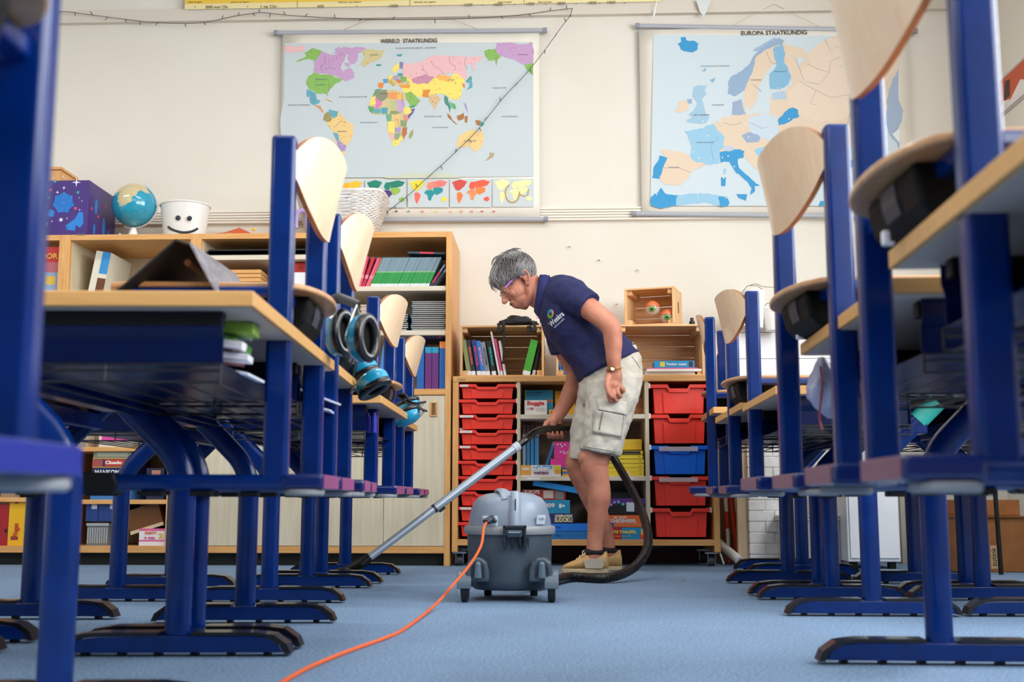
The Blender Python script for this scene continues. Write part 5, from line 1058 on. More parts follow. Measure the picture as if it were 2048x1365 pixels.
# storage bin, white cabinet, cardboard
x0, x1, z0, z1 = rect(1567, 1032, 1680, 1128, 5.1); z0 = 0.001; r = thing('storage_bin', 'clear plastic storage bin of papers on the carpet', 'bin', ((x0 + x1) / 2, 5.2, z0))
PL = mat('#dfe6ec', .15, alpha=.38)
b = MB(); cx = (x0 + x1) / 2; w = (x1 - x0) / 2
for a, c, d, e in ((x0, x1, 5.1, 5.104), (x0, x1, 5.33, 5.334), (x0, x0 + .004, 5.104, 5.33), (x1 - .004, x1, 5.104, 5.33)): b.box(a, c, d, e, z0, z1 - .02)
b.box(x0, x1, 5.1, 5.334, z0, z0 + .004); b.build('bin_walls', PL, r, org=r.location, smooth=0)
panel(r, 'bin_rim', x0 - .008, x1 + .008, 5.09, 5.344, z1 - .02, z1 - .012, mat('#e6ecf0', .2, alpha=.6)); panel(r, 'bin_lid', x0 - .006, x1 + .006, 5.092, 5.342, z1 - .004, z1, mat('#e6ecf0', .2, alpha=.6))
for dx in (-.07, .0): panel(r, 'bin_rib', cx + dx, cx + dx + .004, 5.097, 5.1, z0 + .01, z1 - .02, mat('#e6ecf0', .2, alpha=.6), 0)
for k in range(5):
    b = MB(); b.obox((cx + random.uniform(-.02, .02), 5.21, z0 + .02 + .016 * k), (.18, .17, .002), (random.uniform(-.15, .2), random.uniform(-.25, .25), random.uniform(-.4, .4)))
    tag(b.build('loose_paper', mat(('#f2f2f4', '#d8dde6')[k % 2], .7), org=(cx, 5.2, z0), smooth=0), 'loose sheet inside clear storage bin, %s from the bottom' % nth(k), 'paper', 'sheets in the storage bin')
x0, x1, z0, z1 = rect(1692, 880, 1797, 1136, 4.98); r = thing('white_cabinet', 'low white cabinet on short black feet behind right tables', 'cabinet', ((x0 + x1) / 2, 5.1, 0))
panel(r, 'cabinet_body', x0, x1, 4.98, 5.3, .03, .5, mat('#e6e9ee', .4), .004); panel(r, 'cabinet_door', x0 + .01, x1 - .006, 4.972, 4.98, .045, .49, mat('#eceff4', .4), .002)
for xx in (x0 + .03, x1 - .03): panel(r, 'foot', xx - .015, xx + .015, 5.0, 5.03, 0, .03, BLACKP)
b = MB(); b.box(at_y(1800, 1000, 5.4).x, at_y(1890, 1000, 5.4).x, 5.40, 5.55, 0, .5); tag(b.build('grey_panel', mat('#b8b2a6', .7), org=(1.6, 5.4, 0), smooth=0), 'beige panel standing on floor right of white cabinet', 'panel')
CB = mat('#a06838', .8, kind='card', col2='#90592c', scale=2)
for k, (rc_, y_, lab) in enumerate((((1922, 1034, 2075, 1137), 4.78, 'large brown cardboard carton on carpet at far right'), ((1922, 1000, 2040, 1031), 4.82, 'flat brown carton on top of the large carton'))):
    x0, x1, z0, z1 = rect(*rc_, y_); z0 = .001 if k == 0 else Zt0 + .002
    x1 = min(x1, RX - .03); Zt0 = z1
    r = thing('cardboard_box', lab, 'box', ((x0 + x1) / 2, y_, z0)); panel(r, 'carton', x0, x1, y_, y_ + .25, z0, z1, CB, .003)
    if k == 0: panel(r, 'flap', x0 - .01, x1, y_ - .015, y_ + .25, z1 - .002, z1 + .0015, CB, 0)
    px, py = ((1988, 1115), (1940, 1018))[k]; p = at_y(px, py, y_ - .001)
    panel(r, 'paper_label', p.x - .013, p.x + .013, y_ - .001, y_, max(p.z - .046, z0), p.z + .046, mat('#c8a478', .7), 0)
    text('zutink', .030, mat('#241810', .6), r, V((p.x, y_ - .0018, p.z)), (pi / 2, -pi / 2, 0), width=.075 if k == 0 else .055)
r = thing('folding_stand', 'black folding stand with two slanting legs before cardboard', 'stand', (1.75, 4.62, 0))
for (a, c) in (((1952, 1137), (1938, 900)), ((2002, 1143), (1984, 900))):
    p = at_y(*a, 4.62); p.z = .002; q = at_y(*c, 4.68); b = MB(); b.tube([p, q], .009, 8); b.build('leg', BLACKP, r, org=r.location)
p = at_y(1925, 900, 4.68); q = at_y(2010, 900, 4.68); b = MB(); b.tube([p, q], .010, 8); b.build('top_bar', BLACKP, r, org=r.location)
# poster on the right wall near the corner
r = thing('orange_poster', 'orange poster with pale and dark shapes high on the right wall', 'poster', (RX - .004, 5.1, 1.9))
y0, y1 = 4.75, 5.43; z0 = CAMZ + 765 * 5.43 / F * 1.0; z1 = z0 + .26 
def pw(y, z): return V((RX - .006, y, z))
za, zb_ = at_y(2010, 240, 5.43).z, at_y(2010, 178, 5.43).z
b = MB(); b.box(RX - .006, RX - .002, y0, y1, za - .012, zb_ + .012); b.build('poster_frame', mat('#b8b8b4', .5), r, org=r.location, smooth=0)
b = MB(); b.box(RX - .008, RX - .006, y0 + .01, y1 - .012, za, zb_); b.build('print_ground', mat('#c8542e', .5), r, org=r.location, smooth=0)
b = MB(); zz_ = (za + zb_) / 2
b.prism([(5.38, za + .01), (5.3, za + .05), (5.22, za + .03), (5.1, za + .08), (5.0, za + .04), (4.95, za), (5.3, za)], RX - .009, RX - .008, 0, plane='yz'); b.prism([(5.3, za + .05), (5.27, zb_ - .02), (5.22, zb_ - .03), (5.23, za + .05)], RX - .0092, RX - .008, 1, plane='yz')
b.build('print_shapes', [mat('#e6e2e0', .5), mat('#3a2420', .5)], r, org=r.location, smooth=0)
# ------------------------------------------------------------------ school chairs hung on the tables
CW = .39
COVER = mat('#0e0e11', .30, coat=.3)
def make_chair(end_col='#a3487e', clen=.17, xe=.082):
    r = thing('school_chair', 'x', 'chair')
    hw = CW / 2
    for s in (-1, 1):
        b = MB(); b.box(-.0208, .0208, s * hw - .0155, s * hw + .0155, .002, .605); b.build('column', BLUE, r, bevel=.0075, seg=4)
        b = MB(); b.tube([(-.30, s * hw, .013), (.018, s * hw, .013)], .0135, 16, ell=(1.25, 1), up=(0, 1, 0), sq=3.4); b.build('foot_bar', BLUE, r)
        b = MB(); b.prism([(-.340, -.006), (-.336, .022), (-.328, .0295), (-.262, .0295), (-.252, .010), (-.262, -.006)], s * hw - .022, s * hw + .022); b.build('front_cap', BLACKP, r, smooth=0, bevel=.004, seg=3)
        for x in (-.20, -.12):
            b = MB(); b.box(x - .018, x + .018, s * hw - .012, s * hw + .012, -.0095, 0); b.build('glide', BLACKP, r, smooth=0, bevel=.002)
        c = MB(); ya, yb = (s * hw - .022, s * hw + clen) if s < 0 else (s * hw - clen, s * hw + .022)
        c.box(.014, xe, ya, yb, .0015, .027); c.build('rear_cap', mat('#0c2160', .2, coat=.3), r, smooth=0, bevel=.007, seg=3)
        c = MB(); c.box(xe - .0005, xe + .0015, ya + .004, yb - .004, .003, .0255); c.build('cap_end', mat(end_col, .35), r, smooth=0, bevel=.002)
        c = MB(); c.lathe([(0, -.009), (.030, -.009), (.033, -.006), (.033, 0), (.030, .0015), (0, .0015)], 22, (.048, s * hw + (-.002 if s > 0 else .002), 0)); c.build('felt_glide', mat('#8d8f94', .5), r)
        b = MB(); b.tube([(0, s * (hw - .004), .333), (-.28, s * (hw - .03), .333)], .0105, 12, ell=(1.6, 1), up=(0, 1, 0), sq=3); b.build('seat_rail', BLUE, r)
    b = MB(); b.box(-.012, .010, -hw, hw, .324, .343); b.build('cross_tube', BLUE, r, smooth=0, bevel=.004)
    b = MB(); b.prism([(.016, .3435), (.034, .3435), (.033, .326), (.026, .300), (.012, .283), (-.06, .2812), (-.10, .310), (-.11, .3435)], -.095, .095); b.build('hanging_block', mat('#040405', .6, spec=.2), r, smooth=0, bevel=.008, seg=3)
    b = MB(); b.prism([(.0345, .338), (.0360, .338), (.0335, .318), (.0285, .302), (.0265, .302), (.0320, .318)], -.028, .028); b.build('grey_insert', mat('#3c3e46', .5), r, smooth=0, bevel=.001)
    b = MB(); b.box(-.27, -.25, -hw + .03, hw - .03, .322, .343); b.build('cross_tube', BLUE, r, smooth=0, bevel=.004)
    # seat: plywood with rounded rear edge
    pts = []; hs = hw - .024
    for k in range(25):
        a = -pi / 2 + pi * k / 24; pts.append((-.01 + .075 * math.cos(a) ** .8 if math.cos(a) > 1e-6 else -.01, hs * math.sin(a)))
    for x, y in ((-.27, hs * 1.04), (-.295, hs * .98), (-.305, hs * .8), (-.31, 0), (-.305, -hs * .8), (-.295, -hs * .98), (-.27, -hs * 1.04)): pts.append((x, y))
    b = MB(); b.prism(pts, .344, .3545, plane='xy'); o = b.build('seat', [mat('#cf9d6e', .35, kind='wood_x', col2='#c08c5c', scale=1.5, coat=.3)], r, smooth=25, bevel=.003)
    # curved backrest
    def bk(u, v, off):
        s = -1 + 2 * u; c = max(0, 1 - abs(s) ** 2.4) ** .75
        zt_ = .626 - .055 * abs(s) ** 7; zb_ = .478 + .034 * s * s + .03 * abs(s) ** 8; z = zb_ + (zt_ - zb_) * v
        f = (z - .478) / .148
        return V((.006 + (.022 + .040 * f) * c + off, s * (hw + .006) * (1 - .0 * v), z))
    nu, nv = 32, 12; b = MB(); vs = []; fs = []
    for off in (0, .0095):
        for i in range(nu + 1):
            for j in range(nv + 1): vs.append(bk(i / nu, j / nv, off))
    N = (nu + 1) * (nv + 1); idx = lambda i, j, k: k * N + i * (nv + 1) + j
    for i in range(nu):
        for j in range(nv):
            fs.append((idx(i, j, 1), idx(i + 1, j, 1), idx(i + 1, j + 1, 1), idx(i, j + 1, 1)))
            fs.append((idx(i, j, 0), idx(i, j + 1, 0), idx(i + 1, j + 1, 0), idx(i + 1, j, 0)))
    b._add(vs, fs, 0); e = []
    ring = [(i, 0) for i in range(nu)] + [(nu, j) for j in range(nv)] + [(i, nv) for i in range(nu, 0, -1)] + [(0, j) for j in range(nv, 0, -1)]
    n0 = len(b.v) - 2 * N
    for q in range(len(ring)):
        a_, c_ = ring[q], ring[(q + 1) % len(ring)]
        b.f.append((idx(*a_, 0) + n0, idx(*c_, 0) + n0, idx(*c_, 1) + n0, idx(*a_, 1) + n0)); b.m.append(1)
    b.build('backrest', [PLY, PLYEDGE], r, smooth=40)
    return r
def put_chair(o, near, far, left, label, zs=1.0, zb=.305):
    P = at_y(near[0], 800, near[1]); Q = at_y(far[0], 800, far[1])
    d = (Q - P); d.z = 0; d.normalize(); mid = (P + Q) / 2
    o.location = (mid.x, mid.y, zb); o.rotation_euler = (0, 0, math.atan2(-d.x, d.y) if left else math.atan2(d.x, -d.y))
    o.scale = (1, 1, zs); o['label'] = label; o['group'] = 'blue school chairs hung on the tables'
cL = make_chair('#94487a'); cR = make_chair('#7c586a', .13, .094)
put_chair(cL, (556, 1.90), (626, 2.285), True, 'blue chair with pale backrest hung on near left table, in front of world map')
def nc(src, *a, **k): c = copy_tree(src); put_chair(c, *a, **k); return c
c0 = nc(cL, (-800, .47), (8, .852), True, 'blue chair cut off by the left picture edge, nearest on left')
for ch in c0.children:
    if ch.name.startswith('cap_end'): ch.data = ch.data.copy(); ch.data.materials[0] = mat('#1c2c86', .3)
    if ch.name.split('.')[0] in ('cap_end', 'rear_cap', 'felt_glide'): ch.location.x -= .03
nc(cL, (656, 2.44), (688, 2.83), True, 'second blue chair with pale backrest behind first on the left row')
nc(cL, (745, 3.48), (778, 3.85), True, 'third blue chair of the left row, backrest before the stacked books')
nc(cL, (798, 4.22), (818, 4.62), True, 'farthest blue chair of the left row, next to cupboard handle', zs=.965)
nc(cL, (-200, 2.35), (-30, 2.74), False, 'blue chair on far side of left tables, only its black foot cap shows')
put_chair(cR, (1983, 1.11), (1762, 1.49), False, 'big blurred blue chair nearest on right, backrest cut by top edge')
nc(cR, (1690, 1.88), (1579, 2.26), False, 'blue chair with tan backrest hung right, in front of Europe map')
nc(cR, (1510, 3.42), (1467, 3.82), False, 'blue chair with small tan backrest before the white cupboard')
nc(cR, (1424, 4.62), (1446, 4.98), False, 'farthest blue chair on right, touching the crates in view', zs=1.17, zb=.312)

# ------------------------------------------------------------------ school tables
TOPZ = .585
TAPE = mat('#2fae9c', .4)
TTOP = mat('#cfa878', .4)
def make_table(Wd, D, fx, name='school_table', tape=False, ins=.065):
    r = thing(name, 'x', 'table'); hw = Wd / 2
    b = MB(); b.box(-D, 0, -hw, hw, TOPZ - .022, TOPZ)
    b.build('tabletop', mat('#dca867', .42, kind='wood_x', col2='#cf9a58', scale=1.5), r, smooth=0, bevel=.0018)
    b = MB(); b.box(-D + .006, -.006, -hw + .006, hw - .006, TOPZ - .0232, TOPZ - .0221); b.build('underside_laminate', mat('#cbb5a6', .5), r, smooth=0)
    lx = fx - .165
    for s in (-1, 1):
        y = s * (hw - ins)
        pts = [V((fx, y, .040)), V((fx, y, .31))]
        for k in range(1, 8):                     # smooth bend to 45 degrees
            a = (pi / 4) * k / 7; R_ = .13; pts.append(V((fx - R_ * (1 - math.cos(a)), y, .31 + R_ * math.sin(a))))
        e = pts[-1]; pts.append(V((lx, y, e.z + (e.x - lx))))
        b = MB(); b.tube(pts, .0240, 20, ell=(.66, 1), up=(0, 1, 0), sq=2.8); b.build('leg', BLUE, r)
        e = pts[-1]; d = V((-1, 0, 1)).normalized()
        b = MB(); b.tube([e - d * .004, e + d * .022], .0245, 18, ell=(.66, 1), up=(0, 1, 0), sq=3); b.build('leg_cap', BLACKP, r)
        if tape and s > 0:
            b = MB(); b.tube([e - d * .045, e + d * .024], .0258, 18, ell=(.70, 1), up=(0, 1, 0), sq=3); b.build('leg_tape', TAPE, r)['label'] = 'turquoise tape around the leg end'
        b = MB(); L_ = .215
        prof = [(-L_ + .012, .008), (-L_ + .02, .024), (-L_ + .045, .036), (-L_ + .07, .039), (L_ - .07, .039), (L_ - .045, .036), (L_ - .02, .024), (L_ - .012, .008)]
        b.prism([(fx + a, c) for a, c in prof], y - .021, y + .021); f = b.build('foot_bar', BLUE, r, smooth=0, bevel=.002)
        for sg in (-1, 1):
            q = [(L_ + .002, .006), (L_ - .006, .024), (L_ - .030, .041), (L_ - .07, .046), (.030, .046), (.030, .0395), (L_ - .07, .0392), (L_ - .043, .0362), (L_ - .018, .022), (L_ - .010, .006)]
            b = MB(); b.prism([(fx + sg * a, c) for a, c in q], y - .0225, y + .0225); b.build('foot_cover', COVER, f, smooth=25)
        b = MB()
        for k in range(6): b.box(fx - .17 + .068 * k - .006, fx - .17 + .068 * k + .006, y - .012, y + .012, 0, .009)
        b.build('foot_studs', BLACKP, f, smooth=0)['kind'] = 'stuff'
        b = MB(); b.box(-D + .02, -.05, y - .012, y + .012, TOPZ - .046, TOPZ - .0235); b.build('top_support', BLACKP, r, smooth=0, bevel=.002)
    zc_ = .31 + .13 * math.sin(pi / 4) + (-.13 * (1 - math.cos(pi / 4)) + .165) - .045
    b = MB(); b.box(lx + .01, lx + .045, -hw + .05, hw - .05, zc_ - .02, zc_ + .02); b.build('cross_beam', BLUE, r, smooth=0, bevel=.004)
    # steel tray under the top: folded sides, open to the pupil
    t = .0018; ty = hw - .035; x0, x1 = lx + .055, -.05
    for s in (-1, 1):
        b = MB(); y = s * ty
        b.prism([(y, TOPZ - .024), (y + s * t, TOPZ - .024), (y + s * t, TOPZ - .047), (y - s * .012 + s * t, TOPZ - .062), (y - s * .012 + s * t, TOPZ - .1), (y - s * .012, TOPZ - .1), (y - s * .012, TOPZ - .062), (y, TOPZ - .047)], x0, x1, plane='yz'); o = b.build('tray_side', BLUE_SHADE, r, smooth=0)
        b = MB()
        for k in range(3): b.box(x0 + .14 + k * .028, x0 + .145 + k * .028, y + s * t - .0005, y + s * (t + .0006), TOPZ - .044, TOPZ - .039)
        b.build('slot', mat('#020208', .8), o, smooth=0)
    b = MB(); b.box(x0, x1, -ty + .01, ty - .01, TOPZ - .1, TOPZ - .0985); b.build('tray_floor', BLUE_SHADE, r, smooth=0)
    b = MB(); b.box(x0, x0 + t, -ty, ty, TOPZ - .1, TOPZ - .024); b.build('tray_back', BLUE_SHADE, r, smooth=0)
    # wire rack below
    b = MB(); zr_ = TOPZ - .125
    for k in range(7):
        x = x0 + .01 + (x1 - x0 - .02) * k / 6; b.tube([(x, -ty, zr_), (x, ty, zr_)], .0018, 5)
    for k in (-1, 1):
        for zz in (zr_, zr_ + .016, TOPZ - .1): b.tube([(x0, k * ty, zz), (x1, k * ty, zz)], .0022, 5)
        for x in (x0, (x0 + x1) / 2, x1): b.tube([(x, k * ty, zr_), (x, k * ty, TOPZ - .1)], .002, 5)
    b.build('wire_rack', mat('#15161c', .35), r)
    return r
def put_table(o, nx, ny, Wd, left, slope, label, zs=1.0):
    "nx, ny: near corner of the pupil's edge"
    d = V((slope, 1, 0)).normalized(); mid = V((nx, ny, 0)) + d * (Wd / 2)
    o.location = (mid.x, mid.y, 0); o.rotation_euler = (0, 0, math.atan2(-d.x, d.y) if left else math.atan2(d.x, -d.y)); o.scale = (1, 1, zs)
    o['label'] = label; o['group'] = 'blue legged school tables'
tA = make_table(.70, .50, -.262, ins=.045)
put_table(tA, -.418, 1.55, .70, True, -.054, 'near left school table with long beech edge and blue tray', zs=.985)
def nt_(w, D, fx, *a, tape=False, ins=.065, **k): t_ = make_table(w, D, fx, tape=tape, ins=ins); put_table(t_, a[0], a[1], w, *a[2:], **k); return t_
nt_(.58, .50, -.25, -.466, 2.255, True, -.054, 'second school table of the left row, behind the first chair', ins=.05)
nt_(.68, .50, -.32, -.500, 3.25, True, -.02, 'third school table of the left row, under third chair')
nt_(.62, .50, -.27, -.555, 3.99, True, -.01, 'farthest school table of left row beside the vacuum nozzle')
nt_(.64, .48, -.17, -1.43, 1.63, False, -.03, 'facing school table at far left with foot under near column')
nt_(.60, .48, -.17, -1.45, 2.30, False, -.03, 'second facing school table on left, foot tip meeting first row')
nt_(.62, .48, -.19, -1.46, 3.27, False, -.01, 'third facing school table on left, before the game shelves')
nt_(.65, .48, -.22, .372, .72, False, .04, 'nearest right school table, its dark tray cut by picture edge')
tb = nt_(.67, .48, -.215, .445, 1.53, False, .03, 'second right school table with single wide foot in front')
tc_ = nt_(.60, .48, -.235, .553, 2.93, False, .02, 'right school table with turquoise taped leg top', zs=.985, tape=True)
nt_(.66, .48, -.235, .560, 3.54, False, .02, 'farthest right school table with foot nearest the castor')
nt_(.50, .48, -.33, .60, 4.44, False, .03, 'higher school table under the farthest right chair', zs=1.10)
nt_(.60, .48, -.28, 1.515, 2.93, True, 0, 'facing school table at far right with slanting leg')
nt_(.64, .48, -.28, 1.525, 3.56, True, 0, 'facing school table before the cardboard boxes at right')
# ---- things in and on the tables
def slab(name, label, cat, c, size, rot, col, group=None, extra=None):
    b = MB(); b.obox((0, 0, 0), size, rot); ms = [mat(col, .5)]
    if extra:
        for e in extra: ms.append(mat(e[0], .5)); Rm = Euler(rot).to_matrix(); b.obox(Rm @ V(e[1]), e[2], rot, len(ms) - 1)
    o = b.build(name, ms, smooth=0, bevel=.001); o.location = c; return tag(o, label, cat, group)
slab('workbook', 'green and white packet sticking out of near left tray, top', 'book', (-.555, 1.74, .552), (.15, .12, .013), (0, .05, .1), '#e6e8e4', extra=[('#86ac38', (.075, -.045, -.004), (.045, .06, .016)), ('#1a1c20', (.05, -.068, .003), (.03, .006, .010))])
slab('workbook', 'green edged booklet sagging in the near left tray', 'book', (-.56, 1.73, .534), (.16, .12, .012), (0, .14, .06), '#4f8f38', extra=[('#efe9ee', (.02, -.06, -.006), (.15, .03, .012))])
slab('workbook', 'plum coloured booklet below the green one in tray', 'book', (-.57, 1.74, .514), (.16, .12, .012), (0, .10, .12), '#6a3040', extra=[('#e6e2ea', (.06, -.05, -.004), (.09, .05, .010))])
slab('loose_sheets', 'white sheets drooping from near left tray', 'paper', (-.55, 1.76, .494), (.17, .12, .004), (0, .20, .05), '#e9eaf6')
slab('loose_sheets', 'crumpled white sheet in tray under the first chair', 'paper', (-.52, 2.42, .512), (.12, .12, .004), (.1, .35, .3), '#dfe2f4')
slab('loose_sheets', 'white folded sheet low under second left table', 'paper', (-.53, 2.40, .487), (.12, .10, .004), (0, .25, .1), '#e6e8f8')
for k in range(4):
    b = MB(); b.tube([(0, 0, 0), (0, 0, .05)], .010, 12); b.tube([(0, 0, .045), (0, 0, .06)], .006, 10)
    o = b.build('blue_marker', mat('#2a2f9a', .3)); o.location = (-.61 + .022 * k, 3.42 - .02 * (k % 2), .4868); o['group'] = 'blue markers in the third left tray'
    tag(o, 'blue capped marker standing in third left table tray, %s from left' % nth(k), 'marker')
# tent shaped ring binder
yb0 = 1.86; P = [at_y(x, y, yb0) for x, y in ((168, 568), (350, 478), (372, 484), (425, 560))]
zt_ = TOPZ + .001
r = thing('ring_binder', 'black ring binder standing like a tent on near left table', 'binder', (P[1].x, yb0 + .14, zt_))
pl = [(P[0].x - .0, zt_), (P[1].x, P[1].z), (P[2].x + .004, P[2].z - .002), (P[3].x + .03, zt_)]
def board(nm, a, c, th, m, ya=yb0, yb=yb0 + .28):
    d = V((c[0] - a[0], c[1] - a[1])).normalized(); n_ = V((-d.y, d.x)) * th
    b = MB(); b.prism([a, c, (c[0] + n_.x, c[1] + n_.y), (a[0] + n_.x, a[1] + n_.y)], ya, yb); return b.build(nm, m, r, org=r.location, smooth=0, bevel=.001)
board('front_cover', pl[0], pl[1], -.004, mat('#0d0d10', .6)); board('spine', pl[1], pl[2], -.004, mat('#101014', .5)); board('back_cover', (pl[3][0], pl[3][1]), pl[2], -.004, mat('#8f8d94', .5, kind='cloth', col2='#6a6870', scale=10))
b = MB(); q = V((P[1].x + .006, 0, P[1].z - .03)); b.tube([(q.x, yb0 + .05, q.z), (q.x, yb0 + .22, q.z)], .006, 8); b.build('ring_mechanism', mat('#8a6a50', .4), r, org=r.location)
# plastic bag hanging at the right
p = at_y(1647, 800, 2.22)
def bagf(u, v):
    a = 2 * pi * u; rr = [.006, .016, .030, .042, .040, .026, .004]; t = v * 6; i = min(int(t), 5); f = t - i; q = rr[i] * (1 - f) + rr[i + 1] * f
    q *= 1 + .16 * math.sin(3 * a + 4 * v) + .10 * math.sin(7 * a + 9 * v) + .05 * math.sin(13 * a - 21 * v)
    return V((p.x + .012 * v + q * math.cos(a), p.y + q * .8 * math.sin(a), p.z + .082 - .118 * v))
b = MB(); b.grid(bagf, 28, 18); bag = b.build('plastic_bag', mat('#cfd3ea', .3, kind='film', col2='#aab0d0', scale=4, bump=.4), org=p, smooth=180); tag(bag, 'crumpled white plastic bag hanging from right table hook', 'bag')
b = MB(); b.tube([p + V((-.012 + .003 * math.sin(k), -.036 + .002 * k * (k < 6), .06 - .02 * k)) for k in range(7)], .0022, 5); b.build('red_cord', mat('#a8304a', .5), bag, org=p)
b = MB(); b.ball(p + V((.022, -.03, -.045)), (.012, .006, .022), 10, 6); b.build('yellow_print', mat('#d8a82a', .5), bag, org=p)
# clear holders on table edges
for (x, y, Y_, lab) in ((1774, 472, 1.30, 'small white clip at corner of nearest right table'), (1598, 668, 2.12, 'small white clip at corner of second right table')):
    p = at_y(x, y, Y_); b = MB(); b.box(p.x - .004, p.x + .004, p.y, p.y + .012, p.z - .008, p.z + .007); b.box(p.x - .004, p.x + .009, p.y, p.y + .012, p.z - .010, p.z - .006)
    tag(b.build('white_clip', mat('#eef0f6', .3), org=p, smooth=0, bevel=.002), lab, 'clip')
# scrap of paper on the carpet, dust
b = MB(); p = at_z(1765, 1191, .002); b.poly([p + V((-.03, 0, 0)), p + V((.01, -.008, 0)), p + V((.034, .006, .006)), p + V((-.01, .012, .002))]); tag(b.build('paper_scrap', mat('#e6e8f4', .6), org=p, solid=.001, smooth=0), 'white paper scrap on carpet between right table feet', 'paper')
b = MB(); p = at_z(1367, 1160, .004); b.ball(p, .004, 6, 4); tag(b.build('crumb', mat('#a89888', .8), org=p), 'small crumb on the carpet right of the hose', 'crumb')

# ------------------------------------------------------------------ ear defenders hanging on the left chairs
CY = mat('#1a9cc8', .22, coat=.6); PAD = mat('#131315', .28, coat=.4)
def ear_cup(root, c, ax, up, w=.030, h=.048, nm=''):
    z = V(ax).normalized(); y = (V(up) - z * V(up).dot(z)).normalized(); x = y.cross(z)
    M = Matrix((x, y, z)).transposed()
    def E(t, r1, r2): return M @ V((r1 * math.cos(t), r2 * math.sin(t), 0))
    b = MB(); rings = []
    for k in range(9):
        a = (pi / 2) * k / 8; s = math.cos(a) ** .7 if k < 8 else .02
        rings.append([V(c) - z * (.026 * math.sin(a)) + E(2 * pi * j / 24, w * s, h * s) for j in range(24)])
    rings = [[p + z * .010 for p in rings[0]]] + rings
    b.loft(rings); o = b.build('cup_shell', CY, root, org=root.location, smooth=60)
    b = MB(); n_ = 32; P = [V(c) + z * .018 + E(2 * pi * j / n_, w * .80, h * .84) for j in range(n_ + 1)]
    vs = []; 
    rings = []
    for j in range(n_):
        t = 2 * pi * j / n_; ctr = V(c) + z * .019 + E(t, w * .78, h * .84); rad = E(t, 1, 1).normalized()
        rings.append([ctr + rad * (.0105 * math.cos(q)) + z * (.010 * math.sin(q)) for q in [2 * pi * i / 10 for i in range(10)]])
    rings.append(rings[0]); b.loft(rings, caps=False); b.build('ear_cushion', PAD, root, org=root.location, smooth=180)
    b = MB(); b.loft([[V(c) + z * .0105 + E(2 * pi * j / 20, w * .86, h * .9) for j in range(20)], [V(c) + z * .011 + E(2 * pi * j / 20, w * .86, h * .9) for j in range(20)]]); b.build('inner_foam', mat('#08080a', .9), root, org=root.location)
    b = MB(); s = c + V((0, 0, 0)); 
    b.ball(V(c) - y * (h * .45) - z * .018, .0055, 10, 6); b.build('pivot_button', CY, root, org=root.location)
    top = V(c) + y * (h + .022) - z * .008
    for q in (-1, 1):
        b = MB(); b.tube(smooth_path([V(c) - y * (h * .45) - z * .022, V(c) + x * (q * w * .9) - z * .016, V(c) + y * (h * .6) + x * (q * w * .6) - z * .014, top], 4), .0014, 6); b.build('wire_yoke', STEEL, root, org=root.location)
    return top
def defenders(label, c1, c2, ax1, ax2, up, band, sc=1.0):
    r = thing('ear_defenders', label, 'ear defenders', c1, 'turquoise ear defenders')
    t1 = ear_cup(r, c1, ax1, up, .030 * sc, .048 * sc); t2 = ear_cup(r, c2, ax2, up, .030 * sc, .048 * sc)
    P = smooth_path([t1] + band + [t2], 5); b = MB(); b.tube(P, .012 * sc, 12, ell=(1, .28), up=(.3, -1, 0)); b.build('headband', mat('#1c1e22', .45), r, org=r.location)
    return r
Y1 = 2.32
c1 = at_y(676, 668, Y1 + .03); c2 = at_y(722, 678, Y1 - .05)
defenders('turquoise ear defenders with black cushions on first left chair, nearest pair', c1, c2, (.75, -.60, .02), (.80, -.60, .02), (-.10, 0, 1), [at_y(690, 603, Y1), at_y(668, 592, Y1 - .01), at_y(690, 600, Y1 - .03)])
Y2 = 2.82
c1 = at_y(722, 742, Y2 + .02); c2 = at_y(744, 765, Y2 - .05)
defenders('turquoise ear defenders lying slanted under the nearest pair', c1, c2, (.35, -.2, -.75), (.35, -.2, -.75), (-.6, .3, .35), [at_y(700, 742, Y2), at_y(696, 722, Y2), at_y(716, 708, Y2)], .95)
Y3 = 4.02
c1 = at_y(815, 818, Y3 + .05); c2 = at_y(814, 836, Y3 - .03)
defenders('turquoise ear defenders on the farthest left chair', c1, c2, (-.3, .2, .85), (-.3, .2, .85), (.7, -.3, .3), [at_y(824, 806, Y3), at_y(812, 792, Y3 + .02), at_y(800, 796, Y3 + .04)], 1.1)
# ------------------------------------------------------------------ tub vacuum cleaner
VX, VY = -.143, 3.47
vc = thing('vacuum_cleaner', 'grey tub vacuum cleaner with castor pods on blue carpet', 'vacuum cleaner', (VX, VY, 0), rz=0)
GREYL = mat('#8793a3', .36, kind='plastic', col2='#7f8b9c', scale=2); GREYD = mat('#485560', .42, kind='plastic', col2='#404c58', scale=2); RIM = mat('#8b8f93', .4)
O = lambda b, nm, m, par=None, **k: b.build(nm, m, par or vc, **k)
b = MB(); b.lathe([(0, .030), (.105, .030), (.117, .040), (.122, .06), (.1265, .19), (0, .19)], 48); O(b, 'drum', GREYD, smooth=40)
b = MB(); b.lathe([(.125, .188), (.134, .190), (.136, .196), (.136, .208), (.132, .213), (.10, .213)], 48); O(b, 'rim_band', RIM, smooth=40)
prof = [(.124, .212), (.121, .235), (.115, .258), (.108, .280), (.095, .296), (.070, .307), (.035, .312), (0, .313)]
b = MB(); b.lathe(prof, 48); O(b, 'motor_housing', GREYL, smooth=60)
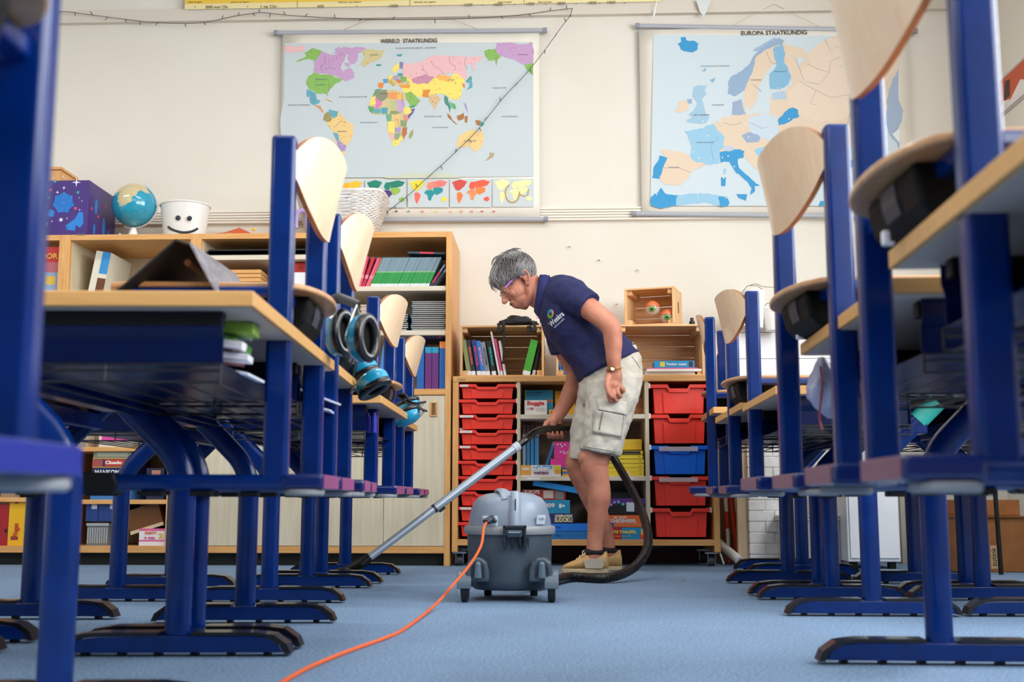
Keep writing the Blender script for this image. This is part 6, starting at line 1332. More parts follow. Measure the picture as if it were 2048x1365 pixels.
# raised band and carrying handle over the dome
b = MB(); rings = []
for k in range(17):
    a = -1.15 + 2.3 * k / 16; y = .120 * math.sin(a) * 1.02; 
    z = .208 + .108 * max(0, math.cos(a * 1.12)) ** .65
    w = .020 + .006 * math.cos(a); rings.append([V((-.002 - w, y, z - .02)), V((-.002 - w * .8, y, z)), V((-.002 + w * .8, y, z)), V((-.002 + w, y, z - .02))])
b.loft(rings); O(b, 'top_band', GREYL, smooth=50, bevel=.002)
b = MB(); b.tube(smooth_path([(-.030, .04, .296), (-.03, .0, .312), (-.022, -.04, .316), (-.012, -.07, .310), (-.004, -.095, .288)], 4), .013, 12, ell=(1.3, .6)); O(b, 'carry_handle', GREYL)
# rear tower with slot and clip at the front
b = MB(); b.tube([(.020, -.113, .21), (.020, -.110, .25), (.020, -.100, .285), (.020, -.088, .305)], [.026, .025, .022, .019], 20, ell=(1, .75)); O(b, 'front_column', mat('#909cad', .35), smooth=60)
b = MB(); b.obox((.022, -.128, .275), (.0035, .006, .034), (-.12, 0, 0)); O(b, 'slot', mat('#1a2430', .7), smooth=0)
b = MB()
for s in (-1, 1): b.box(.020 + s * .026, .020 + s * .033, -.146, -.118, .155, .217)
b.box(-.013, .053, -.146, -.118, .207, .217); O(b, 'clip_frame', mat('#1d2731', .35), smooth=0, bevel=.002)
b = MB(); b.box(-.002, .042, -.149, -.138, .183, .204); O(b, 'clip', mat('#2f3f4c', .25), smooth=0, bevel=.003)
b = MB(); b.box(.003, .037, -.150, -.148, .196, .199); O(b, 'clip_lip', mat('#9fb0bf', .3), smooth=0)
for k in range(4):
    b = MB(); x = -.012 + .0215 * k; b.prism([(x, .182), (x + .009, .182), (x + .0075, .148)], -.143, -.12); O(b, 'clip_rib', mat('#121a22', .5), smooth=0)
# electric socket plate with plug
R_ = .127; aa = math.radians(-108 - 14)
pc_ = V((-.052, -.112, .228))
b = MB(); b.obox(pc_, (.048, .012, .030), (.12, 0, -.42)); O(b, 'socket_plate', mat('#b6c4d2', .3), smooth=0, bevel=.003)
for dx, m_ in ((-.018, '#2a323a'), (.017, '#2a323a')):
    b = MB(); b.ball(pc_ + V((dx * math.cos(-.42), -.006 + dx * math.sin(-.42) * 1.0, .001)), .0055, 10, 6); O(b, 'screw', mat(m_, .4))
b = MB(); p0 = pc_ + V((.006, -.004, .006)); b.tube([p0, p0 + V((-.006, -.014, -.002)), p0 + V((-.014, -.022, -.008))], [.0125, .011, .008], 14); O(b, 'power_plug', mat('#252c36', .35))
b = MB(); b.obox((.094, -.088, .232), (.034, .004, .026), (.18, 0, .82)); lp = O(b, 'rating_label', mat('#c6d0da', .35), smooth=0, bevel=.001)
t_ = text('TASKI', .010, mat('#8a96a4', .5), vc, V((0, 0, 0)), (pi / 2 - .18, 0, .82), org=(0, 0, 0), width=.022); t_.location = (.0965, -.0915, .234)
# castor pods
for s, x in ((-1, -.052 - .035), (1, .095)):
    b = MB(); cx = x + (-.0 if s < 0 else .0)
    P = [(cx - .034, .058), (cx + .034, .058), (cx + .034, .085), (cx + .028, .112), (cx + .012, .126), (cx - .012, .126), (cx - .028, .112), (cx - .034, .085)]
    b.prism(P, -.150, -.070); pod = O(b, 'castor_pod', GREYD, smooth=0, bevel=.007, seg=3)
    b = MB(); b.prism([(cx - .018, .070), (cx + .022, .070), (cx + .020, .100), (cx + .010, .114), (cx - .006, .114), (cx - .016, .100)], -.1512, -.149); b.build('pod_recess', mat('#1b2831', .5), pod, smooth=0)
    b = MB(); b.tube([(cx + .003, -.150, .070), (cx + .003, -.150, .106)], [.0115, .009], 14); b.ball((cx + .003, -.150, .106), .0095, 12, 8); b.build('pod_boss', mat('#5c7080', .3), pod)
    wx = cx - s * .0 + s * .024 - (.0)
    for q in (-.0,):
        b = MB(); ww = x - .036 if s < 0 else x + .030
        b.tube([(ww - .011, -.118, .036), (ww - .008, -.118, .036), (ww + .008, -.118, .036), (ww + .011, -.118, .036)], [.030, .036, .036, .030], 28, up=(0, 1, 0)); O(b, 'wheel', mat('#171b20', .4))
        b = MB(); b.lathe([(0, 0)], 4) if False else None
        c = MB(); pts = [(ww + (0), -.118 + .044 * math.cos(a), .040 + .052 * math.sin(a)) for a in [pi * k / 12 for k in range(13)]]
        rings = [[V((p[0] - .020, p[1], p[2])), V((p[0] + .020, p[1], p[2])), V((p[0] + .020, -.118 + (p[1] + .118) * .86, .040 + (p[2] - .04) * .86)), V((p[0] - .020, -.118 + (p[1] + .118) * .86, .040 + (p[2] - .04) * .86))] for p in pts]
        c.loft(rings); O(c, 'wheel_guard', mat('#5a6c79', .35), smooth=50, bevel=.002)
b = MB()
for s in (-1, 1): b.tube([(s * .07 - .011, .10, .02), (s * .07 + .011, .10, .02)], .020, 16, up=(0, 1, 0))
O(b, 'rear_wheels', mat('#171b20', .4))
# black hose: floor loop behind her shoes up to the handle
HB = mat('#0d0d10', .32)
hp = [V((VX + .02, VY + .13, .10)), V((VX + .03, VY + .20, .040)), V((VX + .09, VY + .34, .019)), at_z(1140, 1155, .018), at_z(1210, 1157, .018), at_y(1262, 1140, 4.22), at_y(1291, 1106, 4.32), at_y(1296, 1070, 4.44), at_y(1284, 1025, 4.62), at_y(1266, 985, 4.78), at_y(1244, 945, 4.90), at_y(1226, 915, 4.97), at_y(1205, 885, 5.02), at_y(1178, 864, 5.0), at_y(1150, 856, 4.94)]
hose = thing('vacuum_hose', 'black ribbed vacuum hose looping on carpet behind her shoes', 'hose', (.2, 4.3, 0))
HP = smooth_path(hp, 40); b = MB(); rad = [.0165 + .0012 * math.sin(i * 1.9) for i in range(len(HP))]
b.tube(HP, rad, 12); b.build('ribbed_tube', HB, hose, org=hose.location, smooth=60)
# wand with bent black grip and floor head
wand = thing('vacuum_wand', 'long grey metal vacuum tube with black handle in her hand', 'vacuum wand', at_z(700, 1140, 0))
A0 = at_y(731, 1122, 4.44); A1 = at_y(1035, 893, 4.67)
J = A0 + (A1 - A0) * .44
GT = mat('#9fa9b6', .33, .35)
b = MB(); b.tube([A0, J], .0148, 20); b.build('lower_tube', GT, wand, org=wand.location)
b = MB(); b.tube([J, A1 + (A1 - A0) * .01], .0172, 20); b.build('upper_tube', GT, wand, org=wand.location)
b = MB(); d = (A1 - A0).normalized(); b.tube([J - d * .004, J + d * .004], .0185, 20); b.build('joint_ring', mat('#23262c', .4), wand, org=wand.location)
b = MB(); b.obox(J + d * .03 + V((.006, 0, -.020)), (.030, .018, .012), (0, -.65, 0)); b.build('slide_button', mat('#23262c', .4), wand, org=wand.location, bevel=.003, smooth=0)
b = MB(); b.tube([A1 - d * .02, A1 + d * .006], .0195, 20); b.build('end_collar', mat('#b6bcc6', .3), wand, org=wand.location)
gp = smooth_path([A1 - d * .01, A1 + d * .04, at_y(1055, 876, 4.70), at_y(1068, 866, 4.74), at_y(1085, 860, 4.79), at_y(1110, 858, 4.855), at_y(1148, 856, 4.935)], 6)
b = MB(); b.tube(gp, [.0135 + .0035 * min(1, i / (len(gp) - 1) * 1.2) for i in range(len(gp))], 16); b.build('bent_grip', mat('#0b0b0d', .28, coat=.3), wand, org=wand.location)
b = MB(); b.obox(at_y(1068, 874, 4.735), (.040, .022, .014), (0, -.15, 0)); b.obox(at_y(1060, 879, 4.715), (.022, .022, .012), (0, -.5, 0)); b.build('air_slider', mat('#2f353d', .35), wand, org=wand.location, bevel=.003, smooth=0)
# nozzle
N0 = at_y(716, 1130, 4.44)
b = MB(); b.tube([A0 + d * .02, A0 - d * .02, N0 + V((-.02, 0, -.012)), N0 + V((-.045, 0, -.024))], [.018, .020, .017, .014], 14); b.build('nozzle_neck', BLACKP, wand, org=wand.location)
b = MB(); nz = N0 + V((-.05, 0, 0)); b.prism([(nz.x - .045, .004), (nz.x + .05, .004), (nz.x + .045, .022), (nz.x + .02, .034), (nz.x - .01, .036), (nz.x - .042, .016)], 4.33, 4.54); b.build('floor_head', BLACKP, wand, org=wand.location, bevel=.004, smooth=0)
# orange cable
OC = mat('#f2682e', .4)
pl0 = V((VX, VY, 0)) + p0 + V((-.014, -.022, -.008))
cp = [pl0, pl0 + V((-.008, -.012, -.018)), at_y(962, 1092, 3.26), at_y(940, 1130, 3.22), at_y(905, 1172, 3.16), at_z(868, 1213, .012), at_z(810, 1258, .004), at_z(770, 1277, .004), at_z(700, 1302, .004), at_z(640, 1326, .004), at_z(600, 1345, .004), at_z(540, 1382, .004), at_z(470, 1440, .004)]
b = MB(); b.tube(smooth_path(cp, 10), .0039, 8)
tag(b.build('power_cable', OC, org=at_z(700, 1302, 0)), 'orange power cable running from vacuum across the carpet to foreground', 'cable')
# ------------------------------------------------------------------ the person bending over the vacuum tube
from mathutils.bvhtree import BVHTree
PY = 4.76
def Q(px, py, dy=0.0): return at_y(px, py, PY + dy)
def limb(b, pts, rads, seg=16, n=5, ell=None, up=None):
    P = smooth_path(pts, n); m = len(pts) - 1; R = []
    for i in range(len(P)):
        t = i / (len(P) - 1) * m; k = min(int(t), m - 1); f = t - k; f = f * f * (3 - 2 * f); R.append(rads[k] * (1 - f) + rads[k + 1] * f)
    b.tube(P, R, seg, ell=ell, up=up); b.ball(P[0], R[0] * .98, 12, 8); b.ball(P[-1], R[-1] * .98, 12, 8)
def rings(b, sec, seg=36, n=4, sq=2.3):
    "sections (front px, back px, half width, centre dy)"
    A = smooth_path([Q(*s[0], s[3]) for s in sec], n); B2 = smooth_path([Q(*s[1], s[3]) for s in sec], n); m = len(sec) - 1; out = []
    for i in range(len(A)):
        t = i / (len(A) - 1) * m; k = min(int(t), m - 1); f = t - k; w = sec[k][2] * (1 - f) + sec[k + 1][2] * f
        c = (A[i] + B2[i]) / 2; h = (B2[i] - A[i]) / 2; ring = []
        for j in range(seg):
            a = 2 * pi * j / seg; ca = math.copysign(abs(math.cos(a)) ** (2 / sq), math.cos(a)); sa = math.copysign(abs(math.sin(a)) ** (2 / sq), math.sin(a))
            ring.append(c + h * ca + V((0, 1, 0)) * (w * sa))
        out.append(ring)
    b.loft(out)
def fuse(o, vox, it=3, fac=.5, disp=None, mid=True):
    md = o.modifiers.new('fuse', 'REMESH'); md.mode = 'VOXEL'; md.voxel_size = vox; md.use_smooth_shade = True
    sm = o.modifiers.new('soften', 'SMOOTH'); sm.factor = fac; sm.iterations = it
    for (sz, st) in disp or ():
        tx = bpy.data.textures.new('folds', 'CLOUDS'); tx.noise_scale = sz; tx.noise_depth = 2
        dm = o.modifiers.new('folds', 'DISPLACE'); dm.texture = tx; dm.strength = st; dm.mid_level = .5; dm.texture_coords = 'GLOBAL'
    dg = bpy.context.evaluated_depsgraph_get(); me = bpy.data.meshes.new_from_object(o.evaluated_get(dg))
    me.materials.clear()
    for mm in o.data.materials: me.materials.append(mm)
    me.polygons.foreach_set('material_index', [0] * len(me.polygons))
    me.polygons.foreach_set('use_smooth', [True] * len(me.polygons))
    o.modifiers.clear(); o.data = me; return o
# head frame
HO = Q(1046, 566, 0)
ph = math.radians(33); f0 = V((-math.cos(ph), 0, -math.sin(ph))); u0 = V((-math.sin(ph), 0, math.cos(ph))); l0 = V((0, 1, 0)); yw = math.radians(10)
hf = f0 * math.cos(yw) - l0 * math.sin(yw); hl = l0 * math.cos(yw) + f0 * math.sin(yw); hu = u0
HR = Matrix((hf, hl, hu)).transposed()
def Hh(f, l, u): return HO + hf * f + hl * l + hu * u
SKIN = mat('#c8866c', .52, kind='skin', col2='#b06c56', scale=2.2, bump=.22, bscale=70)
b = MB()
hb = lambda c, r: b.ball(Hh(*c), r, 20, 14, rot=HR)
hb((.018, 0, .048), (.082, .070, .082)); hb((.040, 0, -.012), (.056, .060, .062)); hb((.066, 0, .030), (.034, .054, .040))
hb((.045, 0, -.050), (.042, .046, .042)); hb((.052, 0, -.082), (.020, .022, .019)); hb((.070, 0, -.058), (.026, .028, .026))
for s in (-1, 1):
    hb((.067, s * .033, -.020), (.020, .020, .020)); hb((.088, s * .024, .012), (.011, .022, .008))
    limb(b, [Hh(.004, s * .048, -.030), Hh(.014, s * .047, -.066), Hh(.045, s * .022, -.088)], [.018, .016, .014], 12, 3)
    # ear: rim and lobe standing off the head
    limb(b, [Hh(.014, s * .070, .012), Hh(.006, s * .077, .030), Hh(-.012, s * .080, .030), Hh(-.020, s * .079, .008), Hh(-.008, s * .074, -.020), Hh(.004, s * .069, -.030), Hh(.008, s * .067, -.018)], [.004, .0048, .005, .005, .0055, .006, .004], 8, 4)
    hb((-.004, s * .069, .006), (.015, .006, .026))
    hb((.104, s * .009, -.030), (.009, .007, .007))
limb(b, [Hh(.096, 0, .004), Hh(.106, 0, -.014), Hh(.113, 0, -.028)], [.008, .0095, .0115], 12, 4)
hb((.090, 0, -.049), (.010, .022, .008)); hb((.083, 0, -.062), (.011, .020, .009)); hb((.068, 0, -.074), (.016, .022, .014))
# neck, torso, limbs
limb(b, [Hh(-.010, 0, -.010), Q(1072, 588), Q(1092, 598), Q(1112, 612)], [.058, .056, .060, .080], 24, 5)
rings(b, [((1076, 612), (1098, 572), .07, 0), ((1086, 640), (1124, 566), .13, 0), ((1110, 676), (1156, 580), .155, 0), ((1136, 712), (1186, 615), .14, 0), ((1158, 738), (1228, 670), .135, 0), ((1172, 770), (1268, 730), .155, 0), ((1180, 800), (1262, 790), .15, 0)])
limb(b, [Q(1140, 600, -.160), Q(1176, 616, -.210), Q(1219, 652, -.235), Q(1226, 682, -.232), Q(1227, 712, -.225), Q(1228, 738, -.218)], [.042, .0455, .040, .037, .031, .0255], 20, 5)
limb(b, [Q(1228, 738, -.218), Q(1228, 752, -.216), Q(1228, 772, -.214)], [.0255, .030, .026], 16, 4, ell=(.62, 1.12), up=(0, 1, 0))
for pts in ([(1218, 768, -.220), (1217, 789, -.236), (1221, 803, -.228), (1227, 804, -.205)], [(1225, 769, -.214), (1227, 791, -.238), (1232, 802, -.226), (1236, 799, -.202)],
            [(1232, 766, -.208), (1236, 786, -.232), (1241, 794, -.218), (1243, 790, -.196)], [(1238, 762, -.202), (1243, 776, -.222), (1247, 783, -.208), (1248, 778, -.190)]):
    limb(b, [Q(*p) for p in pts], [.0098, .0088, .0080, .0070], 10, 5)
limb(b, [Q(1217, 752, -.226), Q(1214, 770, -.238), Q(1217, 786, -.244), Q(1223, 795, -.242)], [.012, .0105, .0095, .0082], 10, 5)
# far arm down to the handle
limb(b, [Q(1120, 640, .15), Q(1128, 695, .165), Q(1149, 748, .185), Q(1141, 785, .165), Q(1124, 818, .135), Q(1110, 838, .112)], [.050, .045, .038, .038, .031, .0265], 20, 5)
limb(b, [Q(1110, 838, .112), Q(1104, 845, .100), Q(1102, 850, .094)], [.026, .029, .024], 14, 4, ell=(1.15, .8), up=(0, 1, 0))
for px, yy in ((1123, .108), (1114, .100), (1105, .092), (1096.5, .084)):
    limb(b, [Q(px - 5, 846, yy), Q(px - 1, 850, yy + .030), Q(px + 1, 864, yy + .034), Q(px + 1.5, 875, yy + .010), Q(px + 1, 872, yy - .022), Q(px, 865, yy - .027)], [.0095, .0085, .0082, .0080, .0076, .0068], 10, 5)
limb(b, [Q(1099, 842, .084), Q(1091, 850, .060), Q(1090, 861, .048), Q(1096, 868, .052)], [.013, .0105, .0095, .0080], 10, 5)
# legs
limb(b, [Q(1226, 790, -.085), Q(1206, 860, -.09), Q(1191, 918, -.09), Q(1189, 938, -.09), Q(1196, 970, -.088), Q(1198, 995, -.088), Q(1194, 1035, -.088), Q(1190, 1080, -.088), Q(1188, 1106, -.088), Q(1182, 1122, -.088)], [.088, .070, .058, .055, .048, .0475, .038, .0315, .034, .034], 24, 5)
b.ball(Q(1171, 917, -.096), (.032, .036, .034), 16, 10); b.ball(Q(1176, 938, -.094), (.026, .028, .024), 16, 10); b.ball(Q(1150, 925, .078), (.030, .034, .032), 16, 10)
limb(b, [Q(1212, 790, .08), Q(1185, 860, .08), Q(1160, 918, .08), Q(1161, 942, .08), Q(1180, 985, .08), Q(1192, 1015, .08), Q(1206, 1050, .08), Q(1215, 1085, .08), Q(1215, 1112, .08)], [.085, .070, .058, .054, .048, .042, .035, .029, .033], 24, 5)
person = b.build('person', SKIN, smooth=180)
fuse(person, .0030, 4, .5)
base = V((Q(1190, 1140).x, PY, 0))
person.data.transform(Matrix.Translation(-base)); person.location = base
tag(person, 'grey haired person in navy polo shirt and beige cargo shorts bending over vacuum tube', 'person')
def child(b, name, m, vox=None, it=3, disp=None, **k):
    o = b.build(name, m, person, org=base, **k)
    if vox:
        o.parent = None; o.location = (0, 0, 0); o.data.transform(Matrix.Translation(base)); fuse(o, vox, it, .5, disp)
        o.data.transform(Matrix.Translation(-base)); o.parent = person
    return o
# eyes, lips, brows
for s in (-1, 1):
    b = MB(); b.ball(Hh(.0790, s * .027, -.004), .0115, 14, 10); e = child(b, 'eye', mat('#efe9e4', .15))
    b = MB(); b.ball(Hh(.0885, s * .028, -.008), (.0035, .0052, .0052), 10, 8, rot=HR); child(b, 'iris', mat('#5a6a70', .2))
    b = MB(); b.ball(Hh(.0800, s * .027, -.0005), (.0128, .0145, .0105), 16, 10, rot=HR); child(b, 'eyelid', SKIN)
    b = MB(); b.tube(smooth_path([Hh(.088, s * .042, .012), Hh(.099, s * .030, .017), Hh(.101, s * .014, .013)], 4), [.002] * 9, 6, ell=(1, 1.6)); child(b, 'eyebrow', mat('#8b7d74', .8))
b = MB(); b.ball(Hh(.0945, 0, -.0510), (.0060, .018, .0032), 14, 8, rot=HR); b.ball(Hh(.0885, 0, -.0605), (.0068, .016, .0040), 14, 8, rot=HR); child(b, 'lips', mat('#b05a50', .4))
b = MB(); b.ball(Hh(.0920, 0, -.0558), (.0062, .017, .0014), 14, 6, rot=HR); child(b, 'mouth_line', mat('#5a2020', .5))
# hair: a soft cap plus many combed locks
HAIRS = [mat('#8d8a88', .6), mat('#787573', .6), mat('#615d5b', .6), mat('#a3a1a0', .6)]
b = MB(); hb2 = lambda c, r: b.ball(Hh(*c), r, 24, 16, rot=HR)
hb2((-.002, 0, .062), (.080, .078, .078)); hb2((.040, 0, .085), (.062, .068, .050)); hb2((-.032, 0, .022), (.040, .064, .046)); hb2((.078, 0, .066), (.026, .052, .030))
cap = child(b, 'hair', HAIRS[1], .005, 3, [(.03, .003)])
b = MB(); cnt = 0; rnd = random.Random(11)
ctr = V((.008, 0, .058)); rad = V((.092, .083, .086))
while cnt < 2600:
    d = V((rnd.gauss(0, 1), rnd.gauss(0, 1), rnd.gauss(0, 1))).normalized()
    p = V((ctr.x + d.x * rad.x, d.y * rad.y, ctr.z + d.z * rad.z))
    lim = .035 if p.x > .02 else (-.048 if p.x < -.014 else .035)
    if p.x > .085: lim = .046
    if p.z < lim: continue
    crown = V((-.035, 0, .14)); fl = (p - crown); fl = fl - d * fl.dot(d)
    if fl.length < 1e-4: continue
    fl.normalize(); fl = (fl + V((rnd.uniform(-.14, .14) + .25 * math.sin(38 * p.z + 20 * p.x), rnd.uniform(-.14, .14), rnd.uniform(-.12, .12)))).normalized()
    L_ = rnd.uniform(.024, .050); pts = []; q = p.copy(); w = rnd.uniform(-1, 1)
    for k in range(5):
        e = (q - ctr); e = V((e.x / rad.x, e.y / rad.y, e.z / rad.z)); n_ = e.normalized()
        q2 = V((ctr.x + n_.x * rad.x, n_.y * rad.y, ctr.z + n_.z * rad.z)) + n_ * (.001 + .0045 * math.sin(k * .8 + w))
        pts.append(Hh(q2.x, q2.y, q2.z)); fl = (fl + d.cross(fl) * .22 * w).normalized(); q = q2 + fl * L_ / 4
    q_ = math.sin(60 * p.x + 3) + math.sin(75 * p.z + 40 * p.y) + rnd.uniform(-.9, .9) - 14 * (p.z - .07); m_ = 3 if q_ > 1.0 else (0 if q_ > 0 else (1 if q_ > -1.1 else 2))
    b.tube(pts, [.0016, .0024, .0024, .0017, .0005], 5, m_, ell=(1.9, .45)); cnt += 1
for k in range(110):     # tufts of the fringe and the swept quiff
    y = rnd.uniform(-.055, .055); x0_ = rnd.uniform(.07, .098); z0_ = .10 - .3 * abs(y) * .6 + rnd.uniform(-.015, .01)
    e = rnd.uniform(.3, 1)
    b.tube(smooth_path([Hh(x0_ - .03, y, z0_ + .02), Hh(x0_ + .008, y, z0_), Hh(x0_ + .020, y * 1.02, z0_ - .025), Hh(x0_ + .014 + rnd.uniform(-.004, .004), y * 1.05, z0_ - .05 * e - .018)], 3), [.0016, .0019, .0021, .0020, .0019, .0018, .0016, .0013, .0009, .0004], 4, rnd.choice((0, 0, 3, 1)), ell=(1.2, .6))
for k in range(90):
    y = rnd.uniform(-.05, .05); x0_ = rnd.uniform(-.05, .03); hgt = .148 - .4 * abs(y) + rnd.uniform(0, .008)
    b.tube(smooth_path([Hh(x0_ - .02, y, hgt - .018), Hh(x0_, y + .004, hgt), Hh(x0_ + .026, y, hgt + .001), Hh(x0_ + .05, y - .004, hgt - .018)], 3), [.0013, .0016, .0016, .0016, .0016, .0015, .0013, .0010, .0007, .0004], 4, rnd.choice((1, 2, 0)), ell=(1.2, .6))
locks = child(b, 'hair_locks', HAIRS, smooth=180)
# glasses
GP = mat('#b070c8', .25, coat=.5); SW = mat('#c8c4c0', .2, 1.0)
b = MB()
for s in (-1, 1): b.tube(smooth_path([Hh(-.004, s * .077, .020), Hh(.012, s * .077, .024), Hh(.050, s * .072, .020), Hh(.090, s * .062, .010)], 4), .0026, 8, ell=(.7, 1.3))
gl = child(b, 'glasses', GP)
b = MB()
for s in (-1, 1):
    c = V((.108, s * .032, -.004)); P = []
    for k in range(25):
        a = 2 * pi * k / 24; P.append(Hh(c.x - .012 * abs(math.cos(a)) * (1 if math.cos(a) * s > 0 else 0), c.y + .024 * math.cos(a), c.z + .015 * math.sin(a)))
    b.tube(P, .0012, 6)
    b.tube([Hh(.090, s * .062, .010), Hh(.098, s * .056, .004)], .0018, 6)
b.tube(smooth_path([Hh(.108, -.009, 0), Hh(.112, 0, .004), Hh(.108, .009, 0)], 3), .0012, 6); child(b, 'lens_wire', SW)
# polo shirt
NAVY = mat('#131c52', .75, kind='knit', col2='#101849', scale=4, bump=.25, bscale=220)
b = MB()
rings(b, [((1079, 622), (1092, 560), .078, 0), ((1079, 641), (1124, 552), .150, 0), ((1096, 673), (1160, 563), .182, 0), ((1120, 708), (1192, 600), .166, 0), ((1142, 738), (1232, 652), .160, 0), ((1155, 762), (1276, 702), .180, 0), ((1157, 766), (1278, 708), .178, 0)])
limb(b, [Q(1122, 590, -.115), Q(1140, 592, -.150), Q(1155, 600, -.175)], [.070, .068, .062], 24, 5)
b.tube([Q(1150, 598, -.170), Q(1180, 614.5, -.212)], [.066, .060], 28)
limb(b, [Q(1110, 612, .115), Q(1116, 655, .150), Q(1120, 680, .160)], [.074, .064, .058], 24, 5)
b.tube([Q(1119, 672, .158), Q(1127, 706, .165)], [.060, .056], 28)
shirt = child(b, 'polo_shirt', NAVY, .0052, 3, [(.11, .016), (.045, .007)])
b = MB()                                   # collar
cc = []
for k in range(33):
    a = 2 * pi * k / 32; c = (Q(1078, 622) + Q(1086, 562)) / 2; h = (Q(1087, 561) - Q(1076, 628)) / 2
    cc.append(c + h * math.cos(a) * .98 + V((0, .068 * math.sin(a), 0)))
ax = (Q(1060, 580) - Q(1092, 600)).normalized()
b.loft([[p + ax * .014 * (1 if math.cos(2 * pi * i / 32) > -.9 else .2) for i, p in enumerate(cc[:-1])], [p + ax * .018 + (p - c) * .12 for p in cc[:-1]], [p - ax * .004 + (p - c) * .28 for p in cc[:-1]], [p - ax * .026 + (p - c) * .38 for p in cc[:-1]]], caps=False)
o = child(b, 'collar', mat('#17205c', .75), smooth=180, solid=.004)
for t_ in ([(1078, 640), (1074, 612), (1088, 600), (1092, 632)],):
    pass
def surf(o):
    dg = bpy.context.evaluated_depsgraph_get(); me = o.data
    return BVHTree.FromPolygons([v.co + base for v in me.vertices], [tuple(p.vertices) for p in me.polygons])
SB = surf(shirt)
def onto(bv, p, off):
    hit = bv.ray_cast(V((p.x, PY - 1.0, p.z)), V((0, 1, 0)))
    y = hit[0].y if hit[0] is not None else PY - .15
    return V((p.x, y - off, p.z))
def unpx(px, py, dy=-.15): return at_y(px, py, PY + dy)
b = MB(); ms = [mat(c, .5) for c in ('#2a86d8', '#2f9fd0', '#5cb052', '#9ab84a', '#e89a4a', '#f0b070')]
ec = (1101, 628)
for k in range(12):
    a = 2 * pi * k / 12 + .2; mi = 0
    dx, dy_ = math.cos(a), math.sin(a)
    mi = (4 if dx > .3 and dy_ < .5 else (2 if dy_ > .3 else 0)) + (k % 2)
    P = [(ec[0] + 2 * dx, ec[1] + 2 * dy_)] + [(ec[0] + 6.4 * math.cos(a + q), ec[1] + 9.0 * math.sin(a + q)) for q in (-.24, -.1, .1, .24)]
    b._add([onto(SB, unpx(*p), .0012) for p in P], [(0, 1, 2, 3, 4)], mi)
child(b, 'flower_emblem', ms, smooth=0)
def shirt_text(s, px, py, size, width, ang, name, m):
    o = text(s, size, m, None, V((0, 0, 0)), width=width, bold=.0008 if size > .012 else .0002)
    c = unpx(px, py); co = math.cos(ang); si = math.sin(ang); me = o.data
    for v in me.vertices:
        x, y = v.co.x, v.co.y; p = V((c.x + x * co - y * si, 0, c.z + x * si + y * co)); q = onto(SB, p, .0016 if v.co.z >= 0 else .0006); v.co = q - base
    o.location = (0, 0, 0); o.rotation_euler = (0, 0, 0); o.parent = person; o.name = name
shirt_text('Weekra', 1113, 639, .030, .070, math.radians(38), 'shirt_lettering', mat('#e8ecf4', .6))
shirt_text('schoonmaak', 1118, 647, .011, .052, math.radians(38), 'shirt_lettering', mat('#c8cce0', .6))
b = MB(); b.ball(onto(SB, unpx(1075, 635), -.004), .004, 8, 6); b.ball(onto(SB, unpx(1081, 648), -.002), .0035, 8, 6); child(b, 'button', mat('#d8a0c0', .3))
# shorts
KH = mat('#cbc6ba', .8, kind='cotton', col2='#c2bcae', scale=3, bump=.25, bscale=200)
b = MB()
rings(b, [((1163, 738), (1270, 690), .150, 0), ((1160, 764), (1283, 722), .168, 0), ((1160, 790), (1283, 765), .172, 0), ((1164, 812), (1272, 800), .165, 0)])
rings(b, [((1172, 768), (1282, 752), .092, -.085), ((1173, 800), (1276, 800), .100, -.092), ((1168, 850), (1260, 852), .098, -.094), ((1163, 885), (1246, 893), .094, -.094), ((1160, 899), (1239, 913), .092, -.094)])
rings(b, [((1162, 768), (1262, 752), .092, .080), ((1153, 800), (1250, 800), .100, .085), ((1143, 850), (1228, 858), .096, .085), ((1137, 900), (1204, 906), .090, .085), ((1134, 919), (1196, 924), .088, .085)])
shorts = child(b, 'cargo_shorts', KH, .0055, 2, [(.09, .018), (.03, .010)])
KB = surf(shorts)
def patch(poly4, name, m, off=.004, n=8, th=.003):
    a, b_, c, d = poly4; g = MB()
    g.grid(lambda u, v: onto(KB, unpx(*( (a[i] * (1 - u) + b_[i] * u) * (1 - v) + (d[i] * (1 - u) + c[i] * u) * v for i in (0, 1))), off), n, n)
    return child(g, name, m, smooth=60, solid=th)
patch([(1192, 822), (1248, 832), (1242, 876), (1184, 866)], 'cargo_pocket', KH, .003, 10, .006)
patch([(1191, 800), (1252, 806), (1251, 832), (1196, 822)], 'pocket_flap', mat('#cfcabe', .8), .0075, 10, .004)
patch([(1203, 826), (1205.5, 826), (1199, 861), (1196.5, 861)], 'pocket_pleat', mat('#7f7b70', .8), .0075, 6, .0015)
for pts in ([(1196, 822.5), (1215, 825), (1251, 833.5)], [(1184, 867), (1212, 872), (1243, 880)], [(1186, 826), (1184, 850), (1184, 867)], [(1246, 834), (1244, 855), (1241, 872)], [(1161, 892), (1190, 898), (1238, 906)], [(1264, 712), (1272, 722), (1281, 733)]):
    g = MB(); g.tube([onto(KB, unpx(*p), .0062 if pts[0][0] < 1253 and pts[0][0] != 1161 else .0018) for p in smooth_path([V((x, y, 0)) for x, y in pts], 6) for p in [(p[0], p[1])]], .0012, 5)
    child(g, 'seam', mat('#837e72', .8))
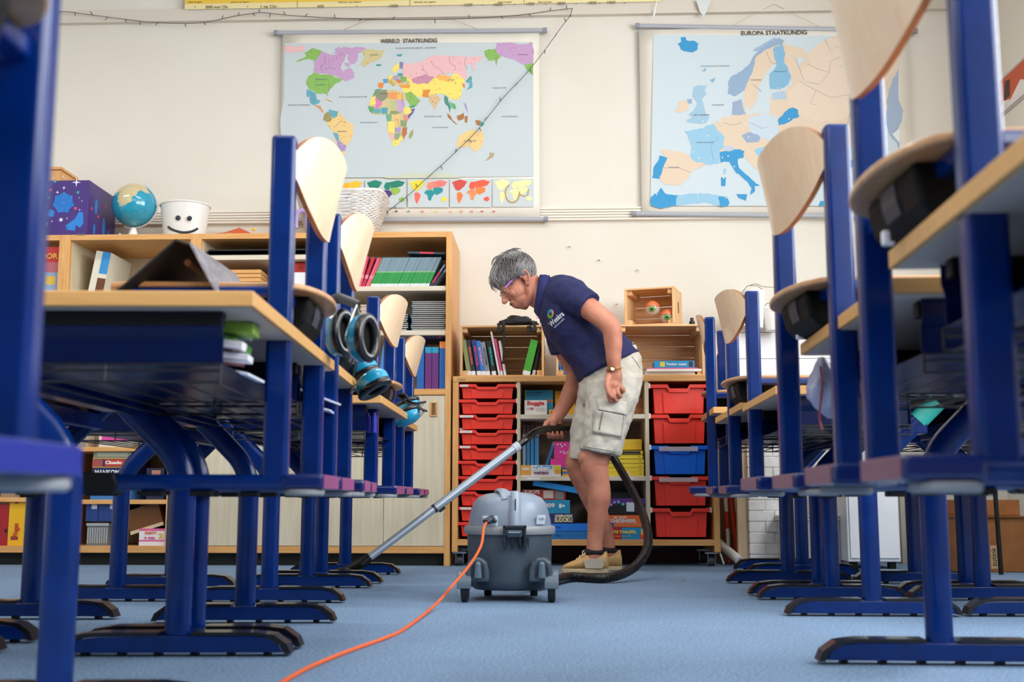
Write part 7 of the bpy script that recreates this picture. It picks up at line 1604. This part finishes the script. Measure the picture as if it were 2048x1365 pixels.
# watch
b = MB(); c = Q(1228, 739, -.218)
P = [c + V((.0285 * math.cos(a), .0255 * math.sin(a), .004 * math.cos(a))) for a in [2 * pi * k / 28 for k in range(29)]]
b.tube(P, .0030, 8, ell=(1, 1.9), up=(0, 0, 1)); w = child(b, 'wrist_watch', mat('#d9b45a', .22, 1.0))
b = MB(); b.tube([c + V((-.006, -.0265, 0)), c + V((-.007, -.0325, -.001))], .0105, 20, up=(0, 0, 1)); child(b, 'watch_case', mat('#d9b45a', .22, 1.0))
b = MB(); b.tube([c + V((-.007, -.0325, -.001)), c + V((-.0071, -.0333, -.001))], .0082, 20, up=(0, 0, 1)); child(b, 'watch_dial', mat('#efe6cc', .3))
# shoes and socks
def shoe(dx, dy, nm):
    cy = PY + dy; T_ = at_y(1124 + dx, 1141, cy).x; Hh_ = at_y(1217 + dx, 1141, cy).x; L_ = Hh_ - T_
    sec = [(.0, .010, .020, .018), (.03, .020, .034, .030), (.12, .034, .043, .040), (.28, .040, .056, .045), (.42, .038, .078, .043), (.52, .036, .092, .040), (.66, .034, .084, .037), (.84, .033, .084, .036), (.97, .026, .094, .030), (1.0, .014, .060, .016)]
    rg = []
    for u, w_, h_, w2 in sec:
        x = T_ + L_ * u; ring = []
        for k in range(20):
            a = 2 * pi * k / 20; yy = w_ * math.copysign(abs(math.cos(a)) ** .75, math.cos(a)); zz = .016 + (h_ * .92 - .016) * (.5 + .5 * math.sin(a))
            yy *= 1 - .35 * max(0, math.sin(a)) ** 2; ring.append(V((x, cy + yy, zz)))
        rg.append(ring)
    g = MB(); g.loft(rg); s = child(g, 'shoe', mat('#c9a069', .6, kind='leather', col2='#bb9158', scale=3), smooth=60)
    g = MB(); pl = []
    for k in range(24):
        a = 2 * pi * k / 24; x = (T_ + Hh_) / 2 + (L_ / 2 + .002) * math.copysign(abs(math.cos(a)) ** .8, math.cos(a)); pl.append((x, cy + .0375 * math.copysign(abs(math.sin(a)) ** .7, math.sin(a)) * (1 - .12 * math.cos(a))))
    g.prism(pl, .001, .019, plane='xy'); child(g, 'shoe_sole', mat('#c6b08c', .7), smooth=0, bevel=.003)
    g = MB()
    def sd(u, h, wy): return V((T_ + L_ * u, cy - wy, h))
    g.loft([[sd(.50, .020, .0375), sd(.66, .020, .0365), sd(.86, .020, .0350), sd(.90, .035, .0335)], [sd(.46, .050, .0375), sd(.62, .058, .0350), sd(.80, .060, .0340), sd(.88, .055, .0330)]], caps=False, close=False)
    if dx == 0: child(g, 'grey_side_panel', mat('#b4aa98', .6), smooth=0, solid=.004)
    g = MB()
    for k in range(4):
        u = .30 + .065 * k; h = .052 + .0115 * k
        g.tube([V((T_ + L_ * u, cy - .026, h - .010)), V((T_ + L_ * (u + .02), cy - .010, h + .004)), V((T_ + L_ * (u + .02), cy + .012, h + .004))], .0025, 6)
    g.tube(smooth_path([V((T_ + L_ * .5, cy - .012, .088)), V((T_ + L_ * .44, cy - .030, .086)), V((T_ + L_ * .47, cy - .036, .070)), V((T_ + L_ * .5, cy - .02, .084))], 4), .002, 6)
    child(g, 'shoe_laces', mat('#dcc193', .7))
    g = MB(); ca = V((T_ + L_ * .73, cy, .070)); g.ball(ca + V((-.010, 0, .012)), (.0445, .0375, .0200), 24, 12); child(g, 'sock', mat('#0c0c10', .8))
shoe(0, -.088, 'left'); shoe(27, .08, 'right')
